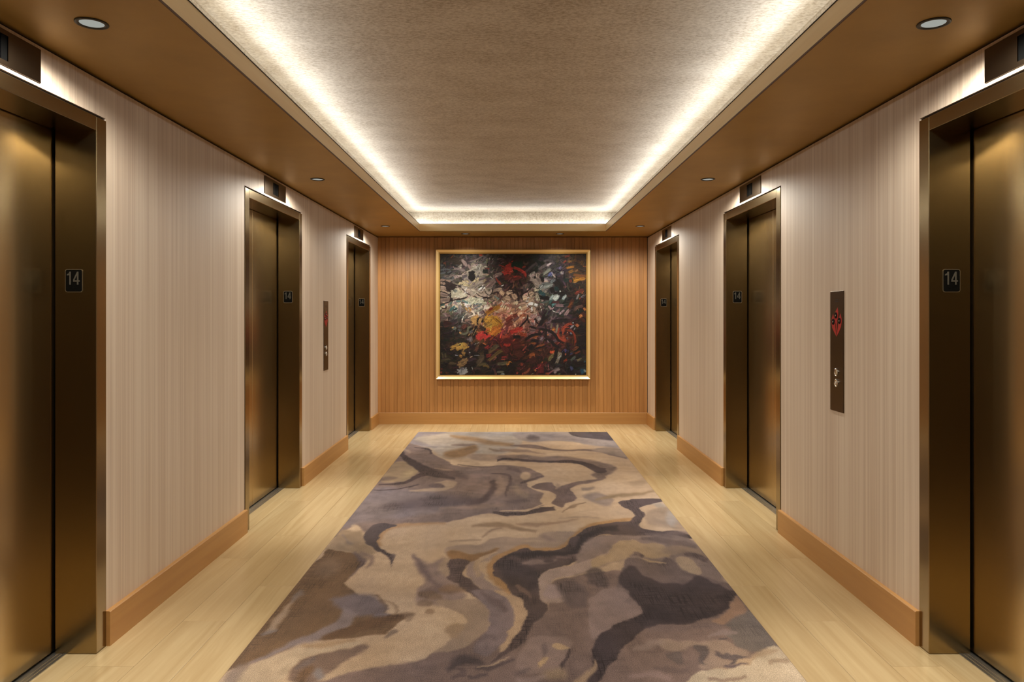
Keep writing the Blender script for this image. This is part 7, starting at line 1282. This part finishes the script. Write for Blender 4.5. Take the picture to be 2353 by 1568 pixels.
copy_tree(c0, (-HALF, 6.725, 0), math.pi, 'tall narrow bronze call panel with red flame emblem on the left wall')

# ------------------------------------------------------------------ downlights
def build_downlight():
    root = thing('downlight', '', 'ceiling light', group='recessed downlights in the bronze soffit')
    bm = bmesh.new()
    lathe(bm, [(.052, 0), (.052, -.0025), (.050, -.004), (.041, -.004), (.0375, -.0005)], 40)
    make_obj('trim_ring', bm, 'trim_black', root, True)
    bm = bmesh.new()
    lathe(bm, [(.0378, -.0010), (.03, -.0012), (.0, -.0014)], 40)
    make_obj('lens', bm, 'lens', root, True)
    return root
dl0 = build_downlight()
index_children(dl0)
spots = []
for s, side in ((-1, 'left'), (1, 'right')):
    for i, yv in enumerate((2.478, 5.345, 8.19)):
        spots.append(((s * 1.41, yv, ZS), '%s round downlight with black trim above the %s elevators' % (names[i], side)))
spots.append(((-.572, 8.97, ZS), 'round downlight with black trim over the left half of the painting'))
spots.append(((.572, 8.97, ZS), 'round downlight with black trim over the right half of the painting'))
for i, (loc, lab) in enumerate(spots):
    if i == 0:
        r = dl0; dl0.location = loc; dl0['label'] = lab
    else:
        r = copy_tree(dl0, loc, 0, lab)
    for nm, pwr, ang, bl, fe, lc_ in (('downlight_spill', WIDE_POWER, WIDE_ANGLE, WIDE_BLEND, END_WIDE, LAMP_COL), ('downlight_beam', BEAM_POWER, BEAM_ANGLE, 1.0, END_BEAM, BEAM_COL)):
        ld = bpy.data.lights.new(nm, 'SPOT')
        ld.energy = pwr * (fe if i >= 6 else 1.0)
        ld.color = lc_
        narrow = i >= 6 and nm == 'downlight_spill'
        ld.spot_size = math.radians(END_ANGLE if narrow else ang)
        ld.spot_blend = 1.0 if narrow else bl
        ld.shadow_soft_size = .03
        lo = bpy.data.objects.new(nm, ld)
        COL.objects.link(lo)
        lo.parent = r
        lo.location = (0, 0, -.012)

# ------------------------------------------------------------------ value noise for the painted designs
def vnoise(x, y, seed):
    rs = np.random.RandomState(seed)
    tab = rs.rand(256, 256)
    xi = np.floor(x).astype(int); yi = np.floor(y).astype(int)
    fx = x - xi; fy = y - yi
    fx = fx * fx * (3 - 2 * fx); fy = fy * fy * (3 - 2 * fy)
    g = lambda a, b: tab[b % 256, a % 256]
    return (g(xi, yi) * (1 - fx) + g(xi + 1, yi) * fx) * (1 - fy) + (g(xi, yi + 1) * (1 - fx) + g(xi + 1, yi + 1) * fx) * fy - .5

def srgb_lin(a):
    a = np.asarray(a, float) / 255.0
    return np.where(a <= .04045, a / 12.92, ((a + .055) / 1.055) ** 2.4)

def grid_mesh(name, P, C, mat, parent=None, flip=False):
    """P (ny,nx,3) positions, C (ny,nx,3) linear colours"""
    ny, nx = P.shape[:2]
    me = bpy.data.meshes.new(name)
    nf = (ny - 1) * (nx - 1)
    me.vertices.add(ny * nx)
    me.vertices.foreach_set('co', P.reshape(-1).astype(np.float32))
    a = (np.arange(ny - 1)[:, None] * nx + np.arange(nx - 1)[None]).reshape(-1)
    q = np.stack([a, a + 1, a + nx + 1, a + nx], 1)
    if flip:
        q = q[:, ::-1]
    me.loops.add(nf * 4); me.polygons.add(nf)
    me.loops.foreach_set('vertex_index', q.reshape(-1).astype(np.int32))
    me.polygons.foreach_set('loop_start', np.arange(0, nf * 4, 4, dtype=np.int32))
    me.polygons.foreach_set('use_smooth', np.ones(nf, bool))
    me.update(calc_edges=True)
    at = me.color_attributes.new('pattern', 'FLOAT_COLOR', 'POINT')
    rgba = np.ones((ny * nx, 4), np.float32)
    rgba[:, :3] = C.reshape(-1, 3)
    at.data.foreach_set('color', rgba.reshape(-1))
    return make_obj(name, me, mat, parent)

# ------------------------------------------------------------------ carpet
CX0, CX1, CYA, CYB = -1.105, 1.105, .4, 8.672
nx, ny = 277, 1035
gx = np.linspace(CX0, CX1, nx); gy = np.linspace(CYA, CYB, ny)
GX, GY = np.meshgrid(gx, gy)
WX = GX + .016 * vnoise(GX * 22, GY * 14, 3) + .007 * vnoise(GX * 60, GY * 45, 4)
WY = GY + .030 * vnoise(GX * 20, GY * 10, 5) + .012 * vnoise(GX * 60, GY * 40, 6)
img = np.empty((ny, nx, 3)); img[:] = (168, 140, 112)
img += (vnoise(GX * 5, GY * 3, 7) * 16)[..., None]
def seg_dist(px, py, ax, ay, bx, by):
    dx, dy = bx - ax, by - ay
    t = np.clip(((px - ax) * dx + (py - ay) * dy) / (dx * dx + dy * dy + 1e-12), 0, 1)
    return (px - ax - t * dx) ** 2 + (py - ay - t * dy) ** 2
for col, soft, kk, op, flat in CARPET:
    if soft > .004:
        soft *= .9
    p = np.array(flat).reshape(-1, 2)
    m = soft * 1.6 + .03
    i0, i1 = np.searchsorted(gx, (p[:, 0].min() - m, p[:, 0].max() + m))
    j0, j1 = np.searchsorted(gy, (p[:, 1].min() - m * kk - .03, p[:, 1].max() + m * kk + .03))
    if i1 <= i0 or j1 <= j0:
        continue
    sx = WX[j0:j1, i0:i1]; sy = WY[j0:j1, i0:i1]
    px_, py_ = sx, sy / kk
    q = p.copy(); q[:, 1] /= kk
    d2 = np.full(sx.shape, 1e9); ins = np.zeros(sx.shape, bool)
    n = len(q)
    for a in range(n):
        ax, ay = q[a]; bx, by = q[(a + 1) % n]
        d2 = np.minimum(d2, seg_dist(px_, py_, ax, ay, bx, by))
        if ay != by:
            c = ((ay > py_) != (by > py_)) & (px_ < (bx - ax) * (py_ - ay) / (by - ay) + ax)
            ins ^= c
    sd = np.sqrt(d2) * np.where(ins, 1, -1)
    al = np.clip(sd / (2 * soft) + .5, 0, 1); al = al * al * (3 - 2 * al) * op
    # pigment pools a little darker at the rim of a wash
    base = np.array(col, float)[None, None] * (1 + .11 * vnoise(sx * 9, sy * 5, 11) + .07 * vnoise(sx * 26, sy * 15, 12))[..., None]
    img[j0:j1, i0:i1] = img[j0:j1, i0:i1] * (1 - al[..., None]) + base * al[..., None]
tint = vnoise(GX * 3.1 + 4, GY * 1.7, 31) + .6 * vnoise(GX * 8, GY * 4.5, 32)
flow = vnoise(GX * 4 + 1.2 * vnoise(GX * 2, GY * 1.5, 33), GY * 16 + 5 * vnoise(GX * 1.8, GY * 1.2, 34), 35)
img *= (1 + .07 * flow + .06 * vnoise(GX * 45, GY * 28, 36))[..., None]
img += tint[..., None] * np.array((5, 1, -6))
lc = np.clip(srgb_lin(np.clip(img, 2, 255)) * CARPET_GAIN, 0, .95)
P = np.stack([GX, GY, np.full_like(GX, .004)], -1)
carpet = grid_mesh('carpet_runner', P, lc, 'carpet')
tag(carpet, 'long carpet runner with marbled beige, brown and mauve swirls on the plank floor', 'carpet')
make_obj('carpet_binding', boxes((CX0 - .002, CX1 + .002, CYA - .002, CYB + .002, -.012, .003)), 'sub', carpet)

# ------------------------------------------------------------------ framed painting on the end wall
PX0, PX1 = -.960, .971
PZ0, PZ1 = 1.387 - (871.8 - 722) / 1700 * 9.26, 1.387 + (722 - 574.2) / 1700 * 9.26
pic = thing('framed_painting', 'dark abstract oil painting with thick brushstrokes in a gold frame', 'painting', ((PX0 + PX1) / 2, YEND - .006, PZ0))
pw, ph = PX1 - PX0, PZ1 - PZ0
def rail(parent, name, mat, inset, width, yo, yi, back=0.0):
    """four mitred rails; yo/yi = front depth at the outer / inner edge"""
    o = [(-pw / 2 + inset, inset), (pw / 2 - inset, inset), (pw / 2 - inset, ph - inset), (-pw / 2 + inset, ph - inset)]
    w2 = inset + width
    i_ = [(-pw / 2 + w2, w2), (pw / 2 - w2, w2), (pw / 2 - w2, ph - w2), (-pw / 2 + w2, ph - w2)]
    for k in range(4):
        a, b = o[k], o[(k + 1) % 4]; c, d = i_[(k + 1) % 4], i_[k]
        bm = bmesh.new()
        v = [bm.verts.new((a[0], -back, a[1])), bm.verts.new((b[0], -back, b[1])), bm.verts.new((c[0], -back, c[1])), bm.verts.new((d[0], -back, d[1])),
             bm.verts.new((a[0], yo, a[1])), bm.verts.new((b[0], yo, b[1])), bm.verts.new((c[0], yi, c[1])), bm.verts.new((d[0], yi, d[1]))]
        for f in ((0, 1, 2, 3), (7, 6, 5, 4), (0, 4, 5, 1), (1, 5, 6, 2), (2, 6, 7, 3), (3, 7, 4, 0)):
            bm.faces.new([v[j] for j in f])
        make_obj(name, bm, mat, parent)
rail(pic, 'frame_rail', 'gold', 0.0, .030, -.054, -.036)
rail(pic, 'liner_rail', 'gold_dark', .030, .0165, -.031, -.028)

CMAP = np.array([
 [(45,30,22),(48,34,24),(60,48,46),(70,60,60),(60,50,50),(40,34,34),(34,30,28),(30,28,26),(50,44,46),(45,36,34),(60,36,24),(55,38,22)],
 [(50,48,46),(90,80,78),(110,98,92),(120,108,100),(72,60,58),(60,36,34),(80,38,32),(34,34,30),(66,58,60),(64,56,60),(54,42,40),(86,56,28)],
 [(80,80,78),(90,82,78),(150,136,122),(140,126,112),(66,54,54),(60,38,36),(70,34,30),(54,42,42),(94,86,82),(64,60,70),(54,44,46),(74,50,28)],
 [(140,116,104),(130,112,100),(180,160,130),(140,122,110),(96,76,72),(84,56,52),(70,48,46),(120,104,96),(120,118,112),(50,48,50),(34,28,28),(64,44,26)],
 [(165,140,125),(175,160,144),(180,160,146),(165,140,128),(165,132,114),(190,155,128),(150,118,102),(180,150,128),(90,88,82),(34,40,40),(48,52,52),(50,32,28)],
 [(90,86,80),(80,88,85),(130,128,118),(104,98,92),(130,100,84),(195,156,128),(190,150,125),(165,135,120),(52,44,42),(76,80,80),(56,48,48),(58,34,28)],
 [(40,27,27),(46,44,42),(75,60,44),(130,86,44),(96,48,38),(130,80,68),(155,106,92),(130,98,90),(70,48,48),(66,48,48),(66,40,34),(40,32,30)],
 [(34,22,22),(40,32,30),(50,42,36),(90,60,34),(80,34,30),(115,42,34),(96,50,38),(72,44,42),(60,38,36),(76,38,30),(84,40,30),(34,25,25)],
 [(28,24,24),(44,33,26),(30,25,24),(40,28,27),(48,27,26),(70,31,26),(66,34,26),(66,36,27),(50,28,25),(56,42,36),(46,30,29),(34,28,29)],
 [(32,29,25),(38,32,26),(34,29,28),(38,31,26),(36,30,27),(32,26,25),(50,27,24),(60,30,26),(50,36,32),(46,38,36),(29,28,29),(36,40,44)]], float)
CMAP = CMAP * np.clip(.62 + CMAP.mean(-1, keepdims=True) / 260, 0, 1.05)
CMAP[5:, :, 0] *= 1.14
RW = 560
aspect = (PZ1 - PZ0 - .093) / (PX1 - PX0 - .093)
RH = int(RW * aspect)
vmax = RH / RW
rs = np.random.RandomState(5)
art = np.zeros((RH, RW, 3)); hgt = np.zeros((RH, RW))
U, V = np.meshgrid((np.arange(RW) + .5) / RW, (np.arange(RH) + .5) / RW)
def cmap(u, v):
    x = min(max(u * 12 - .5, 0), 10.999); y = min(max((1 - v / vmax) * 10 - .15, 0), 8.999)
    i, j = int(x), int(y); fx, fy = x - i, y - j
    return (CMAP[j, i] * (1 - fx) + CMAP[j, i + 1] * fx) * (1 - fy) + (CMAP[j + 1, i] * (1 - fx) + CMAP[j + 1, i + 1] * fx) * fy
for j in range(RH):
    for i in range(0, RW, 8):
        art[j, i:i + 8] = cmap(i / RW, j / RW)
art *= .7
def dab(pts, w, col, op=1.0, ridge=1.0, ragged=.35):
    p = np.array(pts, float)
    if len(p) > 2:      # smooth
        t = np.linspace(0, len(p) - 1, 4 * (len(p) - 1) + 1)
        out = []
        for s_ in t:
            i = min(int(s_), len(p) - 2); f = s_ - i
            p0 = p[max(i - 1, 0)]; p1 = p[i]; p2 = p[i + 1]; p3 = p[min(i + 2, len(p) - 1)]
            out.append(.5 * (2 * p1 + (p2 - p0) * f + (2 * p0 - 5 * p1 + 4 * p2 - p3) * f * f + (3 * p1 - p0 - 3 * p2 + p3) * f ** 3))
        p = np.array(out)
    m = w * .9 + .004
    i0 = max(int((p[:, 0].min() - m) * RW), 0); i1 = min(int((p[:, 0].max() + m) * RW) + 1, RW)
    j0 = max(int((p[:, 1].min() - m) * RW), 0); j1 = min(int((p[:, 1].max() + m) * RW) + 1, RH)
    if i1 <= i0 or j1 <= j0:
        return
    u = U[j0:j1, i0:i1]; v = V[j0:j1, i0:i1]
    best = np.full(u.shape, 1e9); off = np.zeros(u.shape); tt = np.zeros(u.shape)
    L = np.hypot(*(p[1:] - p[:-1]).T); T = L.sum() + 1e-9; acc = 0
    for k in range(len(p) - 1):
        d = p[k + 1] - p[k]; l2 = (d ** 2).sum() + 1e-12
        t = np.clip(((u - p[k, 0]) * d[0] + (v - p[k, 1]) * d[1]) / l2, 0, 1)
        ex = u - p[k, 0] - t * d[0]; ey = v - p[k, 1] - t * d[1]
        q = ex ** 2 + ey ** 2; c = q < best
        best = np.where(c, q, best)
        off = np.where(c, (ex * d[1] - ey * d[0]) / math.sqrt(l2), off)
        tt = np.where(c, (acc + t * L[k]) / T, tt); acc += L[k]
    sd = rs.randint(1000)
    r = np.sqrt(best) / (w / 2 * (.78 + .22 * np.sin(np.pi * np.clip(tt * .9 + .08, 0, 1))))
    br = vnoise(off * 420 + sd, tt * T * 26 + sd, 21) + .6 * vnoise(off * 900 + sd, tt * T * 12, 22)
    rg = vnoise(u * 90 + sd, v * 90, 23)
    r2 = r + ragged * rg + ragged * .9 * br * (tt ** 2)
    al = np.clip((1.0 - r2) / .28, 0, 1) * op
    hair = vnoise(off * 520 + sd, off * 0 + 3.3, 24) + .5; hair2 = vnoise(off * 430 + sd * 2, off * 0 + 7.7, 25) + .5
    al = al * np.clip((tt - .10 * hair) / .05 + 1, 0, 1) * np.clip((1 - .24 * hair2 - tt) / .06 + 1, 0, 1)
    shade = np.minimum(1 + .40 * br + .14 * rg, 1.13)
    cc = np.clip(np.array(col, float)[None, None] * shade[..., None], 0, 255)
    art[j0:j1, i0:i1] = art[j0:j1, i0:i1] * (1 - al[..., None]) + cc * al[..., None]
    hp = ridge * (.35 + .45 * np.clip(r, 0, 1) ** 3 + .5 * br)
    hgt[j0:j1, i0:i1] = hgt[j0:j1, i0:i1] * (1 - al * .8) + hp * al
def rand_layer(n, l0, l1, w0, w1, jit, source=None, op=1.0):
    for _ in range(n):
        u = rs.rand(); v = rs.rand() * vmax
        c = cmap(u, v) if source is None else art[min(int(v * RW), RH - 1), min(int(u * RW), RW - 1)].copy()
        c = c * math.exp(rs.randn() * jit) + rs.randn(3) * 5
        a = rs.randn() * .55 + (.6 if (u + v) > .7 else (2.6 if u > .7 else .25)) + (rs.rand() < .2) * 1.5
        l = l0 + (l1 - l0) * rs.rand(); w = w0 + (w1 - w0) * rs.rand() ** 2
        d = np.array([math.cos(a), math.sin(a)]) * l / 2; nrm = np.array([-d[1], d[0]]) * rs.randn() * .35
        pc = np.array([u, v])
        dab([pc - d, pc + nrm, pc + d], w, np.clip(c, 8, 235), op)
rand_layer(700, .05, .13, .016, .04, .30)
rand_layer(1500, .025, .07, .007, .018, .42)
for t, col, w, flat in ART:
    col = np.array(col, float); col = col * .84 + col.mean() * .12
    pts = np.array(flat).reshape(-1, 2)
    if t == 0:
        dab(pts, w * 1.28, np.array(col) * .97)
        if len(pts) > 1 and w > .012 and col.sum() > 150:     # a second, thinner pass gives the stroke its streaks
            o_ = np.array([rs.randn(), rs.randn()]) * w * .18
            dab(pts + o_, w * .45, np.clip(np.array(col) * (1.12 if rs.rand() < .5 else .72), 5, 250), .8)
    else:
        c = pts.mean(0)
        a = pts[np.argmin(pts[:, 0])]; b = pts[np.argmax(pts[:, 0])]
        # scrub the patch in with overlapping dabs inside its outline
        lo, hi = pts.min(0), pts.max(0)
        k = 0
        area = (hi - lo).prod()
        for _ in range(int(60 + area * 9000)):
            q = lo + (hi - lo) * rs.rand(2)
            ins = False; n = len(pts)
            for e in range(n):
                x1, y1 = pts[e]; x2, y2 = pts[(e + 1) % n]
                if (y1 > q[1]) != (y2 > q[1]) and q[0] < (x2 - x1) * (q[1] - y1) / (y2 - y1) + x1:
                    ins = not ins
            if not ins:
                continue
            th = .5 + rs.randn() * .5
            l = .012 + .014 * rs.rand()
            d = np.array([math.cos(th), math.sin(th)]) * l
            dab([q - d, q + d], .010 + .006 * rs.rand(), np.clip(np.array(col) * (1 + rs.randn() * .07), 5, 250), .95)
rand_layer(1300, .012, .045, .0022, .0055, .34, source=1, op=.85)
cw, chh = pw - .093, ph - .093
X = (U - .5) * cw * RW / (RW - 1); Z = .0465 + V / vmax * chh
Yd = -.016 - np.clip(hgt, -.3, 1.6) * .0016
ART_GAIN = 0.64
P = np.stack([X, Yd, Z], -1)
canvas = grid_mesh('canvas', P, np.clip(srgb_lin(np.clip(art, 3, 245)) * ART_GAIN, 0, .9), 'paint', pic)
make_obj('stretcher', boxes((-cw / 2, cw / 2, -.0135, -.001, .0465, .0465 + chh)), 'gap', pic)
